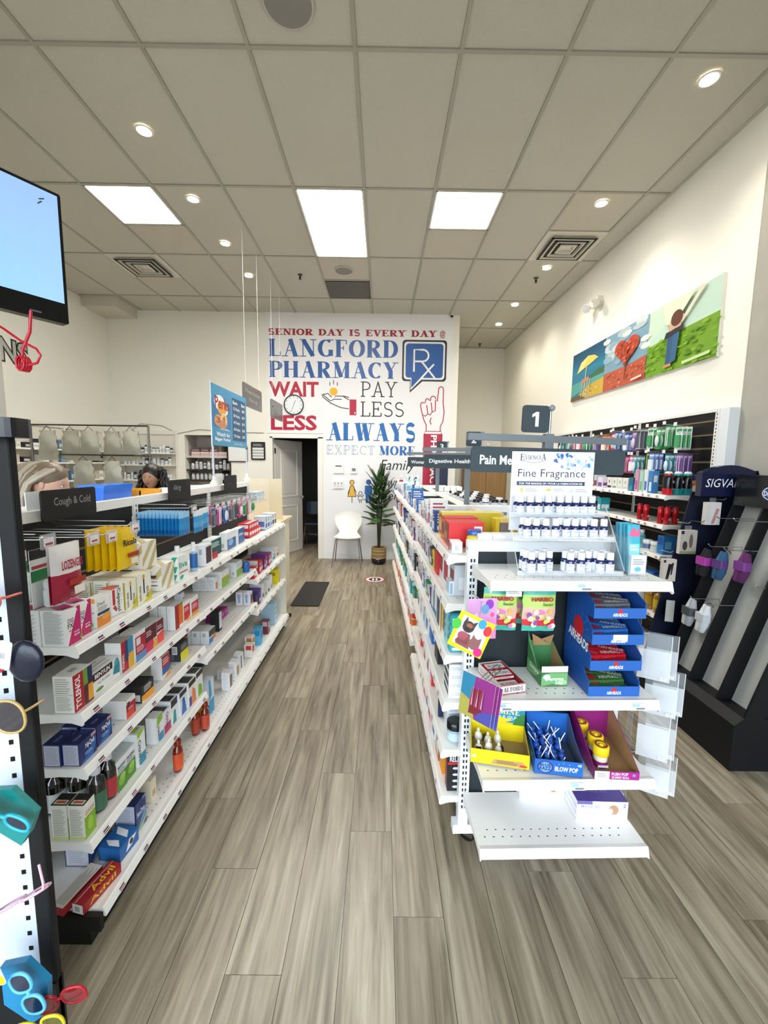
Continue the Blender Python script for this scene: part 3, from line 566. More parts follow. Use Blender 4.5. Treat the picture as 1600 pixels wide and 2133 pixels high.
# --- left run: three 3 ft bays, front edge of the decks at x = -.935, local x runs along world +y
LX, LY0, BAY = -.935, 1.225, .914
GB = .345      # depth from deck front edge to the back panel
left = thing('shelving_run', 'long white shelving run with black slatted back on left of aisle', 'shelving', (LX, LY0, 0), PI/2)
LZ = [[1.043, .82, .635, .374], [1.043, .822, .562], [1.035, .73, .49]]
for b_ in range(3):
    for z in LZ[b_]: shelf(left, 'shelf', b_*BAY+.004, (b_+1)*BAY-.004, GB, 0, z, tags=6, tagseed=b_)
    bs = shelf(left, 'base_shelf', b_*BAY+.002, (b_+1)*BAY-.002, GB, -.028, .135, tags=6, side=False, tagseed=b_)
    MB().box(b_*BAY, .02, 0, (b_+1)*BAY, .05, .1, '14130f', 'black').box(b_*BAY, .05, .0, b_*BAY+.02, GB, .115, '14130f', 'black').build('kick_plate', left)
    slat_back(left, b_*BAY, (b_+1)*BAY, GB, .13, 1.375)
for k in range(4): upright(left, k*BAY+(.018 if k == 0 else -.018 if k == 3 else 0), GB+.0, .02, 1.42, d=.03)
MB().box(0, GB-.012, 1.385, 3*BAY, GB+.03, 1.425, 'f3f1ec', 'white').box(0, GB-.004, 1.33, 3*BAY, GB+.012, 1.386, '1a1917', 'black').build('top_rail', left)
MB().box(3*BAY, -.005, 0, 3*BAY+.02, GB+.05, 1.01, 'e8e2cf', 'white').build('end_panel', left)
MB().box(-.012, GB-.012, 0, -.001, GB+.03, 1.38, '22201d', 'black').build('end_trim', left)
MB().box(-.02, -.03, .075, -.004, GB, .13, '1a1917', 'black').build('corner_bumper', left)
MB().box(3*BAY+.0, -.05, .1, 3*BAY+.02, -.01, .13, '1a1917', 'matte').build('corner_bumper', left)
# white pharmacy counter behind it
cn = thing('counter', 'long white pharmacy counter behind the left shelving run', 'counter', (0, 0, 0))
MB().box(-1.62, 1.3, 1.37, -1.335, 3.98, 1.4, 'f4f3ef', 'white').build('counter_top', cn)
MB().box(-1.6, 1.34, 0, -1.34, 3.95, 1.37, 'e6e2d8', 'white').build('cabinet', cn)
# beige end desk and screen past the run
ed = thing('service_desk', 'cream service desk with two upright privacy panels past shelving', 'desk', (0, 0, 0))
MB().box(-1.75, 4.12, 0, -1.1, 4.9, .95, 'e9dfc6', 'white').build('cabinet', ed); MB().box(-1.8, 4.1, .95, -1.07, 4.95, .98, 'c9b596', 'white').build('desk_top', ed)
MB().box(-1.52, 4.55, .98, -1.24, 4.57, 1.43, 'eee4cc', 'white').build('privacy_panel', ed); MB().box(-1.235, 4.57, .98, -1.1, 4.59, 1.43, 'e6dcbe', 'white').build('privacy_panel', ed)
MB().box(-1.8, 4.1, .98, -1.78, 4.95, 1.3, 'eee4cc', 'white').build('privacy_panel', ed)
# --- right run: three double sided carts on castors, turned 1.5 degrees
RZ = math.radians(1.5); RO = Vector((.652, 1.605, 0)); CL, CP = 1.33, 1.38
def RW(x, y, z=0): return Vector((RO.x+x*math.cos(RZ)-y*math.sin(RZ), RO.y+x*math.sin(RZ)+y*math.cos(RZ), z))
RS = [[1.262, 1.068, .852, .65, .443, .235], [1.262, 1.03, .80, .55, .30], [1.262, 1.03, .78, .52, .28]]
CN = ['white double sided shelf cart nearest the camera on castors', 'white double sided shelf cart in the middle of the right row', 'white double sided shelf cart farthest from the camera']
for c_ in range(3):
    y0 = c_*CP; o = RW(0, y0); t = thing('shelf_cart', CN[c_], 'shelving', o, RZ, 'shelf carts right of the aisle')
    # end frames
    for yy in (0, CL):
        f = MB()
        for sx in (-.3, .3): f.box(sx-.02, yy-.02, .1, sx+.02, yy+.02, 1.3, 'eef1f3', 'white')
        f.box(-.32, yy-.022, 1.285, .32, yy+.022, 1.325, 'eef1f3', 'white').box(-.34, yy-.022, .085, .34, yy+.022, .125, 'eef1f3', 'white')
        f.build('end_frame', t)
        MB().box(-.28, yy-.006, .14, .28, yy+.006, 1.285, '232b2e', 'black').build('end_panel', t)
    sl = MB(); z = .2
    while z < 1.25:
        for sx in (-.306, -.294): sl.poly([(sx-.0035, -.0207, z), (sx+.0035, -.0207, z), (sx+.0035, -.0207, z+.014), (sx-.0035, -.0207, z+.014)], '30383c', 'matte')
        z += .0254
    obj('slots', sl.mesh('slots'), t)['kind'] = 'stuff'
    MB().box(-.022, .02, 1.3, .022, CL-.02, 1.325, 'e6dfd2', 'white').build('spine_rail', t)
    MB().box(-.008, .02, .12, .008, CL-.02, 1.3, '1c2022', 'black').build('spine_panel', t)
    MB().box(-.3, .03, .1, .3, CL-.03, .12, 'e8e8e6', 'white').build('base', t)
    for side_ in (-1, 1):
        s_ = obj('shelf_rack', None, t, (0, CL if side_ < 0 else 0, 0), -PI/2 if side_ < 0 else PI/2)
        for z in RS[c_]:
            k = shelf(s_, 'shelf', .004, CL-.004, -.012, -.39, z, tags=8 if side_ < 0 and c_ < 2 else 0, tagseed=c_, holes=side_ < 0)
            k.parent = t; k.matrix_parent_inverse = Matrix.Identity(4); k.location = s_.location; k.rotation_euler = s_.rotation_euler
            if c_ == 0:
                pass
        bpy.data.objects.remove(s_)
    for sx in (-.27, .27):
        for yy in (.03, CL-.03):
            w_ = MB(); w_.T = Matrix.Translation((sx+.015, yy, 0)) @ Matrix.Rotation(.9, 4, 'Z'); w_.lathe([(.014, .07), (.022, .082), (.034, .085)], '9a9c9e', 12, mat='metal').prism([(-.02, .035), (.02, .035), (.03, .08), (-.025, .08)], .022, '9a9c9e', 'metal', 'x', .019).prism([(-.02, .035), (.02, .035), (.03, .08), (-.025, .08)], -.019, '9a9c9e', 'metal', 'x', -.022).lathe([(.012, -.0142), (.03, -.014), (.036, -.012), (.0395, 0), (.036, .012), (.03, .014), (.012, .0142)], '141414', 20, (0, .012, .0395), 'gloss', 'x').lathe([(.004, -.017), (.012, -.015), (.012, .015), (.004, .017)], '8a8c90', 10, (0, .012, .0395), 'metal', 'x').build('castor', t)
# castor under near left corner sits proud
# end-cap shelves facing the camera on the first cart
ec = thing('endcap_shelves', 'white end shelves holding candy and fragrance facing the camera', 'shelving', RW(0, -.024), RZ)
EZ = [1.238, .818, .537, .275]; ED = [.252, .245, .262, .262]
for i, z in enumerate(EZ):
    w_ = .3 if i else .302
    s_ = shelf(ec, 'shelf', -w_, w_, 0, -ED[i], z, lip=.026, tags=0, side=True)
for (i, u, wq) in ((0, -.02, .05), (1, -.26, .05), (1, .2, .05), (2, 0, .05)):
    m_ = MB().box(0, -.001, 0, wq, 0, .024, 'f4f4f4', 'paper'); m_.poly([(.002, -.0014, .012), (wq*.55, -.0014, .012), (wq*.55, -.0014, .022), (.002, -.0014, .022)], '9cc4e4'); m_.poly([(wq*.3, -.0014, .003), (wq*.9, -.0014, .003), (wq*.9, -.0014, .009), (wq*.3, -.0014, .009)], '777')
    m_.build('price_tag', ec, (u, -ED[i]-.0097, EZ[i]-.0255)).rotation_euler = (-.18, 0, 0)
# overhead signs on the carts
SG = '3f4a50'
def aisle_sign(y, num, words, label, seg):
    t = thing('aisle_sign', label, 'sign', RW(0, y), RZ+(.1 if num == '1' else 0), None)
    if num == '1': t.rotation_euler.y = .012; t.location.x -= .02
    MB().box(-.018, -.012, 1.325, .018, .012, 1.74, '6e767a', 'white').build('post', t)
    MB().box(-.33, -.013, 1.707, .33, .013, 1.733, '6e767a', 'white').build('beam', t)
    for x in (-.25, .25): MB().tube([(x, 0, 1.7), (x+.006, 0, 1.69), (x, 0, 1.683)], .002, 'bbb', 5).build('hook', t)
    MB().bev(-.32, -.025, 1.585, .32, -.018, 1.683, .012, SG, 'black', 'y').build('panel', t)
    MB().text(words, (-.285, -.0256, 1.615), (1, 0, 0), (0, 0, 1), seg, .036, 'f4f6f7', bold=.025).build('lettering', t)
    xo = 0 if num == '1' else .09
    MB().bev(xo-.105, .013, 1.745, xo+.005, .021, 1.85, .012, SG, 'black', 'y').build('number_plate', t)
    nb = MB()
    if num == '1': nb.poly([(-.052, .0124, 1.768), (-.038, .0124, 1.768), (-.038, .0124, 1.825), (-.05, .0124, 1.825), (-.066, .0124, 1.815), (-.066, .0124, 1.803), (-.052, .0124, 1.81)], 'f4f6f7')
    else: nb.text(num, (xo-.068, .0124, 1.768), (1, 0, 0), (0, 0, 1), .036, .057, 'f4f6f7', bold=.03)
    nb.build('number', t)
    MB().tube([(xo+.012, .017, 1.735), (xo+.012, .017, 1.845)], .005, '9aa0a4', 6).ball((xo+.012, .01, 1.842), .013, '8d9498', 10, 'gloss').build('number_pole', t)
aisle_sign(.06, '1', 'Pain Medication', 'dark aisle sign number 1 for pain medication above nearest cart', .26)
aisle_sign(CP+.05, '2', 'Digestive Health', 'dark aisle sign number 2 for digestive health on middle cart', .30)
aisle_sign(2*CP+.05, '3', "Woman's Health", "dark aisle sign number 3 for woman's health on farthest cart", .30)
# small labels clipped along the top rail of the left run
for i, (ya, yb, wd) in enumerate(((1.515, 1.805, 'Cough & Cold'), (2.425, 2.70, 'Allergy'), (3.29, 3.56, '.......'))):
    t = thing('aisle_sign', ['black sign reading Cough and Cold on the left run', 'black sign reading Allergy on the left run', 'small far black sign on the left run near banner'][i], 'sign', (-1.245, ya, 1.385), PI/2)
    W = yb-ya; MB().bev(0, -.006, 0, W, 0, .115, .012, '1d1c1b', 'black', 'y').build('panel', t)
    MB().text(wd, (W*.2, -.0066, .045), (1, 0, 0), (0, 0, 1), W*.68 if i < 1 else W*.34, .04 if i < 2 else .008, '8a8a8a' if i < 2 else '3a3a3a', bold=.01).build('lettering', t)
    MB().box(W/2-.02, 0, 0, W/2+.02, .012, .03, '999', 'metal').build('clip', t)
# loyalty banner on two posts
t = thing('promotion_banner', 'blue loyalty points banner on two white posts', 'banner', (-1.3, 3.23, 1.4265), PI/2)
for x in (0, .79): MB().tube([(x, 0, .04), (x, 0, .3)], .008, 'd8d8e4', 8, 'gloss').lathe([(.032, 0), (.03, .02), (.012, .05), (.012, .075)], 'efeee6', 12, (x, 0, 0), 'gloss').build('post', t)
MB().box(-.01, -.003, .31, .8, .003, .775, '3f8fb8', 'paper').box(-.014, -.004, .3, -.006, .004, .79, 'e8eef2', 'gloss').build('board', t)
m_ = MB(); W, H = .81, .465
decals(m_, W, H, H, 'f#.0,.0,1,1:3f93bc;f#0,.3,.5,.75:2a78ae;f#.54,.12,.96,.9:1c5074;fo.2,.72,.14,.13:eef2ee;fo.3,.62,.12,.1:eef2ee;fo.26,.64,.12,.12:e8a83a;fo.16,.42,.1,.1:d9a06a;fo.3,.44,.09,.13:e8c48a;fo.26,.36,.1,.08:c98a5a', (-.01, -.004, .31))
decals(m_, W, H, H, 'f@.08,.62,.46,.82:a8242c:Perks;f@.56,.79,.7,.85:fff:Earn;f@.82,.79,.94,.85:fff:Save;f@.1,.16,.46,.23:fff:Watch for;f@.06,.07,.46,.14:fff:Bigger Perks!;f@.2,.27,.46,.31:eee:and more...;f@.1,.38,.2,.48:b8401c:3;f@.25,.42,.34,.52:c9801c:4;f=.56,.04,.92,.08:bcd:2', (-.01, -.0055, .31))
for k, (a_, b_) in enumerate((('15 Perks', '$5'), ('30 Perks', '$10'), ('45 Perks', '$15'), ('60 Perks', '$20'), ('75 Perks', '$25'))): decals(m_, W, H, H, 'f@.57,%.3f,.77,%.3f:e8eef4:%s;f@.84,%.3f,.93,%.3f:fff:%s' % (.68-.125*k, .735-.125*k, a_, .68-.125*k, .735-.125*k, b_), (-.01, -.0055, .31))
m_.build('print', t)
# signs hung from the ceiling by wires
for (y0, y1, l1, l2, lab, z0, z1) in ((4.4, 5.08, 'Prescription', 'Pick Up', 'grey hanging sign reading Prescription Pick Up', 2.19, 2.43), (5.47, 6.11, 'Medication', 'Consultation', 'grey hanging sign in front of the mural for medication', 2.18, 2.42)):
    t = thing('hanging_sign', lab, 'sign', (-1.45, y0, z0), PI/2); W = y1-y0; H = z1-z0
    MB().bev(0, -.006, 0, W, 0, H, .03, '5a5854', 'gloss', 'y').build('panel', t); MB().bev(.01, -.0066, .01, W-.01, -.006, H-.01, .024, '45433f', 'gloss', 'y').build('face', t)
    MB().text(l1, (W*.12, -.0074, H*.55), (1, 0, 0), (0, 0, 1), W*.76, H*.24, '9a9894', bold=.01).text(l2, (W*.3, -.0074, H*.2), (1, 0, 0), (0, 0, 1), W*.42, H*.24, '9a9894', bold=.01).build('lettering', t)
    for x in (.1, W-.1): MB().tube([(x, -.003, H-.005), (x, -.003, CEI-z0)], .0018, 'e4e2dc', 4, 'white').build('wire', t)
# --- right wall fixture
wf = thing('wall_shelving', 'black slatted wall shelving with white decks on the right wall', 'shelving', (2.08, 5.8, 0), -PI/2)
WS = [3.05, 3.965, 4.88, 5.8]
for b_ in range(3):
    x0 = 5.8-WS[3-b_]; x1 = x0+.914
    slat_back(wf, x0, x1, .32, .15, 2.02, col='151416')
    for z in (1.408, 1.185, .955, .74, .5): shelf(wf, 'shelf', x0+.004, x1-.004, .32, 0, z, tags=8, tagseed=b_+5, holes=False)
    shelf(wf, 'base_shelf', x0, x1, .32, -.03, .14, tags=0, side=False)
    MB().box(x0, 0, 0, x1, .03, .1, '14130f', 'black').build('kick_plate', wf)
    MB().box(x0, .31, 2.015, x1, .37, 2.035, 'e9e7e0', 'white').build('top_rail', wf)
for k in range(4): upright(wf, 5.8-WS[k], .33, 0, 2.035, d=.03)
MB().box(2.765, .32, 0, 2.85, .39, 2.035, 'e9edf0', 'white').build('end_panel', wf)
# ------------------------------------------------------------------ goods on the left run
S_ = .0012   # goods stand this far above the deck
def L(z, A, B, top, D, base, spec, name, label, dx=0, dy=0, side=None, topc=None, group=None, dz=0, cat=None):
    a = atZ(*A, z); b = atZ(*B, z); W = max(.012, b.y-a.y); H = max(.015, atY(A[0], top, a.y).z-z)
    x = min(a.x, LX-.0235)+dx
    return carton(name, label, cat or name.split('_')[-1], (x, a.y+dy, z+S_+dz), PI/2, W, D, H, base, spec, side, topc, group), W, H, (x, a.y+dy, z+S_+dz)
G1, G2, G3, G4, GB1 = 1.043, .82, .635, .374, .135
LN = 'l=.1,.08,.9,.92:c2c0ba:%d'
# row 1
fx = 'f#0,0,1,1:f4f2ee;f^.02,.0,.98,.0,1,.78,.75,.9:c41c68;f^.7,1,1,1,1,.7:c41c68;f@.06,.62,.5,.74:222:COLD;f@.06,.47,.46,.6:222:FX;f@.1,.36,.5,.43:c41c68:daily;f@.45,.28,.85,.34:fff:capsules;f@.45,.2,.85,.26:fff:60;f^.85,.05,1,.05,1,.3:7ab030;t^0,.3,.6,0,1,.6,.5,1:c41c68;t@.1,.1,.5,.3:222:FX;l=.12,.06,.9,.93:aeb0ac:26;l@.15,.94,.5,.975:555:COLD FX'
o, W, H, P = L(G1, (149, 1348), (174, 1331), 1274, .078, 'f1f0ec', fx, 'supplement_box', 'white and magenta supplement box at front left corner of top shelf')
for i, (dx, dy, lb) in enumerate(((-.082, 0, 'second white and magenta supplement box, beside the corner one'), (-.01, .063, 'white and magenta supplement box behind the corner one'), (-.092, .063, 'white and magenta supplement box in second row at left'), (-.165, .01, 'white and magenta supplement box deepest on the shelf'))):
    dup(o, (P[0]+dx, P[1]+dy, P[2]), label=lb)
L(G1, (203.5, 1310), (231, 1294), 1249, .035, 'f3f2ee', 'f#.0,.0,1,.36:e08a2c;fo.65,.3,.3,.13:eda24a;f@.08,.72,.6,.84:777:Deol;f=.1,.52,.9,.68:888:4;f#.05,.4,.95,.5:2c4468;l|.3,.03,.7,.2:222;l#.1,.85,.9,1:e9a050;l@.2,.5,.8,.55:999:24', 'medicine_box', 'small white and orange medicine box on the top shelf')
L(G1, (234, 1286), (261, 1274), 1231, .045, 'f4f3ef', 'f?.5,.08,.9,.97:222:Cepacol;f#.12,.4,.36,.97:c4242c;f^.1,.3,.4,.12,.55,.2,.3,.4:c2444c;t#.1,0,.9,1:e0583c', 'lozenge_box', 'white lozenge box with sideways black lettering and red top')
yb = 'f#.0,.0,1,1:f3f0df;f^.35,0,1,0,1,.4,.6,.1:d8c81e;f#.4,.3,.5,.85:2e3466;fo.45,.86,.09,.08:e0a81e;f!.05,.1,.3,.6:7a7420:hydra sense;f!.55,.12,.8,.5:7a7420:throat;l=.1,.3,.8,.9:b5b09a:9;l#.86,.05,.97,.95:b4a22a;t#.7,0,.95,1:e0d69a'
o, W, H, P = L(G1, (264, 1275), (291, 1262), 1212, .058, 'f1eee0', yb, 'spray_box', 'tall white and yellow spray box in front row of top shelf')
k = 0
for (dx, dy) in ((-.062, 0), (-.124, 0), (-.062, W+.004), (-.124, W+.004)):
    dup(o, (P[0]+dx, P[1]+dy, P[2]), label='white and yellow spray box, '+['directly behind the front one', 'deepest in the nearest stack', 'behind the far front one', 'deepest in the farther stack'][k]); k += 1
L(G1, (292, 1262), (318, 1246), 1199, .058, 'f1eee0', yb, 'spray_box', 'second tall white and yellow spray box in the front row')
ff = 'f#0,0,1,1:f3efe4;f^.0,.1,.0,.4,.6,1,.9,1:c9b884;f^.3,0,.6,0,1,.6,1,.9:c9b884;l#0,0,1,1:f3efe4;l^0,.45,0,.8,.35,1,.65,1:c9b884;l^0,0,.3,0,1,.65,1,.95:c9b884;l#.15,.14,.85,.46:f7f5f0;l^.3,.5,.7,.5,.78,.62,.22,.62:33323a;l#.47,.6,.5,.8:666;l@.2,.34,.8,.42:c43a44:lozenges;l#.2,.2,.8,.24:333;t^0,0,.3,0,1,.7,1,1:c9b884'
o, W, H, P = L(G1, (338, 1232), (362, 1217), 1180, .09, 'f3efe4', ff, 'lozenge_box', 'white and tan striped lozenge box with torn open front')
dup(o, (P[0]-.03, P[1]-.085, P[2]+.1165), label='white and tan striped lozenge box stacked on top of spray boxes')
L(G1, (378, 1213), (397, 1201), 1161, .085, 'f4f6f2', 'l^.05,.6,.3,.6,.5,.85,.25,.85:22b48c;l^.5,.7,.75,.7,.98,.98,.7,.98:22b48c;l^.6,.35,.85,.35,.98,.6,.75,.6:22b48c;l^.5,.05,.8,.05,.95,.28,.65,.28:22b48c;f@.1,.5,.9,.75:2aa888:liva;f#.1,.3,.9,.34:b04040;f^.1,.05,.4,.05,.5,.2,.2,.2:22b48c', 'lozenge_box', 'white lozenge box with mint green diagonal stripes')
def bottle(name, label, loc, r, h, body, capc, neck=.45, caph=.18, label_c=None, lab=(.12, .6), txt=None, group=None, mat='gloss', rz=PI/2, sx=1, sy=1, capr=None, n=14, cat='bottle', tcol='fff'):
    t = thing(name, label, cat, loc, rz, group); hb = h*(1-caph); nr = r*neck; cr = capr or nr*1.15
    MB().lathe([(r*.9, 0), (r, .004), (r, hb*.72), (r*.85, hb*.84), (nr, hb*.92), (nr, hb)], body, n, mat=mat, sx=sx, sy=sy).build('bottle_body', t)
    MB().lathe([(cr, hb*.975), (cr, h-.003), (cr*.9, h)], capc, n, mat='gloss').build('cap', t)
    if label_c:
        m_ = MB(); z0, z1 = h*lab[0], h*lab[1]
        m_.lathe([(r+.0006, z0), (r+.0006, z1)], label_c, n, mat='paper', sx=sx, sy=sy, cap=False)
        if txt: m_.text(txt, (-r*.75*sx, -r*sy-.0016, z0+(z1-z0)*.55), (1, 0, 0), (0, 0, 1), r*1.5*sx, (z1-z0)*.25, tcol, bold=.02)
        m_.build('label', t)
    return t
p = atZ(357, 1196, G1); bottle('mouthwash_bottle', 'clear bottle with dark red liquid and white nozzle cap', (-1.03, p.y, G1+S_), .024, .145, '4a1c22', 'f2f4f4', caph=.3)
p = atZ(393, 1190, G1); bottle('mouthwash_bottle', 'slim clear blue bottle with white nozzle cap', (-.985, p.y+.02, G1+S_), .019, .15, 'a9c4d6', 'f4f6f6', caph=.3, label_c='2a6cb0', lab=(.1, .6))
L(G1, (429, 1180), (440, 1172), 1137, .05, 'f0f1f1', 'f#.1,.1,.9,.9:4a2a38;l|.3,.5,.7,.85:333', 'medicine_box', 'white medicine box with bar code and dark front'); L(G1, (441, 1171), (462, 1159), 1126, .05, 'e6ece8', 'f#0,.2,1,.95:1d5058;f=.1,.6,.9,.85:cfe;f#.1,.08,.6,.4:c2303c;l|.3,.5,.7,.85:333', 'medicine_box', 'dark teal medicine box with a red patch')
L(G1, (474, 1147), (490, 1137), 1111, .05, 'eef0f2', 'f#0,0,1,.6:2a5a9c;fo.4,.4,.3,.2:88b4d8;l|.2,.1,.6,.4:333', 'medicine_box', 'white and blue medicine box near the bay joint'); L(G1, (497, 1134), (508, 1127), 1103, .05, 'eef0f2', 'f#0,0,1,1:3060a0;f=.1,.5,.9,.7:fff:2', 'medicine_box', 'taller blue medicine box near the bay joint')
o = None
for i in range(9):
    y = 2.13+i*.045; loc = (-1.12, y, G1+S_); lb = 'plain white carton, '+ORD[i]+' in the back row of top shelf'
    if o is None: o = carton('white_carton', lb, 'carton', loc, PI/2, .04, .06, .062, 'eef0ee', 'l=.1,.5,.9,.9:b8bcc0:3', group='white cartons in back row')
    else: dup(o, loc, label=lb)
o = None; k = 0
for i in range(5):
    for j in range(2 if i < 4 else 1):
        lb = 'red and white carton, '+('upper' if j else 'lower')+' layer, '+ORD[i]+' from near end'
        loc = (-1.0, 3.12+i*.058, G1+S_+j*.052)
        if o is None: o = carton('red_carton', lb, 'carton', loc, PI/2, .055, .09, .05, 'd6222c', 'f#.1,.3,.9,.75:f4e8e8;l#.1,.3,.9,.8:f0e4e4;t#.1,.1,.9,.5:eadada', group='red cartons on the far top shelf')
        else: dup(o, loc, label=lb)
for i, (c1, c2) in enumerate((('dfe8f4', '5a7ab8'), ('eef2f8', '3c64a8'), ('e4ecf4', '7a9cd0'), ('eeeeee', '224'), ('f2f2f2', '2a3a50'))):
    carton('plaster_box', ['pale blue', 'white and blue', 'light blue', 'white', 'white and navy'][i]+' bandage box at the far end of top shelf', 'box', (-.985, 3.5+i*.075, G1+S_), PI/2, .055, .1, .11-.006*(i % 3), c1, 'f#.0,.1,1,.45:%s;f=.1,.55,.9,.9:%s:4;l#.1,.2,.9,.6:%s' % (c2, c2, c2))
# row 2
L(G2, (157.5, 1487), (194, 1455), 1411, .062, 'f0eee6', 'f#0,.0,.52,1:b01c28;f!.1,.06,.36,.94:fff:TYLENOL;f#.52,.55,.75,1:6a9c3a;f#.75,.5,1,1:1f2a52;f#.52,.0,1,.55:5a2430;f^.72,.05,1,.05,1,.5,.75,.5:eaa42a;l=.1,.52,.9,.95:b9b4a0:7;l=.1,.06,.9,.46:bbb8ae:9;l#0,.49,1,.5:999;t|.3,.3,.7,.7:556', 'medicine_box', 'tall red and white medicine box with sideways white lettering')
L(G2, (195, 1452), (250, 1407), 1408, .07, 'f0efea', 'f#0,.66,.72,1:1c1a1c;f@.08,.72,.62,.92:fff:BENYLIN;f#0,.62,.6,.66:b8442c;f^.72,.3,.84,.98,.95,.98,1,.6,.98,.2:2a8c98;fo.86,.8,.07,.14:4aa8b4;f@.15,.4,.6,.5:5aa0b0:ALL IN ONE;fo.22,.14,.14,.08:4c8c2c;t=.1,.1,.9,.9:c9c6ba:3', 'medicine_box', 'wide white medicine box with black band and teal figure')
L(G2, (255, 1404), (281, 1384), 1341, .06, 'efeee8', 'f#0,0,.55,1:b41e2a;f#.3,.3,.55,.95:2c3c70;f#.55,.4,1,1:3f8cb4;f^.55,0,1,.0,1,.5,.6,.5:eab02a;f!.05,.1,.2,.6:fff:TYLENOL;t^0,0,1,0,.6,1,0,1:b9b7ac', 'medicine_box', 'upright medicine box with red, blue and yellow stripes')
L(G2, (284, 1381), (303, 1364), 1322, .06, 'efeee8', 'f#0,.0,1,.85:b02438;f#0,0,1,.25:5a8cb8;f#.1,.55,.5,.8:e8e0e0;f=.1,.3,.9,.5:fcc:3', 'medicine_box', 'red box with blue foot beside striped upright box')
L(G2, (304, 1363), (328, 1344), 1312, .06, 'efeee8', 'f#0,.4,1,1:5c1c2c;f#0,0,.7,.4:d8285c;f^.6,0,1,0,1,.3,.8,.4:e8b030;f=.1,.6,.6,.85:ecc:3', 'medicine_box', 'maroon and pink medicine box on second shelf', )
L(G2, (328, 1343), (343, 1332), 1296, .06, 'efeee8', 'f#0,.5,1,1:6a1c30;f^0,0,1,0,1,.5,0,.4:f0504c;f=.1,.6,.9,.8:ecc:2', 'medicine_box', 'maroon and coral medicine box on second shelf'); L(G2, (328, 1343), (343, 1332), 1316, .1, '5c1c2c', 'l#.1,.3,.5,.7:ddd;t#.3,.2,.9,.6:d8d0d0', 'medicine_box', 'flat maroon medicine box lying on top of another', dx=-.065)
for i in range(3): L(G2, (366, 1314), (383, 1301), 1264, .038, 'f0f0ee', 'f#0,.0,.5,1:a8242e;f#.5,.1,1,.9:e87a1e;f^.5,.9,1,.9,1,1,.5,1:5c9c3c;l=.2,.1,.4,.9:dcdcd8:12', 'medicine_box', 'white box with red and orange front, '+['foremost', 'middle', 'deepest'][i]+' of three', dx=-.04*i)
L(G2, (384, 1299), (398, 1289), 1256, .08, 'f0f0ee', 'f#0,.1,1,.8:d82a2c;f^.3,0,1,0,1,.25:f0b03c;f=.1,.5,.9,.7:fdd:3', 'medicine_box', 'red fronted box with orange corner on second shelf')
L(G2, (400, 1286), (415, 1275), 1247, .08, 'f0f0ee', 'f#0,.2,1,.75:c8323a;f#0,0,1,.2:e0a83a;f=.1,.4,.9,.65:fdd:3', 'medicine_box', 'red and white box with gold foot on second shelf'); carton('pill_pack', 'small blister pack on edge above the red and white boxes', 'pack', (-1.0, 2.02, G2+.081), PI/2, .04, .03, .055, 'd2d6d8', 'f#.5,.0,1,.5:a8244a')
z = .822
for i in range(3): L(z, (449, 1232), (455, 1228), 1203, .045, 'eef0ee', 'l=.1,.1,.9,.8:c8ccd0:6;f#.1,.1,.9,.6:c88850', 'medicine_box', 'slim white box, '+['foremost', 'middle', 'deepest'][i]+' before the green ones', dx=-.047*i)
for i in range(4): L(z, (462, 1226), (477, 1214), 1192, .045, 'eef0ee', 'f#0,0,1,.5:86b83a;f#0,.5,1,.6:d89a3a;l=.1,.1,.9,.8:c8ccd0:6', 'medicine_box', 'white and lime medicine box, '+['front', 'second', 'third', 'deepest'][i]+' on second shelf', dx=-.047*i)
for i in range(4): L(z, (493, 1203), (504, 1194), 1173, .042, 'eef0ee', 'f#0,0,1,.5:8ab84a;f#.1,.6,.9,.9:d0d8dc;l|.2,.1,.7,.4:555', 'medicine_box', 'tall white box with green foot, '+['front', 'second', 'third', 'deepest'][i]+' in far cluster', dx=-.044*i)
p = atZ(508, 1192, z); MB_ = MB().lathe([(.022, 0), (.024, .01), (.024, .06), (.022, .07)], '2e6ab4', 14, mat='gloss').build('tape_tin', None, (-.975, p.y+.01, z+S_)); tag(MB_, 'small round blue tin beside the green footed boxes', 'tin')
z = .73
for i, (c1, c2) in enumerate((('c0283c', 'e8e4e4'), ('e6e6e6', 'a02840'), ('b82838', 'f0d0d0'), ('8a1c3c', 'e0c0d0'), ('7a2454', 'c8b4d8'), ('5c3c8c', 'ccc0e4'), ('b02444', 'ecd8dc'), ('3a5aa4', 'c8d4ec'), ('f0f0ee', '4c7cb4'), ('dfe4e8', '88a040'), ('f2efe8', 'b8503c'))):
    carton('medicine_box', ['red', 'pale', 'scarlet', 'maroon', 'plum', 'violet', 'crimson', 'blue', 'white', 'grey green', 'cream'][i]+' box standing in the far bay of second shelf', 'box', (-.962-(i % 2)*.01, 3.09+i*.068, z+S_), PI/2, .056, .12, .09+.02*((i*3) % 4)/3, c1, 'f#.0,.2,1,.5:%s;l#.2,.2,.8,.8:%s;f=.1,.6,.9,.85:%s:2' % (c2, c2, c2))
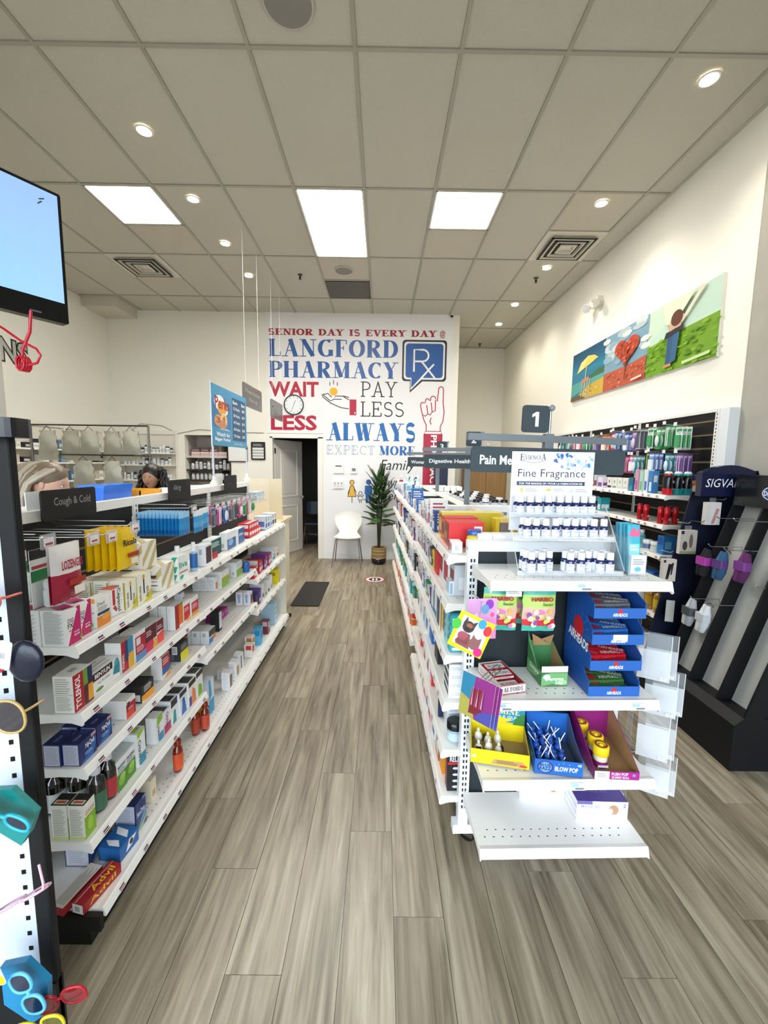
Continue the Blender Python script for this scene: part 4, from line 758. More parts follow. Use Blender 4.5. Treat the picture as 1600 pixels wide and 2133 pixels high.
# row 3
nq = 'f#0,0,1,1:1d2c66;f^.0,0,.75,.0,1,.5,1,.75,.4,.2:2a68b4;f@.35,.5,.88,.8:fff:NyQuil;f=.3,.25,.8,.42:9cc4e8:2;f#.7,.86,1,1:c89aa0;l#.06,.04,.94,.96:b8bccc;l=.12,.1,.88,.9:9a9eb0:10;t@.2,.35,.6,.6:8a98c8:NyQuil;t#.72,.2,1,.8:2c3c7c'
o, W, H, P = L(G3, (172, 1597), (215, 1563), 1552, .055, '1c2a62', nq, 'medicine_box', 'navy blue medicine box at the near corner of third shelf', side='26346c', topc='1a2658')
dup(o, (P[0]-.058, P[1]-.004, P[2]), label='navy blue medicine box left of the corner one')
dup(o, (P[0]-.005, P[1]+W+.012, P[2]), label='navy blue medicine box farther along the third shelf')
dup(o, (P[0]-.068, P[1]+W+.012, P[2]), label='navy blue medicine box in the second row, farther along')
L(G3, (272, 1500), (292, 1481), 1462, .09, 'ecebe6', 'f#0,0,1,.75:a82434;f#0,0,.8,.35:e8402c;f#.1,.55,.4,.85:7a1a28;f=.2,.4,.8,.55:fcc:2', 'medicine_box', 'red and orange medicine box after the navy ones')
L(G3, (296, 1466), (320, 1441), 1432, .06, '26272a', 'f#0,0,1,.4:f0a020;f^0,.1,.0,0,.4,0:f4f0e8;f=.2,.5,.9,.9:ddd:4;l#.2,.1,.9,.5:ccc', 'medicine_box', 'black medicine box with amber lower front'); carton('pill_jar', 'small black box with white label lying behind the amber one', 'box', (-1.05, 1.64, G3+S_), PI/2, .06, .05, .1, '202022', 'f#.3,.3,.9,.7:ddd;l#.3,.4,.9,.9:ccc')
L(G3, (339, 1418), (354, 1402), 1371, .05, 'eceae6', 'f#0,.5,1,1:b03040;f#0,.2,1,.5:3a64a8;f^.2,0,1,0,1,.3:e8a038;f=.1,.6,.9,.9:fdd:3', 'medicine_box', 'medicine box with red, blue and orange front on third shelf')
L(G3, (377, 1379), (394, 1364), 1343, .065, '35383c', 'f#0,0,1,.5:e8dc1e;f=.1,.6,.9,.9:aaa:3;l|.35,.4,.75,.85:111;l#.1,.05,.5,.4:5a6068', 'medicine_box', 'black box with bright yellow lower front'); L(G3, (394, 1363), (404, 1353), 1330, .05, '6a1c14', 'f#.1,.5,.9,.9:e88a1c;f#.1,.1,.9,.4:c8342c', 'medicine_box', 'dark red box with flame orange lettering block', dx=-.03)
z = .562
for i in range(5): L(z, (436, 1343), (452, 1329), 1316, .05, 'e6e8e8', 'f#0,.5,1,1:2c2c30;f#0,0,.6,.4:2a78b8;f#.6,.1,1,.5:d87a2c;l|.2,.5,.7,.9:444', 'medicine_box', 'white and black low box, '+['front', 'second', 'third', 'fourth', 'deepest'][i]+' on third shelf', dx=-.052*i)
L(z, (457, 1316), (473, 1310), 1274, .055, '1a1a1c', 'f#.08,.12,.92,.92:e4e6ea;f=.15,.2,.85,.85:c0c4cc:9', 'medicine_box', 'lone black box with white label on half empty shelf', side='222226')
for i in range(3): carton('medicine_box', 'small magenta box, '+ORD[i]+' from near, in third shelf shadow', 'box', (-1.06, 2.62+i*.062, z+S_), PI/2, .055, .08, .055, 'a42a86', 'f#.1,.4,.9,.7:c86ab0')
for i in range(2): L(z, (523, 1262), (531, 1257), 1235, .05, 'e4e2e8', 'f#.2,.1,.9,.8:6a4a50;l#.3,.2,.6,.8:8ac;l=.2,.6,.8,.9:99a:3', 'medicine_box', ['pale', 'second pale'][i]+' box with brown front at end of third shelf', dx=-.055*i)
z = .49
for i, (c1, c2, n) in enumerate((('3a2a5c', 'e0c040', 'dark violet'), ('5a4a8c', 'd8d0b0', 'violet'), ('e8e6ea', '7a5a9c', 'white and violet'), ('dcdccc', '8a8c40', 'cream and olive'), ('ececec', '2c3a30', 'white and black'), ('eee', '9c9c98', 'plain white'))):
    carton('medicine_box', n+' box in the far bay of third shelf', 'box', (-.963, 3.12+i*.085, z+S_), PI/2, .05, .1, .1+.02*(i % 3), c1, 'f#.1,.15,.9,.4:%s;l#.15,.2,.8,.7:%s' % (c2, c2))
carton('yellow_box', 'bright yellow box with red corner at the far end', 'box', (-.96, 3.76, z+S_), PI/2, .09, .09, .13, 'e8dc1c', 'f^.5,.0,1,0,1,.4:c42c2c;l@.2,.5,.8,.8:333:F')
# row 4
gb = 'f#0,0,1,.62:86b428;f#0,.62,1,.86:e8e4da;f@.1,.66,.9,.78:b0402c:COUGH;fo.5,.35,.25,.2:a4cc48;l=.1,.1,.9,.9:b2b2a8:16;l#0,0,1,.08:c8d48c;t#.0,.0,1,1:20201e;t#.1,.1,.45,.9:e8e0c8;t#.18,.2,.38,.8:c06048'
o, W, H, P = L(G4, (191, 1750), (208, 1722), 1680, .052, 'ece9dc', gb, 'syrup_box', 'pale syrup box with lime front at near corner of fourth shelf')
dup(o, (P[0]-.056, P[1], P[2]), label='pale syrup box left of the lime fronted one')
def dark_bottle(lab, x, y, z, h=.165, lc='e6eaea', r=.031, body='16100e', g=None): return bottle('syrup_bottle', lab, (x, y, z+S_), r, h, body, 'c9ccd0', .42, .13, lc, (.06, .48), mat='glass', capr=.016, group=g)
dark_bottle('dark syrup bottle with silver cap and red label', -1.0, 1.424, G4, .175, 'b03038', .028)
dark_bottle('dark syrup bottle behind the lime fronted box, green label', -1.005, 1.367, G4, .16, '3c6a50')
dark_bottle('dark syrup bottle, middle one behind the pale boxes', -1.075, 1.375, G4, .165, 'dfe6e8')
dark_bottle('dark syrup bottle, left one behind the pale boxes', -1.145, 1.36, G4, .165, 'dfe6e8')
dark_bottle('dark syrup bottle deepest at left with green label', -1.2, 1.31, G4, .165, '2c5848')
gr = 'f#0,0,1,.55:4f8c24;fo.5,.3,.35,.16:86b83c;fo.6,.42,.3,.1:a4cc5c;f#0,.55,1,.6:9cb8c0;f@.1,.72,.9,.82:222:PROSPAN;f=.1,.62,.9,.7:556:2;l#.1,.1,.9,.9:c8d4da;t#.1,.1,.9,.9:cfd9dc'
L(G4, (246, 1655), (263, 1631), 1592, .06, 'e9ecec', gr, 'syrup_box', 'tall white box with leafy green front, nearest of two'); L(G4, (265, 1629), (285, 1606), 1570, .06, 'e9ecec', gr, 'syrup_box', 'tall white box with leafy green front, farther of two')
L(G4, (287, 1602), (307, 1580), 1532, .06, 'eaeeee', 'f?.2,.05,.5,.75:2a2a30:Otrivin;f^.2,.8,1,.95,1,1,.1,1:9cc43c;f#.3,0,1,.3:2a8cac;t#.2,.2,.8,.8:9cc43c', 'spray_box', 'white box with sideways dark word and lime patch'); carton('medicine_box', 'little coral red box between taller boxes on fourth shelf', 'box', (-.99, 1.79, G4+S_), PI/2, .03, .04, .06, 'e8483c')
L(G4, (327, 1552), (343, 1534), 1498, .045, 'e9eaea', 'f^.1,.6,.9,.75,1,1,.2,1:8cbc3c;f?.2,.1,.5,.6:345:Helixia;f#.3,0,1,.3:3c8cb0;l=.3,.1,.5,.9:d8dadc:10', 'syrup_box', 'tall box with lime top and blue foot, grey side')
cs = (('ece9ea', 'f#0,0,1,.4:b8305c;f?.3,.2,.7,.9:5c3a70:Otrivin', 'white box with plum lettering on fourth shelf', (343, 1532), (357, 1515), 1487), ('ecefef', 'f#0,.7,1,1:2c2c30;f^.2,0,.8,0,.7,.5,.4,.55:2a9490', 'white box with black band and teal figure, narrow', (358, 1513), (373, 1497), 1463),
      ('e8ecf0', 'f#0,.8,1,1:2c2c30;f^.2,0,.9,0,.7,.6,.4,.7:2c6cb8;fo.5,.6,.2,.1:2c6cb8', 'white box with black band and blue figure', (376, 1495), (393, 1477), 1447), ('efe9e2', 'f#0,.8,1,1:2c2c30;f#0,0,.35,.4:4c4c90;f^.3,0,1,0,.9,.5,.5,.7:e88c5c', 'white box with black band and orange figure', (395, 1475), (412, 1457), 1425), ('eef0ea', 'f#0,.8,1,1:2c2c30;f^.2,0,.9,0,.8,.4,.3,.5:7cb83c', 'tall white box with black band and green leaf', (414, 1456), (430, 1440), 1405))
for c_, sp, lb, A, B, tp in cs: L(G4, A, B, tp, .08, c_, sp+';t#.1,.1,.9,.9:3a3a3c', 'medicine_box', lb)
# bottom deck
ad = 'f#0,0,1,1:a01c24;f@.15,.25,.85,.8:f0b428:Advil;t@.3,.12,.9,.62:f0b428:Advil;t#.0,.7,1,.76:c8c0b4;l#.04,.04,.96,.96:e8e6e0;l|.25,.15,.75,.85:222'
carton('pain_relief_box', 'dark red box with yellow lettering on the bottom shelf', 'box', (-.957, 1.205, GB1+S_), math.radians(78), .15, .045, .036, '9c1c24', ad)
carton('pain_relief_box', 'grey backed box lying beside the dark red box', 'box', (-1.02, 1.2, GB1+S_), math.radians(78), .15, .05, .03, 'a82a2c', 't#0,0,1,1:d8d6d0;t=.06,.1,.94,.9:8c8a84:8')
carton('nasal_strip_box', 'blue box with white leaf shapes on the bottom shelf', 'box', (-.95, 1.385, GB1+S_), math.radians(84), .1, .085, .055, '1c64a8', 'f^.3,.2,.6,.3,.9,.8,.5,.9:f0f4f8;t^.1,.1,.35,.35,.3,.9,.1,.6:f0f4f8;t^.5,.1,.8,.3,.9,.9,.6,.7:f0f4f8;fo.6,.6,.1,.2:222')
nc = 'f#0,0,1,1:26407e;f^0,.0,1,.35,1,.6,.3,.2:6a9cc8;f^0,0,.6,0,1,.2,1,.3:a8b88c;fo.62,.68,.3,.24:1c2c64;f@.1,.5,.85,.7:e4e8f4:NeoCitran;f#.7,.92,1,1:8a9cc4;l#.05,.03,.95,.97:c4c8d4;l=.15,.1,.85,.9:a8acb8:14'
L(GB1, (291, 1739), (314, 1708), 1680, .085, '1c2450', nc, 'cold_powder_box', 'navy cold powder box with silver side, farther of two'); carton('cold_powder_box', 'navy cold powder box standing behind the blue leaf box', 'box', (-1.05, 1.37, GB1+S_), PI/2, .125, .09, .135, '1c2450', nc)
carton('medicine_box', 'cream box between the two navy cold powder boxes', 'box', (-.985, 1.66, GB1+S_), PI/2, .04, .05, .1, 'e6dcc0', 'f#.2,.2,.8,.5:c8a070')
amb = lambda x, y, lab, lc: bottle('syrup_bottle', lab, (x, y, GB1+S_), .028, .155, '7a2010', '8c2a14', .5, .14, lc, (.1, .6), mat='glass', sy=.75)
amb(-.965, 1.86, 'red brown syrup bottle with orange label on bottom shelf', 'e0582c'); amb(-1.0, 2.13, 'dark red syrup bottle, left of the far pair', 'a83c28'); amb(-.965, 2.17, 'dark red syrup bottle, right of the far pair', 'c8503c')
L(GB1, (423, 1512), (433, 1498), 1466, .07, 'eaa81e', 'f#0,0,1,.8:e8a41c;l#.1,.1,.9,.8:e0a020', 'medicine_box', 'amber yellow upright box on the bottom shelf'); L(GB1, (437, 1490), (448, 1476), 1420, .05, 'd8e4ec', 'f#0,0,1,.4:2c94c8;l#0,0,1,.3:2c94c8;f^0,.4,.6,.5,.3,1,0,1:3ca0d0', 'medicine_box', 'tall white and sky blue box on the bottom shelf')
for i in range(4): carton('medicine_box', ['white box with brown picture, nearest of the lone four', 'white box, second of the lone four', 'pale grey box with blue edge, third of lone four', 'low white pack behind the lone four'][i], 'box', ((-.975, -.975, -.99, -1.06)[i], 2.56+i*.13-(.25 if i == 3 else 0), GB1+S_), PI/2, .06, .05, (.12, .13, .12, .06)[i], 'eeeeec', ['f#.2,.1,.9,.8:7a5a50', 'f#.2,.2,.9,.7:b88a68', 'f#.1,.1,.5,.9:4c5c80', 'f#.2,.2,.8,.8:ccc'][i]+';l=.2,.1,.8,.9:d4d8dc:8')
o = None
for i in range(4):
    loc = (-1.05-.055*(i % 2), 2.42, GB1+S_+.064*(i//2)); lb = 'small white carton, '+['lower right', 'lower left', 'upper right', 'upper left'][i]+' of a block of four'
    if o is None: o = carton('white_carton', lb, 'carton', loc, PI/2, .08, .05, .062, 'e4eaee', 'l=.1,.2,.9,.8:c0c8d0:4', group='block of white cartons on the bottom shelf')
    else: dup(o, loc, label=lb)
for i, (c1, c2, n) in enumerate((('e8e4dc', 'c83c34', 'white box with red top'), ('ecebe8', 'd88a4c', 'white box with orange band'), ('5ab0d4', '2c88b8', 'sky blue pouch box'), ('4ca8d0', 'dfeef4', 'turquoise box'), ('7a3440', 'c8b8b8', 'maroon box'))):
    carton('medicine_box', n+' on the far bottom deck', 'box', (-.97-.03*(i % 2), 3.02+i*.11, GB1+S_), PI/2, .06, .06, .1+.015*(i % 3), c1, 'f#.1,.4,.9,.9:%s;l#.2,.6,.9,.95:%s' % (c2, c2))
o = None
for i in range(4):
    loc = (-.965, 3.66, GB1+S_+.05*i); lb = 'pale blue carton, '+['lowest', 'second lowest', 'third lowest', 'topmost'][i]+' of the far stack'
    if o is None: o = carton('blue_carton', lb, 'carton', loc, PI/2, .13, .12, .049, 'a9c8dc', 'f#.1,.3,.7,.7:d8e8f0', group='stack of pale blue cartons')
    else: dup(o, loc, label=lb)
# ------------------------------------------------------------------ end shelves facing the camera
E1, E2, E3, E4 = EZ
def Ebox(z, A, B, top, D, base, spec, name, label, side=None, topc=None, dz=0, mat='paper', group=None):
    a = atZ(*A, z); b = atZ(*B, z); W = (b-a).to_2d().length; rz = math.atan2(b.y-a.y, b.x-a.x); H = atY(A[0], top, a.y).z-z
    return carton(name, label, name.split('_')[-1], (a.x, a.y, z+S_+dz), rz, W, D, H, base, spec, side, topc, group, mat), W, H, a, rz
# fragrance rack
fr = thing('acrylic_rack', 'clear three tier acrylic rack holding small blue bottles', 'rack', RW(-.19, -.2, E1+S_), RZ)
TW = .37; TI = [(.0, .004, .1), (.07, .112, .075), (.142, .19, .068)]    # back offset, height, depth
for k, (yo, zz, dd) in enumerate(TI):
    x1 = TW+.0-.035*(2-k)*0
    m_ = MB().box(0, yo, zz-.003, TW, yo+dd, zz, 'e6eef2', 'clear').box(0, yo-.003, zz-.003, TW, yo, zz+.014, 'f2f6f8', 'film')
    m_.build('tier', fr)
    for q in range(1, 9): MB().box(TW*q/9, yo-.005, zz, TW*q/9+.0015, yo-.003, zz+.012, 'f4f8fa', 'film').build('divider', fr)
for xx in (0, TW): MB().prism([(-.003, .0), (.1, 0), (.14, .11), (.21, .11), (.21, .225), (.135, .225)], xx+.003, 'e6eef2', 'clear', 'x', xx).tube([(xx+.0015, -.003, .02), (xx+.0015, .14, .228)], .002, 'fafcff', 4, 'film').build('side_panel', fr)
def frag():
    t = thing('fragrance_bottle', '', 'bottle', group='small blue fragrance bottles'); h = .075; r = .0143
    MB().lathe([(r*.92, 0), (r, .002), (r, .042), (r*.7, .049), (r*.62, .051)], '1d2560', 12, mat='glass').build('bottle_body', t)
    MB().lathe([(r*.84, .05), (r*.84, .073), (r*.74, .075)], 'f6f8fa', 12).build('cap', t)
    m_ = MB().lathe([(r+.0004, .004), (r+.0004, .036)], 'eef2f8', 12, mat='paper', cap=False)
    for z in (.03, .026, .012): m_.box(-r*.5, -r-.0012, z, r*.4, -r-.0008, z+.0015, '8a94b8', 'paper')
    m_.build('label', t); return t
f0 = None
def put(tier, row, xs, y, mark=False):
    global f0
    for i, x in enumerate(xs):
        lb = 'small blue bottle with white cap, %s from left, %s row, %s tier' % (ORD[i], row, tier)
        c = RW(-.19+x, -.2+y, E1+S_+dict(bottom=.004, middle=.112, top=.19)[tier]+.0005); rz = R.uniform(-.5, .5)
        if f0 is None: f0 = frag(); f0.location = c; f0['label'] = lb
        else: dup(f0, c, rz, lb)
        if mark and i in (1, 3, 6, 7): 
            pass
px2x = lambda px, y: (px-796)/870*y-.652+.19+(y-1.6)*.026
put('bottom', 'front', [px2x(q, 1.42) for q in (1115, 1137, 1199, 1222, 1264, 1285)], .018)
put('bottom', 'second', [px2x(q, 1.45) for q in (1103, 1126, 1152, 1187, 1211, 1236, 1253, 1275)], .046)
put('bottom', 'third', [px2x(q, 1.48) for q in (1096, 1143, 1200, 1222, 1244, 1266)], .074)
put('middle', 'front', [px2x(q, 1.51) for q in (1098, 1117, 1137, 1158, 1181, 1199, 1217, 1239, 1260)], .09)
put('middle', 'back', [px2x(q, 1.54) for q in (1088, 1107, 1128, 1168, 1190, 1208, 1228)], .118)
put('top', 'front', [px2x(q, 1.57) for q in (1083, 1104, 1121, 1142, 1167, 1184, 1200, 1217, 1234)], .158)
put('top', 'back', [px2x(q, 1.6) for q in (1076, 1093, 1112, 1131, 1152, 1175, 1192, 1208, 1226)], .188)
c = thing('display_card', 'white fragrance display card with blue ink clouds and serif words', 'card', RW(-.155, .0155, E1+S_+.125), RZ); CW, CHh = .322, .305
MB().box(0, 0, 0, CW, .003, CHh, 'f4f7fb', 'paper').build('board', c)
m_ = MB(); decals(m_, CW, CHh, CHh, 'f#.07,.575,.9,.625:2a3358;f@.1,.585,.87,.612:f4f6fa:FOR THE MAKING OF / POUR LA FABRICATION DE :;f#.12,.49,.15,.545:d8cc50;f=.18,.49,.34,.54:b8bcc4:2;fo.46,.52,.03,.02:d8cc50;f=.52,.5,.66,.54:b8bcc4:2;f#.72,.49,.76,.54:d0d8dc;f=.79,.49,.94,.54:b8bcc4:2')
E_ = [(random.Random(5).uniform, 0)]; rr = random.Random(5)
for i in range(46):
    u = rr.uniform(.52, .985); v = rr.uniform(.8, .97)-max(0, .62-u)*.0-(u-.5)*rr.uniform(-.15, .28)*.8; s_ = rr.uniform(.008, .035)
    if v < .985 and u < .97: m_.poly([((u+s_*math.cos(a)*rr.uniform(.4, 1))*CW, -.0016-.00002*i, min(.99, v+s_*math.sin(a)*rr.uniform(.4, 1.2))*CHh) for a in [k*PI/3.5 for k in range(7)]], rr.choice(['3f7fd0', '6aa0e0', '9cc4ee', 'c4dcf4', '2c62b8']))
m_.text('E', (CW*.1, -.001, CHh*.89), (1, 0, 0), (0, 0, 1), .016, .024, '2a3040', serif=(.14, .06, .06)).text('SSENCI', (CW*.155, -.001, CHh*.9), (1, 0, 0), (0, 0, 1), .06, .016, '2a3040', serif=(.14, .06, .06)).text('A', (CW*.35, -.001, CHh*.89), (1, 0, 0), (0, 0, 1), .02, .026, '2a3040', serif=(.14, .06, .06))
m_.ribbon([(CW*.1, CHh*.885), (CW*.26, CHh*.86), (CW*.4, CHh*.88)], .0012, (0, -.001, 0), (1, 0, 0), (0, 0, 1), '2a3040')
m_.text('Fine Fragrance', (CW*.08, -.001, CHh*.65), (1, 0, 0), (0, 0, 1), CW*.82, CHh*.13, '1c2340', bold=-.005)
m_.build('print', c)
# clear bin with teal sachets
bn = thing('acrylic_bin', 'clear bin at the right end of the top end shelf', 'bin', RW(.205, -.19, E1+S_), RZ)
MB().box(0, 0, 0, .062, .12, .003, 'e8eef2', 'clear').box(0, 0, 0, .003, .12, .13, 'e8eef2', 'clear').box(.059, 0, 0, .062, .12, .13, 'e8eef2', 'clear').box(0, .117, 0, .062, .12, .16, 'e8eef2', 'clear').box(0, 0, 0, .062, .003, .075, 'e8eef2', 'film').build('walls', bn)
m_ = MB(); decals(m_, .062, .003, .075, 'f#.1,.1,.95,.95:eef4f8;f=.2,.5,.9,.8:889:3;fo.5,.3,.2,.12:6ab8d8', (0, -.001, 0)); m_.build('card', bn)
for i in range(4):
    s_ = MB(); s_.T = Matrix.Rotation(-.12, 4, 'X'); s_.bev(0, 0, 0, .045, .014, .17, .005, ['3ab0c4', '2c9cbc', '4ab8cc', '2a90b0'][i], 'bag', 'z')
    decals(s_, .045, .014, .17, 'f#.1,.35,.9,.6:8ad4e0;f=.15,.45,.85,.58:fff:2;f^.1,.8,.4,.95,.7,.85,.9,.97,.9,.75,.1,.75:f0608c')
    tag(s_.build('teal_sachet', None, RW(.213, -.175+.022*i, E1+S_+.006), RZ), 'teal sachet with pink top, %s in the clear bin' % ORD[i], 'sachet', 'teal sachets in the clear bin')
# ---- second end shelf
def tray(name, label, z, A, B, D, Hf, Hs, Hb, col, inner, spec='', cat='box', rz=None, th=.002, W=None):
    a = atZ(*A, z); b = atZ(*B, z) if B else a; W = W or (b-a).to_2d().length; rz = math.atan2(b.y-a.y, b.x-a.x) if rz is None else rz
    t = thing(name, label, cat, (a.x, a.y, z+(.0055 if z == E3 else S_)), rz)
    MB().box(0, 0, 0, W, D, th, inner).build('floor_panel', t)
    f = MB().box(0, 0, 0, W, th, Hf, col); f.poly([(th, th+.0003, th), (W-th, th+.0003, th), (W-th, th+.0003, Hf), (th, th+.0003, Hf)], inner); decals(f, W, D, Hf, ';'.join(q for q in spec.split(';') if q.strip().startswith('f'))); f.build('front_panel', t)
    for sg in (0, 1):
        x = 0 if sg == 0 else W-th; m_ = MB().prism([(th, 0), (D, 0), (D, Hb), (D*.55, Hs), (th, Hf)], x+th, col, 'paper', 'x', x)
        xx = th+.0003 if sg == 0 else W-th-.0003; m_.poly([(xx, th, 0), (xx, D, 0), (xx, D, Hb), (xx, D*.55, Hs), (xx, th, Hf)], inner)
        decals(m_, W, D, Hf, ';'.join(q for q in spec.split(';') if q.strip().startswith('rl'[0 if sg else 1]))); m_.build('side_panel', t)
    MB().box(0, D-th, 0, W, D, Hb, col).build('back_panel', t)
    return t, W, a, rz
def place(t, W, a, rz, x, y, z): return (a.x+x*math.cos(rz)-y*math.sin(rz), a.y+x*math.sin(rz)+y*math.cos(rz), z)
# four tier candy display
a = atZ(1224, 1450, E2); b = atZ(1330, 1450, E2); AW = (b-a).to_2d().length; AR = math.atan2(b.y-a.y, b.x-a.x); AD = .195; AH = .372
ah = thing('candy_display', 'tall blue cardboard display with four trays of wrapped candy', 'display', (a.x, a.y, E2+S_), AR)
prof = [(AD, 0), (AD, AH), (.1, AH)]
for k in range(3, -1, -1): z0 = k*.094; prof += [(.012, z0+.058), (0, z0+.052), (0, z0+.002)] if k == 3 else [(.045, z0+.088), (.03, z0+.07), (.0, z0+.052), (0, z0+.002)]
for sg in (0, 1):
    x = 0 if sg == 0 else AW-.003; m_ = MB().prism(prof, x+.003, '1c4f9c', 'paper', 'x', x)
    if sg == 0:
        e_ = -.0006
        for i in range(16): an = i*PI/8; m_.poly([(e_, .1+.035*math.cos(an), .2+.035*math.sin(an)), (e_, .1+.085*math.cos(an+.05), .2+.085*math.sin(an+.05)), (e_, .1+.085*math.cos(an-.05), .2+.085*math.sin(an-.05))], '2c64b4')
        m_.poly([(e_*1.6, .095+.036*math.cos(q*PI/8), .215+.042*math.sin(q*PI/8)) for q in range(16)], 'c8242c')
        m_.text('AIRHEADS', (e_*2.2, .165, .165), (0, -1, -.12), (0, -.1, 1), .145, .035, 'f4f6fa', bold=.03)
    m_.build('side_panel', ah)
MB().box(0, AD-.003, 0, AW, AD, AH, '1c4f9c').build('back_panel', ah)
fl_ = ['5c6a4a', 'c8202c', '2660b0', '4a4a4e']; nm = ['green', 'red', 'blue', 'silver']
wr = [('3f6c3a', 'c8242c', 'dfe8d8'), ('c0182a', 'e04450', 'f4ecec'), ('2a68b4', 'c8242c', 'e4ecf4'), ('6a6c70', 'c02430', 'eceef0')]
for k in range(4):
    z0 = k*.094; m_ = MB().box(.003, 0, z0, AW-.003, AD-.003, z0+.002, 'b49a74').box(0, -.003, z0, AW, 0, z0+.036, '2460b0')
    m_.poly([(.004, .0004, z0+.002), (AW-.004, .0004, z0+.002), (AW-.004, .0004, z0+.035), (.004, .0004, z0+.035)], 'b49a74')
    decals(m_, AW, .036, .036, 'fo.5,.66,.05,.24:c8242c;f@.36,.18,.64,.5:f4f6fa:AIRHEADS' + (';f#.4,.3,.68,1:f2f2f0;f|.45,.3,.6,.5:444' if k == 2 else ''), (0, -.003, z0)); m_.build('tray', ah)
    pr = None
    for i in range(9):
        cc = wr[k]; lay = i//3
        loc = place(None, AW, a, AR, AW/2+.006*((i*5) % 3-1), .04+.034*(i % 3)+.008*lay, E2+S_+z0+.0035+.0125*lay+.003*(i % 3)); lb = '%s wrapped candy bar, %s in the %s tray' % (nm[k], ORD[i], ['lowest', 'second lowest', 'third', 'topmost'][k])
        if pr is None:
            s_ = MB().prism([(-.017, .001), (0, -.0005), (.017, .001), (.017, .008), (0, .011), (-.017, .008)], .066, cc[0], 'bag', 'x', -.066)
            decals(s_, .132, .034, .0115, 't#.0,.05,1,.95:%s;to.16,.5,.12,.42:%s;t@.34,.2,.97,.8:%s:AIRHEADS' % cc, (-.066, -.017, 0)); pr = s_.build('candy_bar', None, loc, AR-.25); tag(pr, lb, 'candy', 'wrapped candy bars in the blue display')
        else: dup(pr, loc, AR+((i*37) % 7-3)*.1-.15, lb)
# red and white mint tray
t, W, a, rz = tray('mint_tray', 'open white and red mint tray at front of second end shelf', E2, (1043, 1449), (1094, 1442), .17, .034, .036, .036, 'e6dcd8', '9c3038', 'f$.1,.25,.9,.75:26262a:ALTOIDS;f#0,0,1,.08:a82834;f#0,.92,1,1:a82834;l$.1,.3,.5,.7:b8a4a0:ALTOIDS;l$.55,.3,.95,.7:b8a4a0:ALTOIDS;l#0,0,1,.06:a82834')
tn = None
for i in range(3):
    loc = place(t, W, a, rz, .005, .012+.05*i, E2+S_+[.004, .02, .022][i]); lb = 'red and white mint tin, %s from the front of the tray' % ORD[i]
    if tn is None:
        s_ = MB(); s_.T = Matrix.Rotation(.06, 4, 'X'); s_.bev(0, 0, 0, W-.01, .046, .013, .007, 'b4242e', 'gloss', 'z'); decals(s_, W-.01, .046, .013, 't#.08,.15,.92,.85:f0ece8;t$.14,.32,.86,.68:222:ALTOIDS;f#.05,.2,.95,.8:e8e2de;f$.2,.3,.8,.7:222:ALTOIDS')
        tn = s_.build('mint_tin', None, loc, rz); tag(tn, lb, 'tin', 'mint tins in the red tray')
    else: dup(tn, loc, rz, lb)
# green gum carton
t, W, a, rz = tray('gum_carton', 'open green and white gum carton with brown cardboard flaps', E2, (1127, 1431), (1181, 1430), .13, .052, .085, .12, '3f7a48', 'a8865c', 'f^0,0,.4,.2,1,.1,1,1,.3,1,0,.7:6fa86a;fo.2,.7,.14,.2:cfe4c4;fo.8,.3,.18,.2:9cc88c;f@.15,.35,.85,.7:f4f6f2:Dentyne;f@.55,.15,.8,.33:f4f6f2:ICE;l^0,0,.6,.3,1,1,0,1:6fa86a;l@.2,.5,.8,.9:f0f4ee:Dentyne')
MB().box(.0, -.0, .054, W, .003, .076, 'ece8e0').poly([(-.004, .02, .05), (-.012, .1, .13), (-.002, .13, .16), (0, .13, .06)], '4a8450').poly([(W*.2, .128, .1), (W*.9, .128, .1), (W*.95, .11, .15), (W*.55, .13, .125), (W*.1, .12, .15)], 'a8865c').build('flap', t)
# jelly candy bags hung under the top end shelf
def candy_bag(lab, x, y, w_, h, z, rz, g='hanging candy bags'):
    t = thing('candy_bag', lab, 'bag', RW(x, y, z), RZ+rz, g); m_ = MB(); n = 7
    V = []; 
    for j in range(n+1):
        v = j/n; puff = .018*math.sin(PI*v)**.7
        for i in range(n+1): u = i/n; V.append((u*w_+.0015*math.sin(j*2.1), -puff*math.sin(PI*u)**.6+.002*math.sin(i*2+j*3), -h+v*h))
    F = []; C = []
    for j in range(n):
        for i in range(n): F.append((j*(n+1)+i, j*(n+1)+i+1, (j+1)*(n+1)+i+1, (j+1)*(n+1)+i)); C.append('48b8a4' if j == 0 or j == n-1 else ('d8343c' if j == 1 else ('e4b8a8' if j < 4 else 'b4d468')))
    m_.add(V, F, C, 'bag', True); V2 = [(x_, .004, z_) for x_, y_, z_ in V]; m_.add(V2, F, '2c9c8c', 'bag'); m_.build('pouch', t)
    p_ = MB(); pu = -.021
    p_.text('HARIBO', (w_*.2, pu, -h*.27), (1, 0, 0), (0, 0, 1), w_*.66, h*.1, 'a81c28', bold=.05); p_.text('Sauer', (w_*.55, pu-.0005, -h*.37), (1, 0, 0), (0, 0, 1), w_*.32, h*.07, '2a2a2a', bold=.01)
    rr = random.Random(3)
    for i in range(26):
        u, v = rr.uniform(.12, .88), rr.uniform(.14, .5); s_ = rr.uniform(.004, .011); p_.poly([(w_*u+s_*math.cos(k*PI/4), pu-.0002*i*.1, -h+v*h+s_*math.sin(k*PI/4)) for k in range(8)], rr.choice(['d87ca8', 'e8a84c', '8c4c9c', 'ecd4b8', 'c4d060', 'e8c8c0']))
    p_.build('print', t); MB().tube([(w_/2, .003, 0), (w_/2, .003, .012), (w_/2, .07, .012)], .0018, 'c8c8c8', 5).build('peg_hook', t)
    return t
cb = candy_bag('bright candy bag, the full one in front', .05-.2, -.16, .118, .158, 1.183, 0)
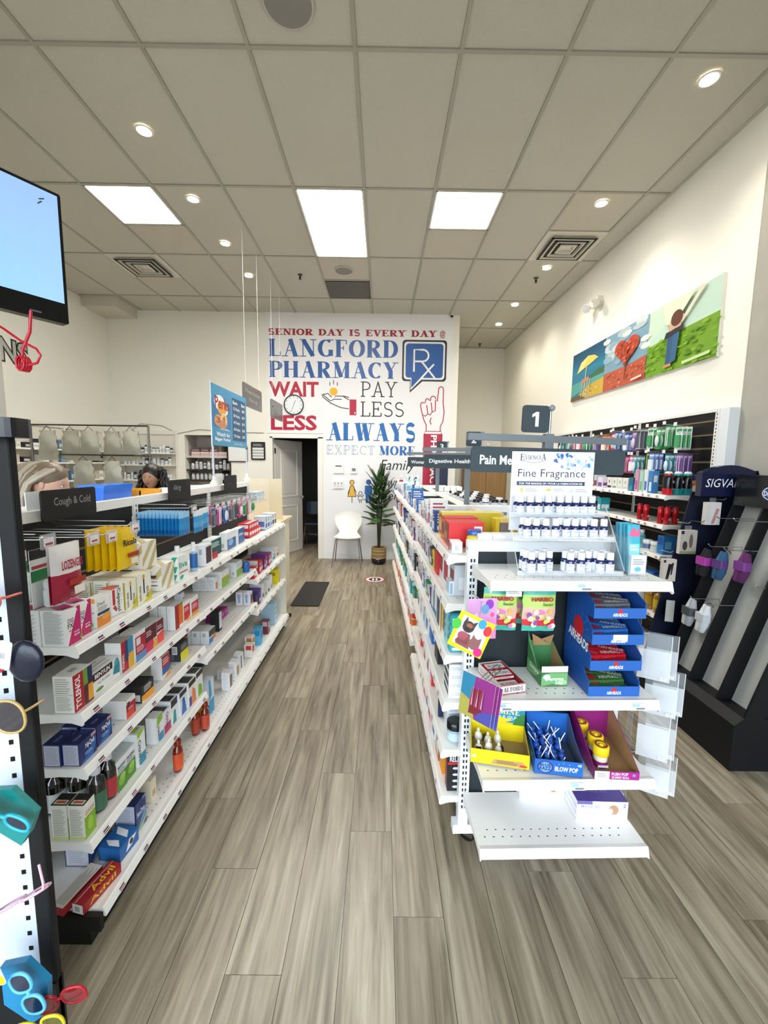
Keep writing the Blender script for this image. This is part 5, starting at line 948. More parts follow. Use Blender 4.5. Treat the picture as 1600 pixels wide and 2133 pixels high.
dup(cb, RW(-.215, -.1, 1.187), RZ, 'bright candy bag, middle one partly hidden behind others'); dup(cb, RW(-.29, -.155, 1.185), RZ-.05, 'bright candy bag farthest left under the top end shelf')
carton('price_card', 'white price card hanging before the candy bags', 'card', RW(-.225, -.2, 1.165), RZ, .055, .0015, .03, 'e8ecee', 'f=.1,.3,.9,.7:aaa:2')
# greeting cards hung at the left
def card(name, lab, P4, spec_cols, th=.003):
    pass
def hung_card(lab, px, z0, w_, h, rz, tilt, y, draw, cat='card'):
    p = atY(px[0], px[1], y); t = thing('greeting_card', lab, cat, p, rz); m_ = MB(); m_.T = Matrix.Rotation(tilt, 4, 'Y'); m_.box(0, 0, -h, w_, .002, 0, 'f4f2ee'); e_ = [0]
    def P(pts, c): e_[0] += 1; m_.poly([(u*w_, -.0003-.0001*e_[0], -h+v*h) for u, v in pts], c)
    draw(P); m_.build('card_body', t); MB().tube([(w_/2, -.004, -.012), (w_/2, .13, -.01)], .0018, 'd4d4d4', 5).build('peg_hook', t); return t
def pets(P):
    P([(0, 0), (1, 0), (1, 1), (0, 1)], 'f0dc10'); P([(.1, .12), (.92, .06), (.9, .88), (.12, .92)], 'e8e8ee')
    P(circ(.36, .66, .17, .16), '3a3236'); P([(.18, .7), (.24, .92), (.32, .74)], '4a3a38'); P([(.42, .78), (.56, .88), (.52, .66)], '4a3a38'); P(circ(.38, .7, .09, .06), '9c5c44'); P(circ(.36, .6, .08, .05), '26242a')
    P([(.15, .2), (.3, .5), (.5, .48), (.6, .1), (.2, .12)], '8c4c4c'); P(circ(.3, .38, .14, .12), 'a8545c'); P(circ(.68, .3, .16, .16), '8a5a58'); P([(.55, .36), (.58, .54), (.68, .44)], '8a5a58'); P([(.72, .44), (.82, .52), (.84, .34)], '8a5a58')
    for i in range(8): P([(.2+.04*i, .2), (.215+.04*i, .2), (.2+.045*i, .42)], '5a2c34')
    P(circ(.02, .62, .13, .15), '4cb83c'); P(circ(.68, .88, .11, .13), '3c9cd8'); P(circ(.88, .76, .11, .14), 'd8343c'); P(circ(.86, .14, .12, .12), 'e0247c')
def pinkc(P):
    P([(0, 0), (1, 0), (1, 1), (0, 1)], 'e88cc4'); P([(0, .6), (1, .5), (1, 1), (0, 1)], 'd8a0d0'); P(circ(.75, .86, .14, .12), '8c3cb0'); P(circ(.6, .74, .14, .12), '6a9cc8'); P(circ(.85, .6, .07, .06), 'e85c8c'); P(circ(.7, .4, .1, .09), 'f07cb0'); P(circ(.9, .3, .08, .08), 'f0a040'); P(circ(.3, .6, .05, .05), 'f8c8dc')
def blurc(P):
    P([(0, 0), (1, 0), (1, 1), (0, 1)], '8c2c7c'); P([(0, .4), (.35, .3), (.4, 1), (0, 1)], '2c7c9c'); P([(0, 0), (.5, 0), (.35, .4), (0, .5)], 'a8a04c'); P([(.3, .1), (.7, .15), (.65, .75), (.35, .7)], '7a2430'); P([(.5, 0), (1, 0), (1, .35), (.6, .2)], '4c4c9c')
    for i in range(9): P([(.3+.05*i, .3+.02*(i % 3)), (.33+.05*i, .3), (.32+.05*i, .8)], ['c83c5c', 'e0b0c0', '5c2c60'][i % 3])
hung_card('pink greeting card with balloons behind the pet card', (975, 1248), 0, .105, .145, RZ+.1, .0, 1.385, pinkc)
hung_card('yellow bordered greeting card with dog and kitten photo', (962, 1270), 0, .112, .125, RZ-.3, .35, 1.28, pets)
for i in range(3): hung_card('colourful blurred birthday card, '+['front', 'second', 'third'][i]+' of the lower stack', (966+7*i, 1396+4*i), 0, .115, .15, RZ-.72, .1, 1.30+.008*i, blurc)
# ---- third end shelf
gy, W, a, rz = tray('gum_box', 'open yellow gum nugget box with header card', E3, (980, 1590), (1102, 1608), .15, .055, .062, .07, 'ecd414', '9c8460', 'f^.35,.1,.95,.1,.9,.5,.4,.45:b8925c;f=.45,.18,.85,.42:6a5030:3;fo.9,.2,.07,.1:c8402c;fo.06,.5,.04,.1:fff')
hd = MB().prism([(0, .05), (W, .05), (W, .13), (W*.8, .15), (W*.6, .138), (W*.3, .155), (.01, .14)], .152, 'e0c018', 'paper', 'y', .15)
decals(hd, W, .1, .15, 'f^.0,.55,1,.5,1,.9,.1,.95:2c8cb0;f$.05,.74,.9,.9:f4e8a0:GOLD MINE;f@.3,.62,.9,.7:d8f0f4:BUBBLE GUM;f^.1,.4,.6,.5,.8,.6,.3,.7:e8cc20;f^.75,.35,1,.3,1,.8,.85,.7:3c7a3c', (0, .1495, 0)); hd.build('header_card', gy)
for i in range(6):
    loc = place(gy, W, a, rz, .028+.036*(i % 3), .04+.055*(i//3), E3+.0055+.006+.012*(i % 2)); s_ = MB().ball((0, 0, .022), (.016, .014), 'e0dcc8', 8, 'bag', .022).lathe([(.003, .04), (.007, .05), (.002, .058)], 'd4ccb0', 8, mat='bag'); decals(s_, .02, .03, .03, 'f#0,0,1,1:3a342c', (-.01, -.0155, .012)) if i % 2 == 0 else None
    tag(s_.build('gum_sack', None, loc, rz+i), 'little cloth gum sack, '+ORD[i]+' in the yellow box', 'sack', 'gum sacks in the yellow box')
bp, W, a, rz = tray('lollipop_box', 'open blue lollipop box tilted over the shelf edge', E3, (1113, 1613), (1213, 1624), .19, .055, .078, .12, '1e62b4', '5a6474', 'fo.22,.5,.17,.42:2c2c74;fo.22,.5,.14,.36:6a9cdc;f@.1,.55,.34,.75:14184c:BLUE;f@.1,.3,.34,.52:14184c:RAZZ;f@.42,.3,.9,.62:f6f6fa:BLOW POP;fo.6,.85,.01,.04:9ce;fo.72,.8,.01,.04:9ce;fo.5,.78,.01,.04:9ce;f@.88,.72,.97,.9:bdf:48;l@.2,.4,.8,.8:cde:CHARMS;l#0,.9,1,1:123c80')
lid = MB().poly([(0, .19, .115), (W, .19, .115), (W*1.02, .13, .15), (-.002, .13, .15)], '3f5c8c', 'film').build('lid', bp)
lp = None; k = 0
for i in range(4):
    for j in range(5):
        lb = 'blue wrapped lollipop, %s across in %s row of the box' % (ORD[i], ORD[j]); loc = place(bp, W, a, rz, .022+.026*i+.004*(j % 2), .03+.03*j, E3+.0055+.02+.006*((i+j) % 3)+.006*j)
        if lp is None:
            lp = thing('lollipop', lb, 'candy', loc, 0, 'lollipops in the blue box'); MB().ball((0, 0, 0), .0145, '1c4fae', 8, 'bag').lathe([(.003, .012), (.009, .022)], '3c6cc0', 6, mat='bag').build('wrapped_head', lp); MB().tube([(0, 0, .01), (.028, .012, .05)], .0018, 'f4f4f8', 5, 'gloss').build('stick', lp)
        else: dup(lp, loc, R.uniform(0, 6.28), lb)
pb, W, a, rz = tray('candy_tray', 'long purple candy tray with kraft inside', E3, (1238, 1625), (1331, 1629), .23, .03, .1, .15, '8a1a6c', 'a8865a', 'f#.35,.05,1,.95:a82484;f@.38,.5,.75,.85:f8f0f4:PUSH POP;f@.38,.12,.78,.42:f8d8ec:GUMMY ROLL;fo.88,.6,.04,.2:8c7cd8;f#0,.0,.33,1:ece8e8;f=.05,.2,.28,.8:999:3')
def gj(lb, x, y, g):
    t = thing('candy_jar', lb, 'jar', place(pb, W, a, rz, x, y, E3+.0055+.003), rz, g)
    MB().lathe([(.022, 0), (.0235, .003), (.0235, .055)], ['d8d4c4', 'd8d4c4', 'd8d4c4'], 16, mat='gloss').build('jar_body', t); s_ = MB().lathe([(.0238, .005), (.0238, .03)], '7a1a5c', 16, mat='paper', cap=False); s_.box(-.018, -.0245, .012, .018, -.0235, .02, 'f0e4ec'); s_.build('label', t)
    MB().lathe([(.026, .05), (.0275, .052), (.0275, .08), (.025, .084), (.014, .084), (.012, .08)], 'ecc81c', 20, mat='gloss').ball((.0, .0, .078), .01, 'ecc81c', 8).lathe([(.021, .0845), (.0155, .0848)], '8c2430', 20, mat='paper', cap=False).build('lid', t); return t
gj('yellow lidded candy jar at the front of purple tray', .045, .06, 'yellow lidded candy jars'); gj('yellow lidded candy jar, middle one in purple tray', .052, .118, 'yellow lidded candy jars'); gj('yellow lidded candy jar standing at back left of purple tray', .03, .195, 'yellow lidded candy jars')
# ---- lowest end shelf: mask boxes
mk = 'f@.08,.62,.45,.8:8a94b0:%s;f=.08,.25,.4,.45:b4bccc:3;fo.72,.55,.1,.28:b88a68;fo.66,.48,.05,.16:dfe4ea;f^.6,.1,.85,.1,.8,.32,.66,.32:dde4f0;f@.9,.7,.96,.88:6a6c9c:2;f#0,.84,.3,1:6c5ca4'
M1, W, H, a, rz = Ebox(E4, (1200, 1707), (1306, 1710), 1669, .12, 'f0f0f6', mk % 'MASQUES'+';l#0,.3,1,.33:b8b8c8;l#0,.64,1,.67:b8b8c8;t@.2,.35,.7,.5:8a7cc0:MASQUES;t=.3,.6,.6,.75:9c90cc:2', 'mask_box', 'purple topped white face mask box at front right', topc='5c4c98')
Ebox(E4, (1082, 1663), (1176, 1662), 1626, .05, 'f0f0f6', mk % 'FACE MASK', 'mask_box', 'white face mask box at the back under the candy shelf', topc='5c4c98')
# clear brochure holders cascading at the right
for i, (px, py, hh) in enumerate(((1332, 1315, .17), (1345, 1390, .17), (1330, 1470, .19), (1330, 1560, .16))):
    for j in range(2):
        p = atY(px+2+j*16, py, 1.455+.06*j); t = thing('brochure_holder', 'clear hanging sleeve at right, %s row, %s' % (ORD[i], ['outer', 'inner'][j]), 'sleeve', p, RZ-.55)
        MB().box(0, 0, -hh, .1, .0015, 0, 'eaf0f4', 'clear').box(0, -.004, -hh, .1, -.003, -hh*.35, 'f2f6f8', 'film').box(0, -.004, -hh, .1, .0015, -hh+.003, 'ffffff', 'film').box(.097, -.004, -hh, .1, .0015, 0, 'ffffff', 'film').build('sleeve', t)
        q_ = Matrix.Rotation(-(RZ-.55), 4, 'Z') @ (RW(.316, -.105, p.z-.01)-p); MB().tube([(0.002, .001, -.006), tuple(q_)], .0015, 'f4f8fa', 4, 'film').build('clip', t)
        m_ = MB(); decals(m_, .1, .002, hh, 'f|.7,.03,.92,.1:99a', (0, -.006, -hh)); m_.build('tag', t)
MB_ = MB().box(-.0015, 0, 0, .0015, .03, .9, 'e8eef2', 'clear'); tag(MB_.build('clear_strip', None, RW(.315, -.12, .33), RZ), 'clear vertical strip carrying the hanging sleeves', 'strip')
# ------------------------------------------------------------------ goods on the carts
def Rbox(z, A, B, top, W, base, spec, name, label, side=None, topc=None, dz=0, mat='paper'):
    a = atZ(*A, z); b = atZ(*B, z); D = max(.02, (b-a).to_2d().length); H = atY(A[0], top, a.y).z-z
    p = (a.x-W*math.sin(RZ), a.y+W*math.cos(RZ), z+S_+dz)
    return carton(name, label, name.split('_')[-1], p, -PI/2+RZ, W, D, H, base, spec, side, topc, None, mat)
r1, r2, r3, r4, r5, r6 = RS[0]
LR = 'r=.15,.1,.9,.9:c0c4c8:6;'
Rbox(r1, (941, 1153), (961, 1152), 1130, .07, 'f1f2f2', 'f#0,0,.3,1:8a3a3c;f#.4,.2,.9,.8:c8888a;r|.25,.2,.7,.75:777', 'medicine_box', 'white box with bar code at near corner of top cart shelf')
def rx(x, y, z): return RW(x, y, z)
def cb(lab, x, y, z, W, D, H, base, spec, name='medicine_box', side=None, topc=None):     # x,y local to the carts: front far corner; front faces the left aisle
    return carton(name, lab, name.split('_')[-1], RW(x, y+W, z+S_), -PI/2+RZ, W, D, H, base, spec, side, topc)
cb('red carton with biscuit picture on the top cart shelf', -.36, .17, r1, .12, .15, .105, 'd8282c', 'f#.1,.1,.9,.9:7a3020;fo.4,.4,.2,.2:c88850;r|.72,.4,.95,.85:555;r#.0,.0,1,.15:b01820')
cb('second red carton behind the biscuit one', -.355, .3, r1, .1, .15, .11, 'c83430', 'f#.1,.1,.9,.9:e07c2c;fo.5,.5,.3,.3:5c2818', 'medicine_box')
cb('yellow topped carton on the top cart shelf', -.35, .41, r1, .1, .3, .12, 'dcc83c', 'f#.1,.1,.9,.9:a83c28;fo.5,.5,.3,.3:e8c070', topc='e4d88c')
cb('yellow box with dark brown panel near the spine', -.12, .3, r1, .08, .09, .105, 'e4cc2c', 'r#.2,.05,.75,.85:4a1c18;ro.85,.4,.08,.1:f0ece0')
t = bottle('vitamin_jar', 'yellow jar with blue lid before the red carton', RW(-.265, .115, r1+S_), .03, .085, 'e0b820', '2c5ca8', .85, .22, 'f0d030', (.15, .7), rz=0)
for i in range(4): cb('white carton with bar code, %s from the left behind end rail' % ORD[i], -.262+.06*i, .06, r1, .055, .058, .075, 'f2f3f3', 'r|.25,.15,.75,.75:8a8a8a' if i < 9 else '')
# slanted small tag holders and more, filled row by row
CP_ = [('f0f0ee', 'b02838', 'white and red'), ('eef0f2', '2c5ca4', 'white and blue'), ('f2f2ee', '2c9c98', 'white and teal'), ('1f3f84', 'e8e8ec', 'navy'), ('2a6cb4', 'f0f0f0', 'blue'), ('2aa0a8', 'e8f4f4', 'teal'), ('e8d424', '3a3a3a', 'yellow'), ('d83434', 'f4e4e4', 'red'),
       ('2c8c5c', 'e4f0e8', 'green'), ('e87c28', 'fdf0e0', 'orange'), ('e8e4ee', '7a4c9c', 'white and violet'), ('c8ccd0', '8a3840', 'silver'), ('1c1c1e', 'd8d8d8', 'black'), ('f4f0e6', 'c8903c', 'cream and gold'), ('bfe0ea', '2c7ca8', 'pale blue'), ('e4a4b4', 'a02848', 'pink')]
SN = ['top', 'second', 'third', 'fourth', 'fifth', 'lowest']; CNM = ['nearest', 'middle', 'farthest']
tmpl = {}
def fill(c_, row, y0, y1, seed, dens=1.0, pal=None, hmax=.16, side_=-1, wr_=(.045, .09), n0=0, dp=(.06, .12)):
    rr = random.Random(seed); y = y0; z = RS[c_][row]; n = n0
    while y < y1-.04:
        W = rr.uniform(*wr_); 
        if y+W > y1: break
        if rr.random() < dens:
            pi_ = rr.choice(pal or range(len(CP_))); H = min(hmax, rr.uniform(.07, .16)); D = rr.uniform(*dp); key = (pi_, round(W, 2), round(H, 2)); c1, c2, nm_ = CP_[pi_]
            loc = RW(side_*(-1)*-.365 if side_ < 0 else .365, c_*CP+y+(W if side_ < 0 else 0), z+S_)
            lb = '%s box, %s along %s shelf, %s cart' % (nm_, ORD[n] if n < 20 else 'far', SN[row] if not (c_ and row == 4) else 'lowest', CNM[c_]) + ('' if side_ < 0 else ', right face')
            if rr.random() < .22 and c_ > 0 or (pi_ in (14, 15) and rr.random() < .5):
                r_ = min(W/2, .035); cc = RW(-.365+r_+.01 if side_ < 0 else .365-r_-.01, c_*CP+y+W/2, z+S_); o = MB().lathe([(r_*.9, 0), (r_, .004), (r_, H*.7), (r_*.6, H*.8), (r_*.6, H*.82)], c1, 12).lathe([(r_*.68, H*.8), (r_*.66, H)], c2, 12).lathe([(r_+.0005, H*.12), (r_+.0005, H*.5)], [c2], 12, mat='paper', cap=False).build('bottle', None, cc, 0); tag(o, lb.replace(' box', ' bottle'), 'bottle')
            else: carton('medicine_box', lb, 'box', loc, -PI/2+RZ if side_ < 0 else PI/2+RZ, W, D, H, c1, 'f#.08,.12,.92,.5:%s;f=.1,.6,.9,.85:%s:2;%s#.15,.1,.9,.3:%s;%s=.15,.4,.9,.9:%s:4' % (c2, c2, 'r', c2, 'r', c2), None, 'f0f0ee' if nm_.startswith('white') else None)
            n += 1
        y += W+rr.uniform(.004, .02)+(0 if dens > .8 else rr.uniform(0, .06))
    return n
fill(0, 0, .56, 1.3, 11, pal=[0, 2, 1, 10, 14, 15, 0, 3])
fill(1, 0, .04, 1.3, 12, pal=[1, 14, 3, 0, 10, 4]); fill(2, 0, .04, 1.04, 13, pal=[14, 1, 0, 10])
# second shelf, nearest cart
Rbox(r2, (935, 1241), (953, 1240), 1212, .07, 'dfe8ee', 'f#.1,.1,.9,.9:b8ccd8;r#.1,.1,.4,.9:9ab8cc;r#.5,.2,.9,.8:eef2f6', 'glossy_box', 'pale shiny box at near corner of second cart shelf')
cb('tall silver and white box on second cart shelf', -.345, .1, r2, .1, .1, .13, 'c9ced2', 'f#.1,.2,.9,.8:8a3840;r#.2,.2,.9,.6:dfe4e8'); cb('white box with red front on second cart shelf', -.35, .22, r2, .1, .13, .15, 'ecedee', 'f#0,.1,1,.9:b82c38;r=.2,.2,.9,.8:ccc:4')
cb('grey box with crimson patch on second cart shelf', -.355, .33, r2, .08, .12, .13, 'd8dadc', 'f#0,.3,1,.9:a02c3c'); cb('red box with bar code sticker on second cart shelf', -.365, .43, r2, .09, .11, .11, 'd8282c', 'r|.35,.1,.9,.6:444;f#.1,.1,.9,.9:b8202c')
fill(0, 1, .55, 1.3, 21, pal=[0, 11, 7, 1, 12, 6, 4], n0=4)
# third shelf: teal stack etc.
o = None
for i in range(4):
    lb = 'teal carton, %s of the four stacked at near end' % ['lowest', 'second lowest', 'third', 'topmost'][i]
    loc = RW(-.368, .035+.13+.006*(i % 2), r3+S_+.0405*i)
    if o is None: o = carton('teal_carton', lb, 'carton', loc, -PI/2+RZ, .13, .1, .04, '2c9cac', 'f^0,0,.6,0,.9,1,.3,1:8cd0d4;r#.1,.15,.5,.45:e4f4f4;r#.0,.8,1,1:1c7c94;r#.3,.5,.95,.75:9cd8dc', group='stack of teal cartons on the nearest cart')
    else: dup(o, loc, label=lb)
cb('white and yellow box behind the teal stack', -.368, .165, r3, .07, .1, .155, 'ecebe0', 'f#0,.2,.5,1:e8d020;f#.5,.2,1,.8:7c5c9c', topc='c8c8c0'); cb('yellow topped box with dark stripe', -.368, .245, r3, .06, .1, .165, 'e8d424', 'f#.2,0,.7,.9:f0ece0;f#.7,0,1,1:5a2c28')
cb('navy box with yellow edge on third cart shelf', -.368, .315, r3, .07, .1, .165, '1c3478', 'f#0,0,.2,1:e8d020;f#.3,.2,.9,.8:27509c'); cb('blue and teal box on third cart shelf', -.365, .395, r3, .09, .1, .17, '1e7c98', 'r@.2,.5,.9,.7:dff:SA;f#.1,.2,.9,.8:e8f0f0'); cb('navy and white box on third cart shelf', -.365, .495, r3, .1, .1, .18, '20509c', 'r#.15,.1,.6,.35:f0f2f4;r#.15,.5,.6,.75:f0f2f4;f#.1,.1,.9,.9:e8ecf0')
fill(0, 2, .62, 1.3, 31, pal=[4, 6, 1, 3, 8, 0], n0=6)
for i in range(4):
    lb = 'white carton, %s of the four stacked on fourth cart shelf' % ['lowest', 'second lowest', 'third', 'topmost'][i]; loc = RW(-.366, .035+.12, r4+S_+.037*i)
    if i == 0: o = carton('white_carton', lb, 'carton', loc, -PI/2+RZ, .12, .1, .0365, 'eef2f4', 'r=.1,.3,.6,.7:c4ccd4:2;f#.1,.2,.9,.8:3a3c40', group='stack of white cartons on the nearest cart')
    else: dup(o, loc, label=lb)
cb('black box with white label on fourth cart shelf', -.365, .33, r4, .1, .09, .11, '1c1c20', 'r#.35,.1,.85,.85:e8ecf0;f#.1,.1,.9,.9:2c2c30'); cb('blue and white box stacked pair on fourth cart shelf', -.36, .56, r4, .1, .12, .13, '1f6cb8', 'r#.1,.1,.6,.45:e8f0f6;r#.1,.55,.6,.9:e8f0f6;f#.1,.1,.9,.9:2c7cc8')
fill(0, 3, .7, 1.3, 41, pal=[14, 1, 4, 2, 0], n0=8, dens=.85)
t = bottle('jar', 'pale blue jar with large black lid on the fifth cart shelf', RW(-.325, .075, r5+S_), .034, .085, 'a9c4d0', '141416', .92, .35, 'c4d8e0', (.1, .5), rz=0, cat='jar')
cb('white box behind the black lidded jar', -.35, .13, r5, .06, .08, .15, 'e2eaee', 'r=.1,.2,.9,.8:bcc8d0:5'); o = MB().bev(-.012, -.012, 0, .012, .012, .12, .006, '1c2c50', 'gloss').build('navy_tube', None, RW(-.36, .24, r5+S_)); tag(o, 'dark navy tube standing on the fifth cart shelf', 'tube')
fill(0, 4, .5, 1.3, 51, pal=[9, 7, 0, 11], n0=6, dens=.55)
cb('tall black support box with red stripe on lowest cart shelf', -.36, .03, r6, .05, .07, .168, '17171a', 'r#0,.72,1,.78:c8242c;r@.12,.8,.9,.95:e8e8ec:RELIEF;ro.5,.62,.2,.035:d8dce0;ro.5,.45,.2,.035:d8dce0;ro.5,.28,.2,.035:d8dce0;ro.5,.12,.2,.035:d8dce0;f#.1,.1,.9,.9:8a2c34', 'support_box')
cb('amber orange box on the lowest cart shelf', -.366, .13, r6, .06, .07, .17, 'e89420', 'f#.1,.1,.9,.9:e8a030;r#.2,.2,.8,.8:f0b040', 'support_box'); cb('brown box behind the amber one, lowest cart shelf', -.368, .21, r6, .09, .07, .16, 'a85c3c', 'f#.1,.1,.9,.9:e4d8d0')
fill(0, 5, .36, 1.3, 61, pal=[9, 15, 1, 13, 7], n0=7, dens=.6)
for c_ in (1, 2):
    for row in range(1, 5): fill(c_, row, .035, 1.3, 100*c_+row, pal=[[1, 14, 3, 7, 0], [6, 12, 2, 1], [5, 8, 2, 14], [15, 9, 12, 7, 10]][row-1], dens=.95)
# shelf danglers
for i, (px, py, y) in enumerate(((826, 1022, 5.6), (836, 1036, 5.2), (830, 1155, 5.6), (843, 1242, 4.6))):
    p = atY(px, py, y); o = MB().box(-.05, 0, -.03, .05, .002, .03, ['3c5cb0', 'f0f0f2', '3c5cb0', '3c5cb0'][i]).poly([(-.04, -.0006, -.01), (.04, -.0006, -.01), (.04, -.0006, .01), (-.04, -.0006, .01)], ['d8e0f4', 'c8283c', 'd8e0f4', 'd8e0f4'][i]).build('shelf_talker', None, p, 0)
    o.rotation_euler = (0, -.7, 0); tag(o, 'small tilted price flag on right row, '+['blue, topmost', 'white and red', 'blue, halfway down', 'blue, lowest'][i], 'tag')
# top right decks: white supplement bottles with black caps
sb_ = None; k = 0
for c_ in (1,):
    for i in range(4):
        for j in range(9):
            lb = 'white supplement bottle with dark cap, row %s, place %s on right top deck' % (ORD[i], ORD[j]); loc = RW(.09+.07*i, c_*CP+.12+.12*j, 1.262+S_)
            if (i+j) % 3 == 1: loc = tuple(loc); pb2 = globals().get('pb2'); pb2 = dup(pb2, loc, None, lb.replace('dark cap', 'white cap')) if pb2 else bottle('supplement_bottle', lb.replace('dark cap', 'white cap'), loc, .03, .1, '2a2c34', 'f2f2f2', .75, .22, 'e4e8ec', (.1, .7), rz=0, group='supplement bottles on the right top decks', n=10); continue
            if sb_ is None: sb_ = bottle('supplement_bottle', lb, loc, .03, .095, 'eceef0', '1c1c1e', .75, .22, 'd8dce4', (.1, .6), rz=0, group='supplement bottles on the right top decks', n=10)
            else: dup(sb_, loc, None, lb)
for i in range(8): carton('white_carton', 'white carton, %s on the far right top deck' % ORD[i], 'carton', RW(.05+.07*(i % 4), 2*CP+.3+.12*(i//4), 1.262+S_), RZ, .06, .08, .1, 'ecefee', 'f#.1,.2,.9,.5:9ab89c')
for i in range(4): bottle('water_bottle', 'tall clear pale blue bottle, %s on far top deck' % ORD[i], RW(-.3+.07*i, 2*CP+1.1, 1.262+S_), .026, .2, 'b4cfe0', 'e8f0f6', .5, .12, 'dce8f2', (.3, .6), rz=0, mat='glass')
# right faces of the carts, seen between end shelves and wall
for row in range(1, 6): fill(0, row, .035, 1.3, 300+row, side_=1, dens=.7)
# ------------------------------------------------------------------ goods on the right wall
def WBx(lab, x, y, z, W, D, H, base, spec, name='toiletry_box'): return carton(name, lab, 'box', (x, y+W, z+S_), -PI/2, W, D, H, base, spec)
w1, w2, w3, w4, w5 = 1.408, 1.185, .955, .74, .5
for i in range(4): WBx('white toiletry carton, %s from the left on upper wall shelf' % ORD[i], 2.112, 3.93-.085*i-.08, w1, .075, .08, .105, 'f0efe8', 'f#.1,.1,.9,.3:%s;fo.5,.65,.2,.15:%s' % (('222', 'c8a0a8'), ('8a9c8c', 'a8c4a8'), ('ccc', 'b8ccc0'), ('ccc', 'e0c0b8'))[i])
WBx('teal blue box after the white toiletry cartons', 2.112, 3.52, w1, .06, .06, .115, '1f6c90', 'f#.2,.1,.8,.4:2c9cb0;r|.2,.1,.7,.5:eee')
for i, (c1, c2, n_) in enumerate((('d8a0bc', 'b85c8c', 'pink'), ('b8dcc8', '7cb494', 'mint'), ('e8eef2', '3c7cc0', 'white and blue'), ('3c84c4', 'e4ecf4', 'blue'))): WBx(n_+' slim upright carton on upper wall shelf', 2.112, 3.45-.06*i, w1, .045, .05, .185-.01*(i % 2), c1, 'f#.2,.1,.8,.5:%s;r#.2,.5,.8,.8:%s' % (c2, c2))
for i, (c1, c2, lb) in enumerate((('c8242c', 'b02028', 'black shave gel can with red foot, front of three'), ('1c8c94', '2aa0a8', 'black shave gel can with teal foot, middle of three'), ('1c8c94', '2aa0a8', 'black shave gel can with teal foot, rearmost of three'))):
    t = thing('shave_gel_can', lb, 'can', (2.13+.072*i, 3.115, w1+S_), .7); MB().lathe([(.032, 0), (.034, .004), (.034, .05)], c1, 16).lathe([(.034, .05), (.034, .125), (.028, .145)], '151517', 16).build('can_body', t); MB().lathe([(.026, .14), (.028, .16), (.018, .175)], [c2, 'eceff0'] , 14).build('cap', t)
    m_ = MB(); m_.text('Gillette', (-.02, -.0348, .09), (1, 0, 0), (0, 0, 1), .04, .022, 'f0f2f4', bold=.04); m_.poly([(-.01, -.0348, .04), (.01, -.0348, .04), (0, -.0348, .06)], 'e8eaec'); m_.build('lettering', t)
def red_deo(lab, x, y, g): 
    t = thing('deodorant', lab, 'deodorant', (x, y, w2+S_), .6, g); MB().lathe([(.026, 0), (.029, .003), (.029, .08)], 'b8141c', 12, sx=1, sy=.65).build('deodorant_body', t); MB().lathe([(.0285, .08), (.0285, .118), (.02, .13)], 'd02430', 12, sx=1, sy=.65).build('cap', t); m_ = MB().box(-.018, -.0195, .03, .018, -.019, .045, 'e8d8d8'); m_.build('label', t)
for i, (x, y) in enumerate(((2.13, 3.42), (2.13, 3.34), (2.14, 3.18), (2.15, 3.12), (2.21, 3.2), (2.22, 3.13))): red_deo('red deodorant stick, %s of the six on second wall shelf' % ORD[i], x, y, 'red deodorants on the right wall')
for i, (x, y) in enumerate(((2.12, 3.5), (2.12, 3.44), (2.12, 3.38))): t = bottle('tube_bottle', 'pale teal tube, %s from the left on third wall shelf' % ORD[i], (x+.02, y, w3+S_), .024, .15, '8cc0c8', 'e8eef0', .6, .15, '4c9cac', (.2, .7), rz=0, cat='bottle')
for i, (x, y, c1) in enumerate(((2.14, 3.3, '2c4c8c'), (2.15, 3.22, 'e8ecea'), (2.29, 3.2, 'e4ece4'))): bottle('cream_jar', 'round cream jar, %s on third wall shelf' % ['navy banded', 'plain white', 'green banded'][i], (x, y, w3+S_), .035, .08, 'eceeea', 'f4f6f4', .9, .3, ['2c4c8c', 'd8e0d8', '4ca05c'][i], (.15, .6), rz=0, cat='jar')
WBx('bright blue toiletry box on third wall shelf', 2.13, 3.1, w3, .07, .1, .14, '2c7cc4', 'f#.1,.5,.9,.9:1c5ca8;r#.1,.3,.6,.7:7cc0e8'); WBx('white cream box behind the blue one', 2.26, 3.07, w3, .07, .08, .12, 'eef2ee', 'r#.0,.0,1,.3:4ca05c')
for i in range(4): WBx('%s package on fourth wall shelf' % ['white skincare', 'grey and white', 'flat blue', 'dark blue'][i], 2.112+(.03 if i > 1 else 0), [3.55, 3.38, 3.2, 3.07][i], w4, .12, .1 if i < 2 else .2, [.14, .1, .05, .04][i], ['e4e8ea', '5c646c', '2068b0', '16407c'][i], 'f#.2,.2,.8,.7:%s;r#.2,.3,.8,.7:%s' % (('aaa', 'ccc', '5ca0dc', '2c68a8')[i], ('aaa', 'ccc', '5ca0dc', '2c68a8')[i]))
for i in range(3): bottle('mouthwash', 'amber mouthwash bottle, %s on the fifth wall shelf' % ORD[i], (2.14, 3.11+.1*i, w5+S_), .036, .19, 'b8862c', '1c1c1c', .4, .12, ['e8c83c', 'c8a030', 'd8d8c8'][i], (.2, .55), rz=0, mat='glass')
NMC = ['white', 'green', 'purple', 'blue', 'red', 'pink', 'teal', 'clear grey', 'orange', 'lime']; HXC = ['e8ecec', '2c9c54', '7a4c94', '2c64b4', 'b8243c', 'd83c8c', '2c8c9c', 'a8acb4', 'e0702c', 'b8cc4c']
pk = {}
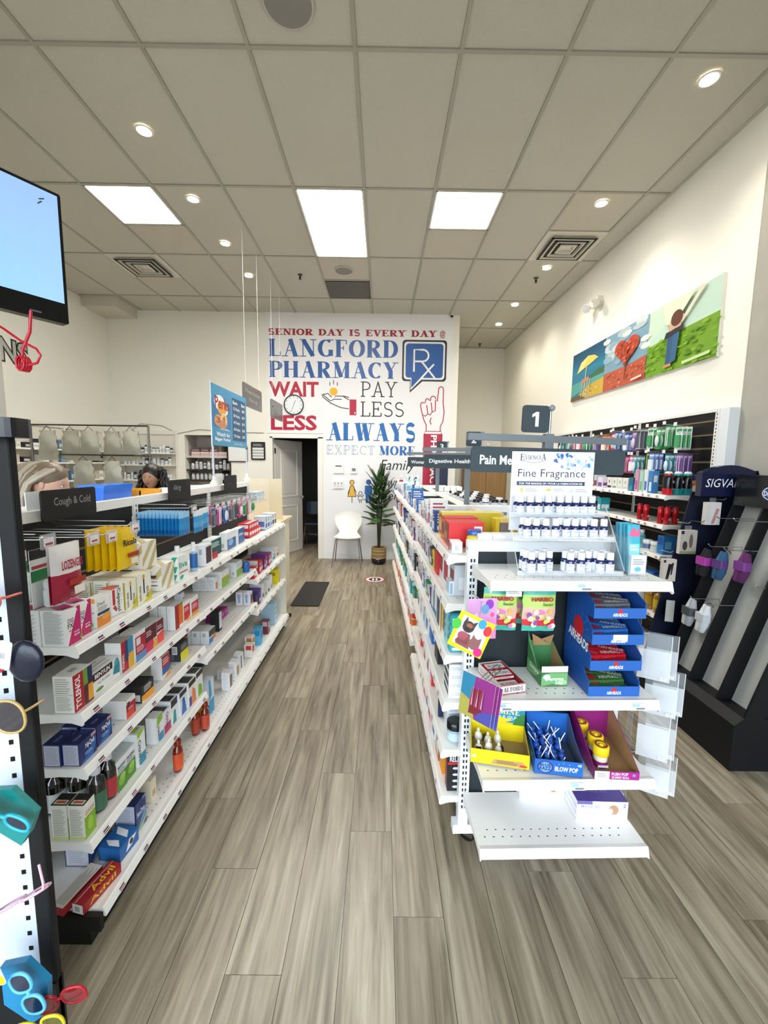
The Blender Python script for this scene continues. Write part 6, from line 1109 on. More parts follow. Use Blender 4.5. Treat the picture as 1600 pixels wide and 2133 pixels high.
def peg_pack(lab, x, y, z, ci, w_=.07, h=.14, group=None, rz=-PI/2, prod=1):
    key = (ci, round(w_, 2), round(h, 2), prod)
    if key in pk: return dup(pk[key], (x, y, z), rz, lab, group)
    t = thing('peg_pack', lab, 'package', (x, y, z), rz, group); c1 = HXC[ci]; c2 = ['3c9c5c', 'e8f0ea', 'd8c8e4', 'e4ecf6', 'f4e0e4', 'f8e4ee', 'dcecf0', '585c68', 'fdf0e0', '3c6c2c'][ci]
    MB().bev(0, 0, -h, w_, .0015, 0, .006, c1, 'paper', 'y').build('backing_card', t); m_ = MB()
    if prod == 1: m_.bev(w_*.14, -.014, -h*.9, w_*.86, -.0005, -h*.35, .008, c2, 'gloss', 'y')
    elif prod == 2:
        for q in (.3, .62): m_.tube([(w_*q, -.006, -h*.93), (w_*q, -.006, -h*.4), (w_*(q+.06), -.008, -h*.1)], .004, c2, 5, 'gloss')
    else: m_.ball((w_/2, -.01, -h*.6), (w_*.36, .012), c2, 8, 'bag', h*.28)
    m_.build('product', t); b_ = MB(); decals(b_, w_, .0015, h, 'f#.1,.8,.9,.92:%s;f=.15,.7,.85,.78:%s:2' % (c2, c2), (0, 0, -h)); b_.build('print', t); pk[key] = t; return t
def peg_hook(parent_loc, rz, ln, parent):
    o = MB().tube([(0, 0, 0), (0, -ln, .004), (0, -ln-.01, .016)], .0022, 'd4d4d4', 5).box(-.018, -ln-.014, .004, .018, -ln-.0125, .03, 'eceeee', 'gloss').build('peg_hook', parent, parent_loc, rz); return o
rr = random.Random(77); ci_seq = [[0, 1, 1, 0, 7, 2, 3, 3, 4, 8, 2, 0, 5, 4, 7, 3, 0, 6], [2, 6, 3, 9, 6, 5, 5, 3, 0, 4, 6, 4, 7, 0, 2, 5, 1, 3], [3, 6, 0, 9, 1, 2, 4, 0, 5, 5, 3, 4, 4, 0, 6, 2, 7, 8]]
rk = random.Random(5); WPX = ['near', 'middle', 'far']
for rw_, (zt, hh) in enumerate(((1.93, .17), (1.72, .15))):
    y = 3.16; n = 0
    while y < 5.7 and n < 18:
        ci = ci_seq[rw_][n]; ww = rr.choice([.06, .075, .09]); ln = rr.uniform(.16, .24); hz = zt+rr.uniform(-.015, .015); hook_x = 2.4
        peg_hook((2.765+3.035-y-ww/2-.0, .32, hz), 0, ln, wf)
        for q in range(3 if y < 4.9 else 2):
            peg_pack('%s pack on %s hook from near end, %s row, %s' % (NMC[ci], ORD[n], ['upper', 'lower'][rw_], ['foremost', 'second', 'third'][q]), 2.08+.32-ln+.022+.035*q, y+ww, hz-.004, ci, ww, hh, 'packs on the right wall hooks', prod=1+(n+rw_) % 3)
        y += ww+rr.uniform(.03, .07); n += 1
t = thing('orange_tub', 'orange zip pouch with navy top on the upper wall shelf', 'pouch', (2.355, 3.16, w1+S_), -.75); MB().prism([(-.035, 0), (.035, 0), (.04, .11), (-.04, .11)], .03, 'e0702c', 'bag', 'y', -.03).box(-.035, -.0315, .03, .035, -.031, .07, 'f4d8c0').build('pouch_body', t); MB().bev(-.045, -.03, .11, .045, .005, .15, .01, '1c2c5c', 'gloss').build('pouch_top', t)
for b_ in (1, 2):
    for si, z in enumerate((w1, w2, w3, w4)):
        y = WS[b_]+.05; n = 0
        while y < WS[b_+1]-.1:
            W = rr.uniform(.05, .09); c1, c2, nm_ = rr.choice(CP_); H = rr.uniform(.08, .15)
            carton('toiletry_box', '%s toiletry box, %s along %s shelf, %s wall bay' % (nm_, ORD[n], SN[si], ['', 'middle', 'far'][b_]), 'box', (2.112, y+W, z+S_), -PI/2, W, .09, H, c1, 'f#.1,.1,.9,.5:%s;r#.1,.2,.9,.5:%s' % (c2, c2)); y += W+rr.uniform(.01, .05); n += 1
# ------------------------------------------------------------------ chairs and plant by the mural
def chair(lab, x, y, rz):
    t = thing('shell_chair', lab, 'chair', (x, y, 0), rz, 'white chairs against the mural')
    V = []; F = []; n, k = 10, 12; prof = [(-.2, .452, .36), (-.17, .445, .42), (-.08, .435, .44), (.04, .43, .42), (.12, .438, .36), (.16, .46, .31), (.175, .5, .28), (.185, .54, .32), (.2, .6, .4), (.215, .68, .44), (.225, .76, .43), (.228, .805, .36), (.23, .825, .26)]
    for (yy, zz, w_) in prof:
        for i in range(n+1): u = i/n*2-1; V.append((u*w_/2, yy-(.02*u*u if zz > .5 else 0), zz+(.018*u*u if zz < .5 else 0)))
    for j in range(len(prof)-1):
        for i in range(n): a = j*(n+1)+i; F.append((a, a+1, a+n+2, a+n+1))
    b = len(V); V2 = [(x_, y_+(.012 if z_ > .5 else 0), z_-(.012 if z_ <= .5 else 0)) for x_, y_, z_ in V]
    rim = [(i) for i in range(n+1)]
    m_ = MB(); m_.add(V, F, 'f4f3ee', 'gloss', True); m_.add(V2, F, 'e9e8e2', 'gloss', True)
    L_ = len(prof); edge = [j*(n+1) for j in range(L_)]; edge2 = [j*(n+1)+n for j in range(L_)]
    for ed_ in (edge, edge2, list(range(n+1)), list(range((L_-1)*(n+1), L_*(n+1)))):
        m_.add([V[i] for i in ed_]+[V2[i] for i in ed_], [(i, i+1, len(ed_)+i+1, len(ed_)+i) for i in range(len(ed_)-1)], 'f0efe9', 'gloss')
    m_.build('seat_shell', t)
    for sx in (-1, 1):
        for (y0, y1) in ((-.15, -.24), (.12, .22)): MB().tube([(sx*.16, y0, .428), (sx*.175, y0, .415), (sx*.225, y1, .0)], .0085, '8d9094', 8).build('leg', t)
    MB().tube([(-.175, -.15, .42), (.175, -.15, .42)], .007, '8d9094', 6).tube([(-.175, .12, .42), (.175, .12, .42)], .007, '8d9094', 6).build('under_frame', t)
    return t
ch = chair('white shell chair with metal legs left of the plant', -.545, 6.56, 0); dup(ch, (.53, 6.56, 0), 0, 'white shell chair half hidden behind the shelf carts, right of plant')
pl = thing('potted_plant', 'tall leafy plant in a black and woven pot by the mural', 'plant', (-.045, 6.62, 0))
MB().lathe([(.09, 0), (.115, .02), (.122, .1), (.12, .1)], '16161a', 20, mat='gloss').lathe([(.121, .1), (.118, .27), (.11, .275), (.108, .25)], '9c8458', 20, mat='cloth', cap=False).lathe([(.108, .25), (.001, .252)], '2a221a', 16, mat='matte', cap=False).build('pot', pl)
wv = MB()
for k in range(9): wv.lathe([(.1205-.0003*k, .108+.018*k), (.1235-.0003*k, .114+.018*k), (.1205-.0003*k, .12+.018*k)], ['b89c68', '8a7248', '6a5838'][k % 3], 20, mat='cloth', cap=False)
wv.build('woven_band', pl)
rp = random.Random(9)
for i in range(7):
    an = i*2.4; dx, dy = .05*math.cos(an), .035*math.sin(an); top = .95+.08*(i % 4)
    MB().tube([(dx*.3, dy*.3, .25), (dx*.5, dy*.5, .55), (dx, dy, top)], [.008, .007, .005], '4a4030', 6, 'leaf').build('stem', pl)
for i in range(46):
    lev = i/45; z0 = .62+.78*lev; an = i*2.4+rp.uniform(-.3, .3); ln = rp.uniform(.2, .29)*(1-.35*lev) ; dr = rp.uniform(.1, .5)*(1-lev) - .45*lev
    if lev < .35: ln *= 1.15
    m_ = MB(); sp = [(ln*q*math.cos(an), ln*q*math.sin(an)*.75, z0+.1*q-ln*dr*q*q*1.2) for q in (0, .25, .5, .75, 1)]; m_.tube(sp, [.004, .0035, .003, .002, .001], '3c5a28', 4, 'leaf')
    g_c = rp.choice(['234c1c', '2c5a22', '1d3e18', '386a28'])
    for q in range(1, 11):
        f_ = q/10; ix = min(3, int(f_*4)); P0 = Vector(sp[ix]).lerp(Vector(sp[ix+1]), f_*4-ix); d = (Vector(sp[ix+1])-Vector(sp[ix])).normalized(); sd = d.cross(Vector((0, 0, 1))).normalized()
        for sg in (-1, 1):
            ll = ln*.5*(1.15-.6*f_); tip = P0+d*ll*.65+sd*sg*ll*.75+Vector((0, 0, -ll*.25)); mid = P0.lerp(tip, .45); wv_ = d.cross(sd).normalized()*0+d*.02
            m_.poly([P0, mid-wv_+Vector((0, 0, .004)), tip, mid+wv_], g_c, 'leaf')
    m_.build('frond', pl)
o = MB().lathe([(.145, 0), (.145, .0008)], 'c8404c', 24, mat='paper').lathe([(.125, .001), (.125, .0012)], 'e8e0dc', 24, mat='paper').lathe([(.085, .0013), (.085, .0015)], '2a2628', 20, mat='paper').build('floor_sticker', None, tuple(atZ(781, 1207, 0)+Vector((0, 0, .0004)))); tag(o, 'round red and white floor sticker in the aisle', 'sticker')
mm = MB(); mm.poly([(-.035, -.06, .0018), (-.01, -.06, .0018), (-.01, .06, .0018), (-.04, .04, .0018)], 'e8e4e0').poly([(.01, -.06, .0018), (.035, -.06, .0018), (.04, .04, .0018), (.01, .06, .0018)], 'e8e4e0'); mm.build('footprints', o)
o = MB().bev(-1.02, 4.55, .0005, -.72+.02, 5.5, .012, .02, '2a2826', 'cloth').build('door_mat'); tag(o, 'dark grey floor mat beside the cream service desk', 'mat')
t = thing('stool', 'dark chair barely visible in the unlit back room', 'chair', (-1.28, 8.0, 0)); MB().bev(-.22, -.2, .44, .22, .2, .47, .05, '2c3844', 'gloss').build('seat', t); MB().bev(-.2, .18, .6, .2, .21, .85, .05, '3c4c5c', 'gloss', 'y').build('backrest', t)
for sx in (-1, 1):
    for sy in (-1, 1): MB().tube([(sx*.17, sy*.15, .44), (sx*.22, sy*.2, 0)], .012, '6a5a48', 6, 'matte').build('leg', t)
# recess: wooden cabinet and navy banner
t = thing('wood_cabinet', 'light oak cabinet in the recess behind the aisle signs', 'cabinet', (1.66, 8.35, 0)); MB().box(0, 0, 0, .8, .45, 1.72, 'a8824e', 'wood').build('body', t)
for k in range(2): MB().box(.01+.395*k, -.018, .05, .395+.395*k, 0, 1.7, 'b48c56', 'wood').build('cabinet_door', t)
t = thing('banner_stand', 'narrow navy banner stand beside the pointing hand', 'banner', (.9, 6.5, 0)); MB().box(-.11, -.012, .06, .11, -.006, 1.64, '1a2344', 'paper').build('banner', t); MB().box(-.14, -.06, 0, .14, .06, .06, '8a8c90', 'metal').build('base', t); MB().tube([(0, .01, .05), (0, 0, 1.64)], .006, '8a8c90', 6).build('pole', t)
# ------------------------------------------------------------------ pharmacy shelving behind the counter
def wall_unit(name, lab, x, y, rz, bays, bw, shelves, z0=.9, z1=2.09, D=.25, back=True, col='ece6da'):
    t = thing(name, lab, 'shelving', (x, y, 0), rz)
    for k in range(bays+1): MB().box(k*bw-.02, -.035, 0, k*bw+.02, 0, z1, col, 'white').build('upright', t); s_ = MB()
    MB().box(0, -.008, 0, bays*bw, -.002, z1, 'e6e0d4', 'white').build('back_panel', t); MB().box(0, -.03, z1-.06, bays*bw, -.01, z1, col, 'white').build('top_rail', t); MB().box(0, -.03, z1-.33, bays*bw, -.02, z1-.31, col, 'white').build('top_rail', t)
    for z in shelves:
        for k in range(bays): MB().box(k*bw+.01, -D, z-.02, (k+1)*bw-.01, -.008, z, 'f2efe8', 'white').build('shelf', t)
    return t
wall_unit('pharmacy_shelving', 'cream pharmacy wall shelving along the left wall', XL, 4.4, PI/2, 3, .8, (1.1, 1.33, 1.57, 1.74)) .location = (XL+.004, 4.25, 0)
bw_ = wall_unit('pharmacy_shelving', 'white pharmacy shelving on the back wall with medicine bottles', -4.25, YB-.002, 0, 2, .44, (1.3, 1.54, 1.73))
nw_ = thing('niche_shelf', 'shelf board inside the wall niche behind the banner', 'shelf', (0, 0, 0)); MB().box(NX0+.001, YB+.02, 1.66, NX1-.001, YB+.44, 1.69, 'd8cfc4', 'white').box(NX0+.001, YB+.02, 1.45, NX1-.001, YB+.44, 1.47, '2a2624', 'white').build('board', nw_)
rq = random.Random(21); ph = {}
def pbottle(lab, x, y, z, r, h, c1, c2, g):
    key = (c1, c2, round(r, 3), round(h, 2))
    if key in ph: return dup(ph[key], (x, y, z), None, lab, g)
    o = MB().lathe([(r*.95, 0), (r, .003), (r, h*.72), (r*.75, h*.8)], c1, 10).lathe([(r*.85, h*.8), (r*.83, h)], c2, 10).lathe([(r+.001, h*.15), (r+.001, h*.6)], 'c8ccd0', 10, mat='paper', cap=False).build('medicine_bottle', None, (x, y, z)); tag(o, lab, 'bottle', g); ph[key] = o; return o
SNm = ['lowest', 'middle', 'upper']
for si, z in enumerate((1.3, 1.54, 1.73)):
    x = -4.2; n = 0
    while x < -3.42 and n < 20:
        r = rq.choice([.022, .028, .034]); c1, c2 = rq.choice([('ecece8', 'f4f4f0'), ('f0f0ee', '222a30'), ('e8e8e4', '1c2428'), ('b8bc3c', 'c8cc5c') if si == 1 and x < -4.0 else ('f0f0ee', 'e8e8e4'), ('2c4448', '1c1c1c')])
        pbottle('medicine bottle, %s from left on the %s back wall shelf' % (ORD[n], SNm[si]), x+r, YB-.12, z+S_, r, rq.choice([.08, .1, .12]), c1, c2, 'bottles on the back wall shelving'); x += 2*r+.006; n += 1
for si, z in enumerate((1.1, 1.33, 1.57, 1.74)):
    n = 0; y = 4.5
    while y < 6.75 and n < 18:
        W = rq.uniform(.05, .12); c1 = rq.choice(['e8e4dc', 'dcd8d0', '2a2c34', 'c8b89c', '4c7c9c', 'f0eee8', 'a83838' if si == 3 else 'e4e0d8']); 
        if rq.random() < .8: carton('stock_box', '%s stock box, %s along the left wall, %s shelf' % ({'2a2c34': 'dark', 'c8b89c': 'tan', '4c7c9c': 'blue', 'a83838': 'red'}.get(c1, 'pale'), ORD[n], ['lowest', 'second', 'third', 'top'][si]), 'box', (XL+.22, y, z+S_), PI/2, W, .15, rq.uniform(.06, .14), c1, 'f#.1,.2,.9,.6:c4c0b8')
        y += W+rq.uniform(.02, .07); n += 1
for i in range(8):
    carton('stock_box', '%s box on the niche shelf, %s from left' % ('pink and white' if i < 5 else 'brown', ORD[i]), 'box', (NX0+.06+.15*(i % 5), YB+.1, 1.69+S_+(.075 if i > 4 else 0)), 0, .14, .2, .07, 'e0c8c4' if i < 5 else '5a4a44', 'f#.1,.2,.9,.4:c89c9c')
for i in range(10): pbottle('bottle on the lower niche shelf, %s from left' % ORD[i], NX0+.07+.066*i, YB+.12, 1.47+S_, .028, .1+.03*(i % 3), ['e8e8e4', 'd8a8b0', 'e8e8e4', '3c4448'][i % 4], ['f0f0ee', 'f0f0ee', '222222', 'e8e8e8'][i % 4], 'bottles on the niche shelf')
for i in range(9): pbottle('bottle in the niche bottom row, %s from left' % ORD[i], NX0+.08+.07*i, YB+.1, 1.3+S_, .028, .1, 'd8d4cc', 'c8c4bc', 'bottles in the niche bottom row')
MB().box(NX0+.001, YB+.01, 1.27, NX1-.001, YB+.44, 1.3, '2a2624', 'white').build('board', nw_)
for (x0, z0, x1, z1, lab, c_) in ((-2.56, 1.6, -2.22, 1.86, 'black framed white certificate half behind the banner', 'eceeec'), (-2.16, 1.64, -1.93, 1.93, 'black framed notice with white lines beside the door', '26282a')):
    t = thing('framed_notice', lab, 'frame', (x0, YB-.001, z0)); W, H = x1-x0, z1-z0; MB().bev(0, -.02, 0, W, 0, H, .012, '1c1c1e', 'gloss', 'y').build('frame', t); m_ = MB(); decals(m_, W, .02, H, 'f#.08,.06,.92,.94:%s' % c_ + ('' if c_ != '26282a' else ';f#.1,.08,.9,.2:dcdcd8;f#.1,.23,.9,.36:dcdcd8;f#.1,.39,.9,.52:dcdcd8;f#.1,.55,.9,.68:dcdcd8;f=.15,.75,.85,.9:aaa:3'), (0, -.021, 0)); m_.build('sheet', t)
# prescription bags hung in a row
bgp = None
for i in range(7):
    loc = (-3.4+.21*i if i < 5 else -2.9+.3*(i-5), 4.3+.03*(i % 2)-(.25 if i > 4 else 0), 1.9 if i < 5 else 1.6); lb = 'clear plastic bag of papers, %s in the hanging row' % ORD[i]
    if bgp is None:
        bgp = thing('plastic_bag', lb, 'bag', loc, 0, 'clear bags hanging behind the counter'); V = []; F = []; n = 8
        for j in range(n+1):
            for q in range(n+1): u = q/n; v = j/n; V.append(((u-.5)*.2*(1-.25*v*v)+.008*math.sin(j*3+q), -.05*math.sin(PI*u)*math.sin(PI*min(1, (1-v)*1.1+.05))+.006*math.sin(q*5+j*2), -.3+v*.3))
        for j in range(n):
            for q in range(n): F.append((j*(n+1)+q, j*(n+1)+q+1, (j+1)*(n+1)+q+1, (j+1)*(n+1)+q))
        MB().add(V, F, 'b8b6a4', 'baggy', True).add([(x_, .01-y_*.3, z_) for x_, y_, z_ in V], F, 'aeaa98', 'baggy', True).build('pouch', bgp); MB().box(-.08, -.012, -.2, .03, -.008, -.05, 'dcdad0', 'paper').build('sheet', bgp); MB().tube([(-.04, 0, 0), (0, 0, .045), (.04, 0, 0)], .003, '33312e', 5).build('hanger', bgp)
    else: dup(bgp, loc, .1*(i % 3-1), lb)
t = thing('bag_rail', 'metal rail carrying the hanging clear bags', 'rail', (0, 0, 0)); MB().tube([(-3.57, 4.31, 1.955), (-2.38, 4.31, 1.955)], .008, '55534e', 6).tube([(-3.57, 4.31, 1.955), (-3.57, 4.31, 0)], .01, '77746c', 6).tube([(-2.38, 4.31, 1.955), (-2.38, 4.31, 0)], .01, '77746c', 6).tube([(-3.1, 4.07, 1.655), (-2.4, 4.07, 1.655)], .008, '55534e', 6).tube([(-2.4, 4.07, 1.655), (-2.38, 4.31, 1.655)], .008, '55534e', 6).build('rail', t)
# cable along the back wall
o = MB().tube([(-4.38, YB-.01, 2.0), (-4.25, YB-.01, 1.98), (-3.95, YB-.01, 2.2), (-3.6, YB-.01, 2.17), (-3.35, YB-.01, 2.05), (-3.0, YB-.01, 2.12), (-2.4, YB-.01, 2.08), (-1.95, YB-.01, 2.08)], .006, 'b8b4a8', 5, 'gloss').build('wall_cable'); tag(o, 'thin cable looping along the back wall above the shelves', 'cable')
# wall letters on the left wall
o = MB().text('NS', (XL+.001, 4.98, 2.72), (0, 1, 0), (0, 0, 1), .42, .3, '1c1c1e', bold=.08).text('NS', (XL+.0022, 5.0, 2.74), (0, 1, 0), (0, 0, 1), .38, .26, 'b9b9b2', bold=.02).build('wall_letters'); tag(o, 'grey letters NS with black outline on the left wall', 'lettering')
# on the counter
bc = atX(248, 1040, -1.46); 
t = thing('storage_bin', 'bright blue lidded plastic bin on the white counter', 'bin', (-1.54, 2.12, 1.4+S_)); MB().prism([(.01, 0), (.12, 0), (.13, .07), (0, .07)], .24, '1d6fe0', 'gloss', 'y').build('tub', t); MB().bev(-.006, -.006, .07, .136, .246, .083, .01, '2a7cf0', 'gloss').build('lid', t)
t = thing('paper_tray', 'amber yellow tray on the counter before the dark haired woman', 'tray', (-1.42, 2.45, 1.4+S_), PI/2); MB().box(0, 0, 0, .24, .17, .004, 'f0a820', 'gloss').box(0, 0, 0, .24, .006, .035, 'f0a820', 'gloss').box(0, .164, 0, .24, .17, .035, 'f0a820', 'gloss').box(0, 0, 0, .006, .17, .035, 'f0a820', 'gloss').box(.234, 0, 0, .24, .17, .035, 'f0a820', 'gloss').build('tray_body', t); MB().box(.03, .02, .004, .22, .15, .02, 'f2f0ea').build('papers', t)
for i in range(4): o = MB().box(0, 0, 0, .21, .297, .003, ['f4f4f4', 'e8ecf4', 'f6f6f2', 'dfe4ee'][i]).build('paper_sheet', None, (-1.66+.03*i, 2.75+.17*i, 1.4+S_+(.0031*(i % 2))), .2*i); tag(o, 'loose sheet of paper, %s along the counter' % ORD[i], 'paper')
o = carton('paper_card', 'white card standing behind the Cough and Cold sign', 'card', (-1.29, 1.51, 1.4265), PI/2, .2, .004, .068, 'f4f4f2', ''); o = carton('paper_card', 'white card behind the small far sign', 'card', (-1.29, 3.24, 1.4265), PI/2, .14, .004, .09, 'f4f4f2', '')
# ------------------------------------------------------------------ goods hung on the left run
pk2 = {}
def foil(lab, y, x, zt, w_, h, cols, txt, tcol, name='foil_bag', g=None, cat='bag', key=None, puff=.014):
    if key in pk2: return dup(pk2[key], (x, y, zt), PI/2, lab, g)
    t = thing(name, lab, cat, (x, y, zt), PI/2, g); n = 8; V = []; F = []; C = []
    for j in range(n+1):
        for i in range(n+1): u = i/n; v = j/n; V.append(((u)*w_, -puff*(math.sin(PI*u)*math.sin(PI*v))**.5-.003*math.sin(i*2.2+j*1.7)*math.sin(PI*u), -h+v*h))
    for j in range(n):
        for i in range(n): F.append((j*(n+1)+i, j*(n+1)+i+1, (j+1)*(n+1)+i+1, (j+1)*(n+1)+i)); C.append(cols[min(len(cols)-1, int(j/n*len(cols)))])
    m_ = MB(); m_.add(V, F, C, 'bag', True); m_.add([(a_, puff*.4-b_*.2, c_) for a_, b_, c_ in V], F, C, 'bag', True)
    m_.build('pouch', t)
    if txt: MB().text(txt, (w_*.12, -puff-.005, -h*.42), (1, 0, 0), (0, 0, 1), w_*.7, h*.16, tcol, bold=.03).box(w_*.35, -puff-.0045, -h*.72, w_*.9, -puff-.003, -h*.62, 'a83020').box(w_*.5, -puff-.004, -h*.9, w_*.85, -puff-.0025, -h*.76, 'f0e8d8').build('print', t)
    if key: pk2[key] = t
    return t
def lhook(y, z, ln=.3, tagp=True, lx=None):
    o = MB().tube([(0, 0, 0), (0, -ln, .005), (0, -ln-.012, .014)], .0024, 'd8d8d6', 5).tube([(0, 0, .022), (0, -ln+.01, .022)], .0018, 'd8d8d6', 5).bev(-.03, -ln-.03, -.022, .03, -ln-.027, .024, .005, 'e8e8ea', 'film', 'y').build('peg_hook', left, (y-LY0, GB, z))
    MB().box(-.02, -ln-.0315, -.014, .02, -ln-.0305, .012, 'f2eeee').box(-.014, -ln-.0322, -.01, .014, -ln-.0316, -.003, 'b8505c').build('price_tag', o)
lhook(1.275, 1.362, .22); lhook(1.42, 1.345, .26); lhook(1.5, 1.34, .27); lhook(1.62, 1.356, .285)
for i in range(5): foil('yellow herbal sweet bag, %s on its hook' % ['innermost', 'second', 'third', 'fourth', 'front'][i], 1.555+.003*i, -1.115+.026*i, 1.35, .125, .16, ['f2c80e'], 'Ricola', '1c1c1c', g='yellow sweet bags on one hook', key='ric')
foil('large white and red lozenge bag with black haired portrait', 1.222, -.99, 1.355, .125, .18, ['a81c3c', 'a81c3c', 'ece8e4', 'ece8e4', 'ece8e4'], 'LOZENGES', 'b02440', key='hal', puff=.02)
def clam(lab, y, x, z):
    t = thing('blister_pack', lab, 'package', (x, y, z), PI/2, 'white bottle packs at near end'); MB().box(0, 0, -.19, .085, .002, 0, 'e8ebe6').box(0, -.0008, -.1, .085, 0, -.065, '1f7c44').box(.005, -.0012, -.06, .08, -.0004, -.05, 'b04048').box(0, -.001, -.03, .085, 0, 0, '1c1c1c').build('card', t)
    MB().lathe([(.024, -.18), (.028, -.176), (.028, -.13), (.02, -.122)], 'eef2ee', 14, (.042, -.032, 0)).lathe([(.025, -.122), (.025, -.1), (.022, -.098)], 'f6f8f6', 14, (.042, -.032, 0)).box(.025, -.0625, -.17, .06, -.059, -.14, '2c6c50').build('bottle', t); MB().bev(.006, -.064, -.188, .079, 0, -.092, .012, 'e8f0ec', 'clear').build('bubble', t)
clam('clear pack with white bottle, left of two at near end', 1.235, -1.14, 1.355); clam('clear pack with white bottle, right of two at near end', 1.235, -1.06, 1.34)
lhook(2.17, 1.365, .27)
for i in range(12):
    y = 2.2+.004*i; foil('blue foil pack, %s along the second bay hooks' % ORD[i], 2.075, -1.222+.0185*i, 1.355, .12, .12, ['1f80c8', '2c9ce0', '2a94d8', '9cd0f0'], '', 'fff', 'foil_pack', 'blue foil packs on one hook', 'package', 'blu', .008)
for i in range(2): foil('blue foil pack facing the aisle, %s of two' % ['nearer', 'farther'][i], 2.2+.125*i, -1.0-.02*i, 1.35, .115, .12, ['2c94d8', '5cb4e8', '3ca0e0', 'e4eef4'], '', 'fff', 'foil_pack', None, 'package', 'blu2', .01)
rq = random.Random(4)
for i in range(9):
    y = 2.62+.1*i; ln = .2; lhook(y+.035, 1.33, .2)
    for q in range(2):
        ci = [7, 5, 3, 7, 7, 5, 0, 5, 0][i]; peg_pack('%s pack, %s hook of the far left bays, %s' % (NMC[ci], ORD[i], ['front', 'behind'][q]), -1.08-.05*q, y, 1.322, ci, .07, .13, 'small packs on the left run hooks', PI/2, 1+(i % 3))
for i in range(4): o = carton('tissue_box', 'small pale blue box hanging high at the far end, %s' % ORD[i], 'box', (-1.1-.001, 3.66+.06*i, 1.27), PI/2, .055, .08, .075, 'c4d8e0', 'f#.1,.1,.9,.5:e8f0f2')
MB().box(2.41, .15, 1.255, 2.68, GB, 1.268, 'b8ccd4', 'clear').build('clear_tray', left)
# ------------------------------------------------------------------ people behind the counter
for k_, (c_, r_) in dict(coat=('e9e9ea', .85), grey_cloth=('8a8a90', .9), skin2=('b98a6c', .5)).items():
    m_ = bpy.data.materials.new(k_); m_.use_nodes = True; b_ = m_.node_tree.nodes['Principled BSDF']; n_ = m_.node_tree.nodes.new('ShaderNodeTexNoise'); n_.inputs['Scale'].default_value = 60
    cr_ = m_.node_tree.nodes.new('ShaderNodeValToRGB'); q_ = rgb(c_); cr_.color_ramp.elements[0].color = tuple(v*.9 for v in q_[:3])+(1,); cr_.color_ramp.elements[1].color = q_
    m_.node_tree.links.new(n_.outputs['Fac'], cr_.inputs[0]); m_.node_tree.links.new(cr_.outputs[0], b_.inputs['Base Color']); b_.inputs['Roughness'].default_value = r_; M[k_] = m_
def skin_figure(t, joints, edges, radii, mat, name='body'):
    me = bpy.data.meshes.new(name); me.from_pydata(joints, edges, []); me.materials.append(M[mat]); o = obj(name, me, t)
    md = o.modifiers.new('skin', 'SKIN'); sv = me.skin_vertices[0].data
    for i, r in enumerate(radii): sv[i].radius = r if isinstance(r, tuple) else (r, r)
    sv[0].use_root = True; md.use_smooth_shade = True; sb = o.modifiers.new('sub', 'SUBSURF'); sb.levels = sb.render_levels = 2; return o
def head(t, c, rz, tilt, skin, lip, brow, iris):
    """head centred at c (local), face towards -y before turning by rz"""
    H = MB(); H.T = Matrix.Translation(c) @ Matrix.Scale(.87, 4) @ Matrix.Rotation(rz, 4, 'Z') @ Matrix.Rotation(tilt, 4, 'X'); nz, na = 30, 36; V = []; F = []; C = []
    for j in range(nz+1):
        ph_ = -PI/2+PI*j/nz
        for i in range(na):
            th = 2*PI*i/na; dx, dy, dz = math.cos(ph_)*math.sin(th), -math.cos(ph_)*math.cos(th), math.sin(ph_)
            x, y, z = .074*dx, .094*dy, .114*dz
            if z < 0: k = min(1, -z/.114); x *= 1-.38*k*k; y = y*(1-.25*k) if y > 0 else y*(1-.10*k)
            fr_ = max(0, -dy)
            g = lambda u, v, su, sv: math.exp(-((x-u)/su)**2-((z-v)/sv)**2)*fr_
            y -= .024*g(0, -.026, .011, .016)+.012*g(0, -.005, .008, .02)-.007*g(.031, .006, .016, .012)-.007*g(-.031, .006, .016, .012)+.006*g(0, -.055, .02, .008)+.008*g(0, -.088, .018, .014)+.004*g(.04, -.02, .02, .02)+.004*g(-.04, -.02, .02, .02)+.004*g(0, .03, .05, .012)
            V.append((x, y, z))
    for j in range(nz):
        for i in range(na):
            a = j*na+i; F.append((a, j*na+(i+1) % na, (j+1)*na+(i+1) % na, a+na)); v = V[a]; w_ = V[(j+1)*na+(i+1) % na]; x, y, z = [(v[q]+w_[q])/2 for q in range(3)]
            c_ = skin
            C.append(c_)
    H.add(V, F, C, 'skin', True)
    H.ball((0, -.091, -.0535), (.021, .007), lip, 12, 'skin', .0045).ball((0, -.09, -.061), (.017, .007), lip, 12, 'skin', .005)
    for s in (-1, 1):
        H.ball((s*.03, -.079, .006), (.012, .007), 'e8e4e0', 10, 'gloss', .0065); H.ball((s*.03, -.084, .006), (.0052, .004), iris, 8, 'gloss', .0052)
        H.tube([(s*.017, -.084, .010), (s*.03, -.088, .0135), (s*.044, -.08, .010)], .0014, brow, 4, 'hair')
        H.ball((s*.074, .008, -.004), (.009, .017), skin, 8, 'skin', .028)
    o = H.build('head', t); return o
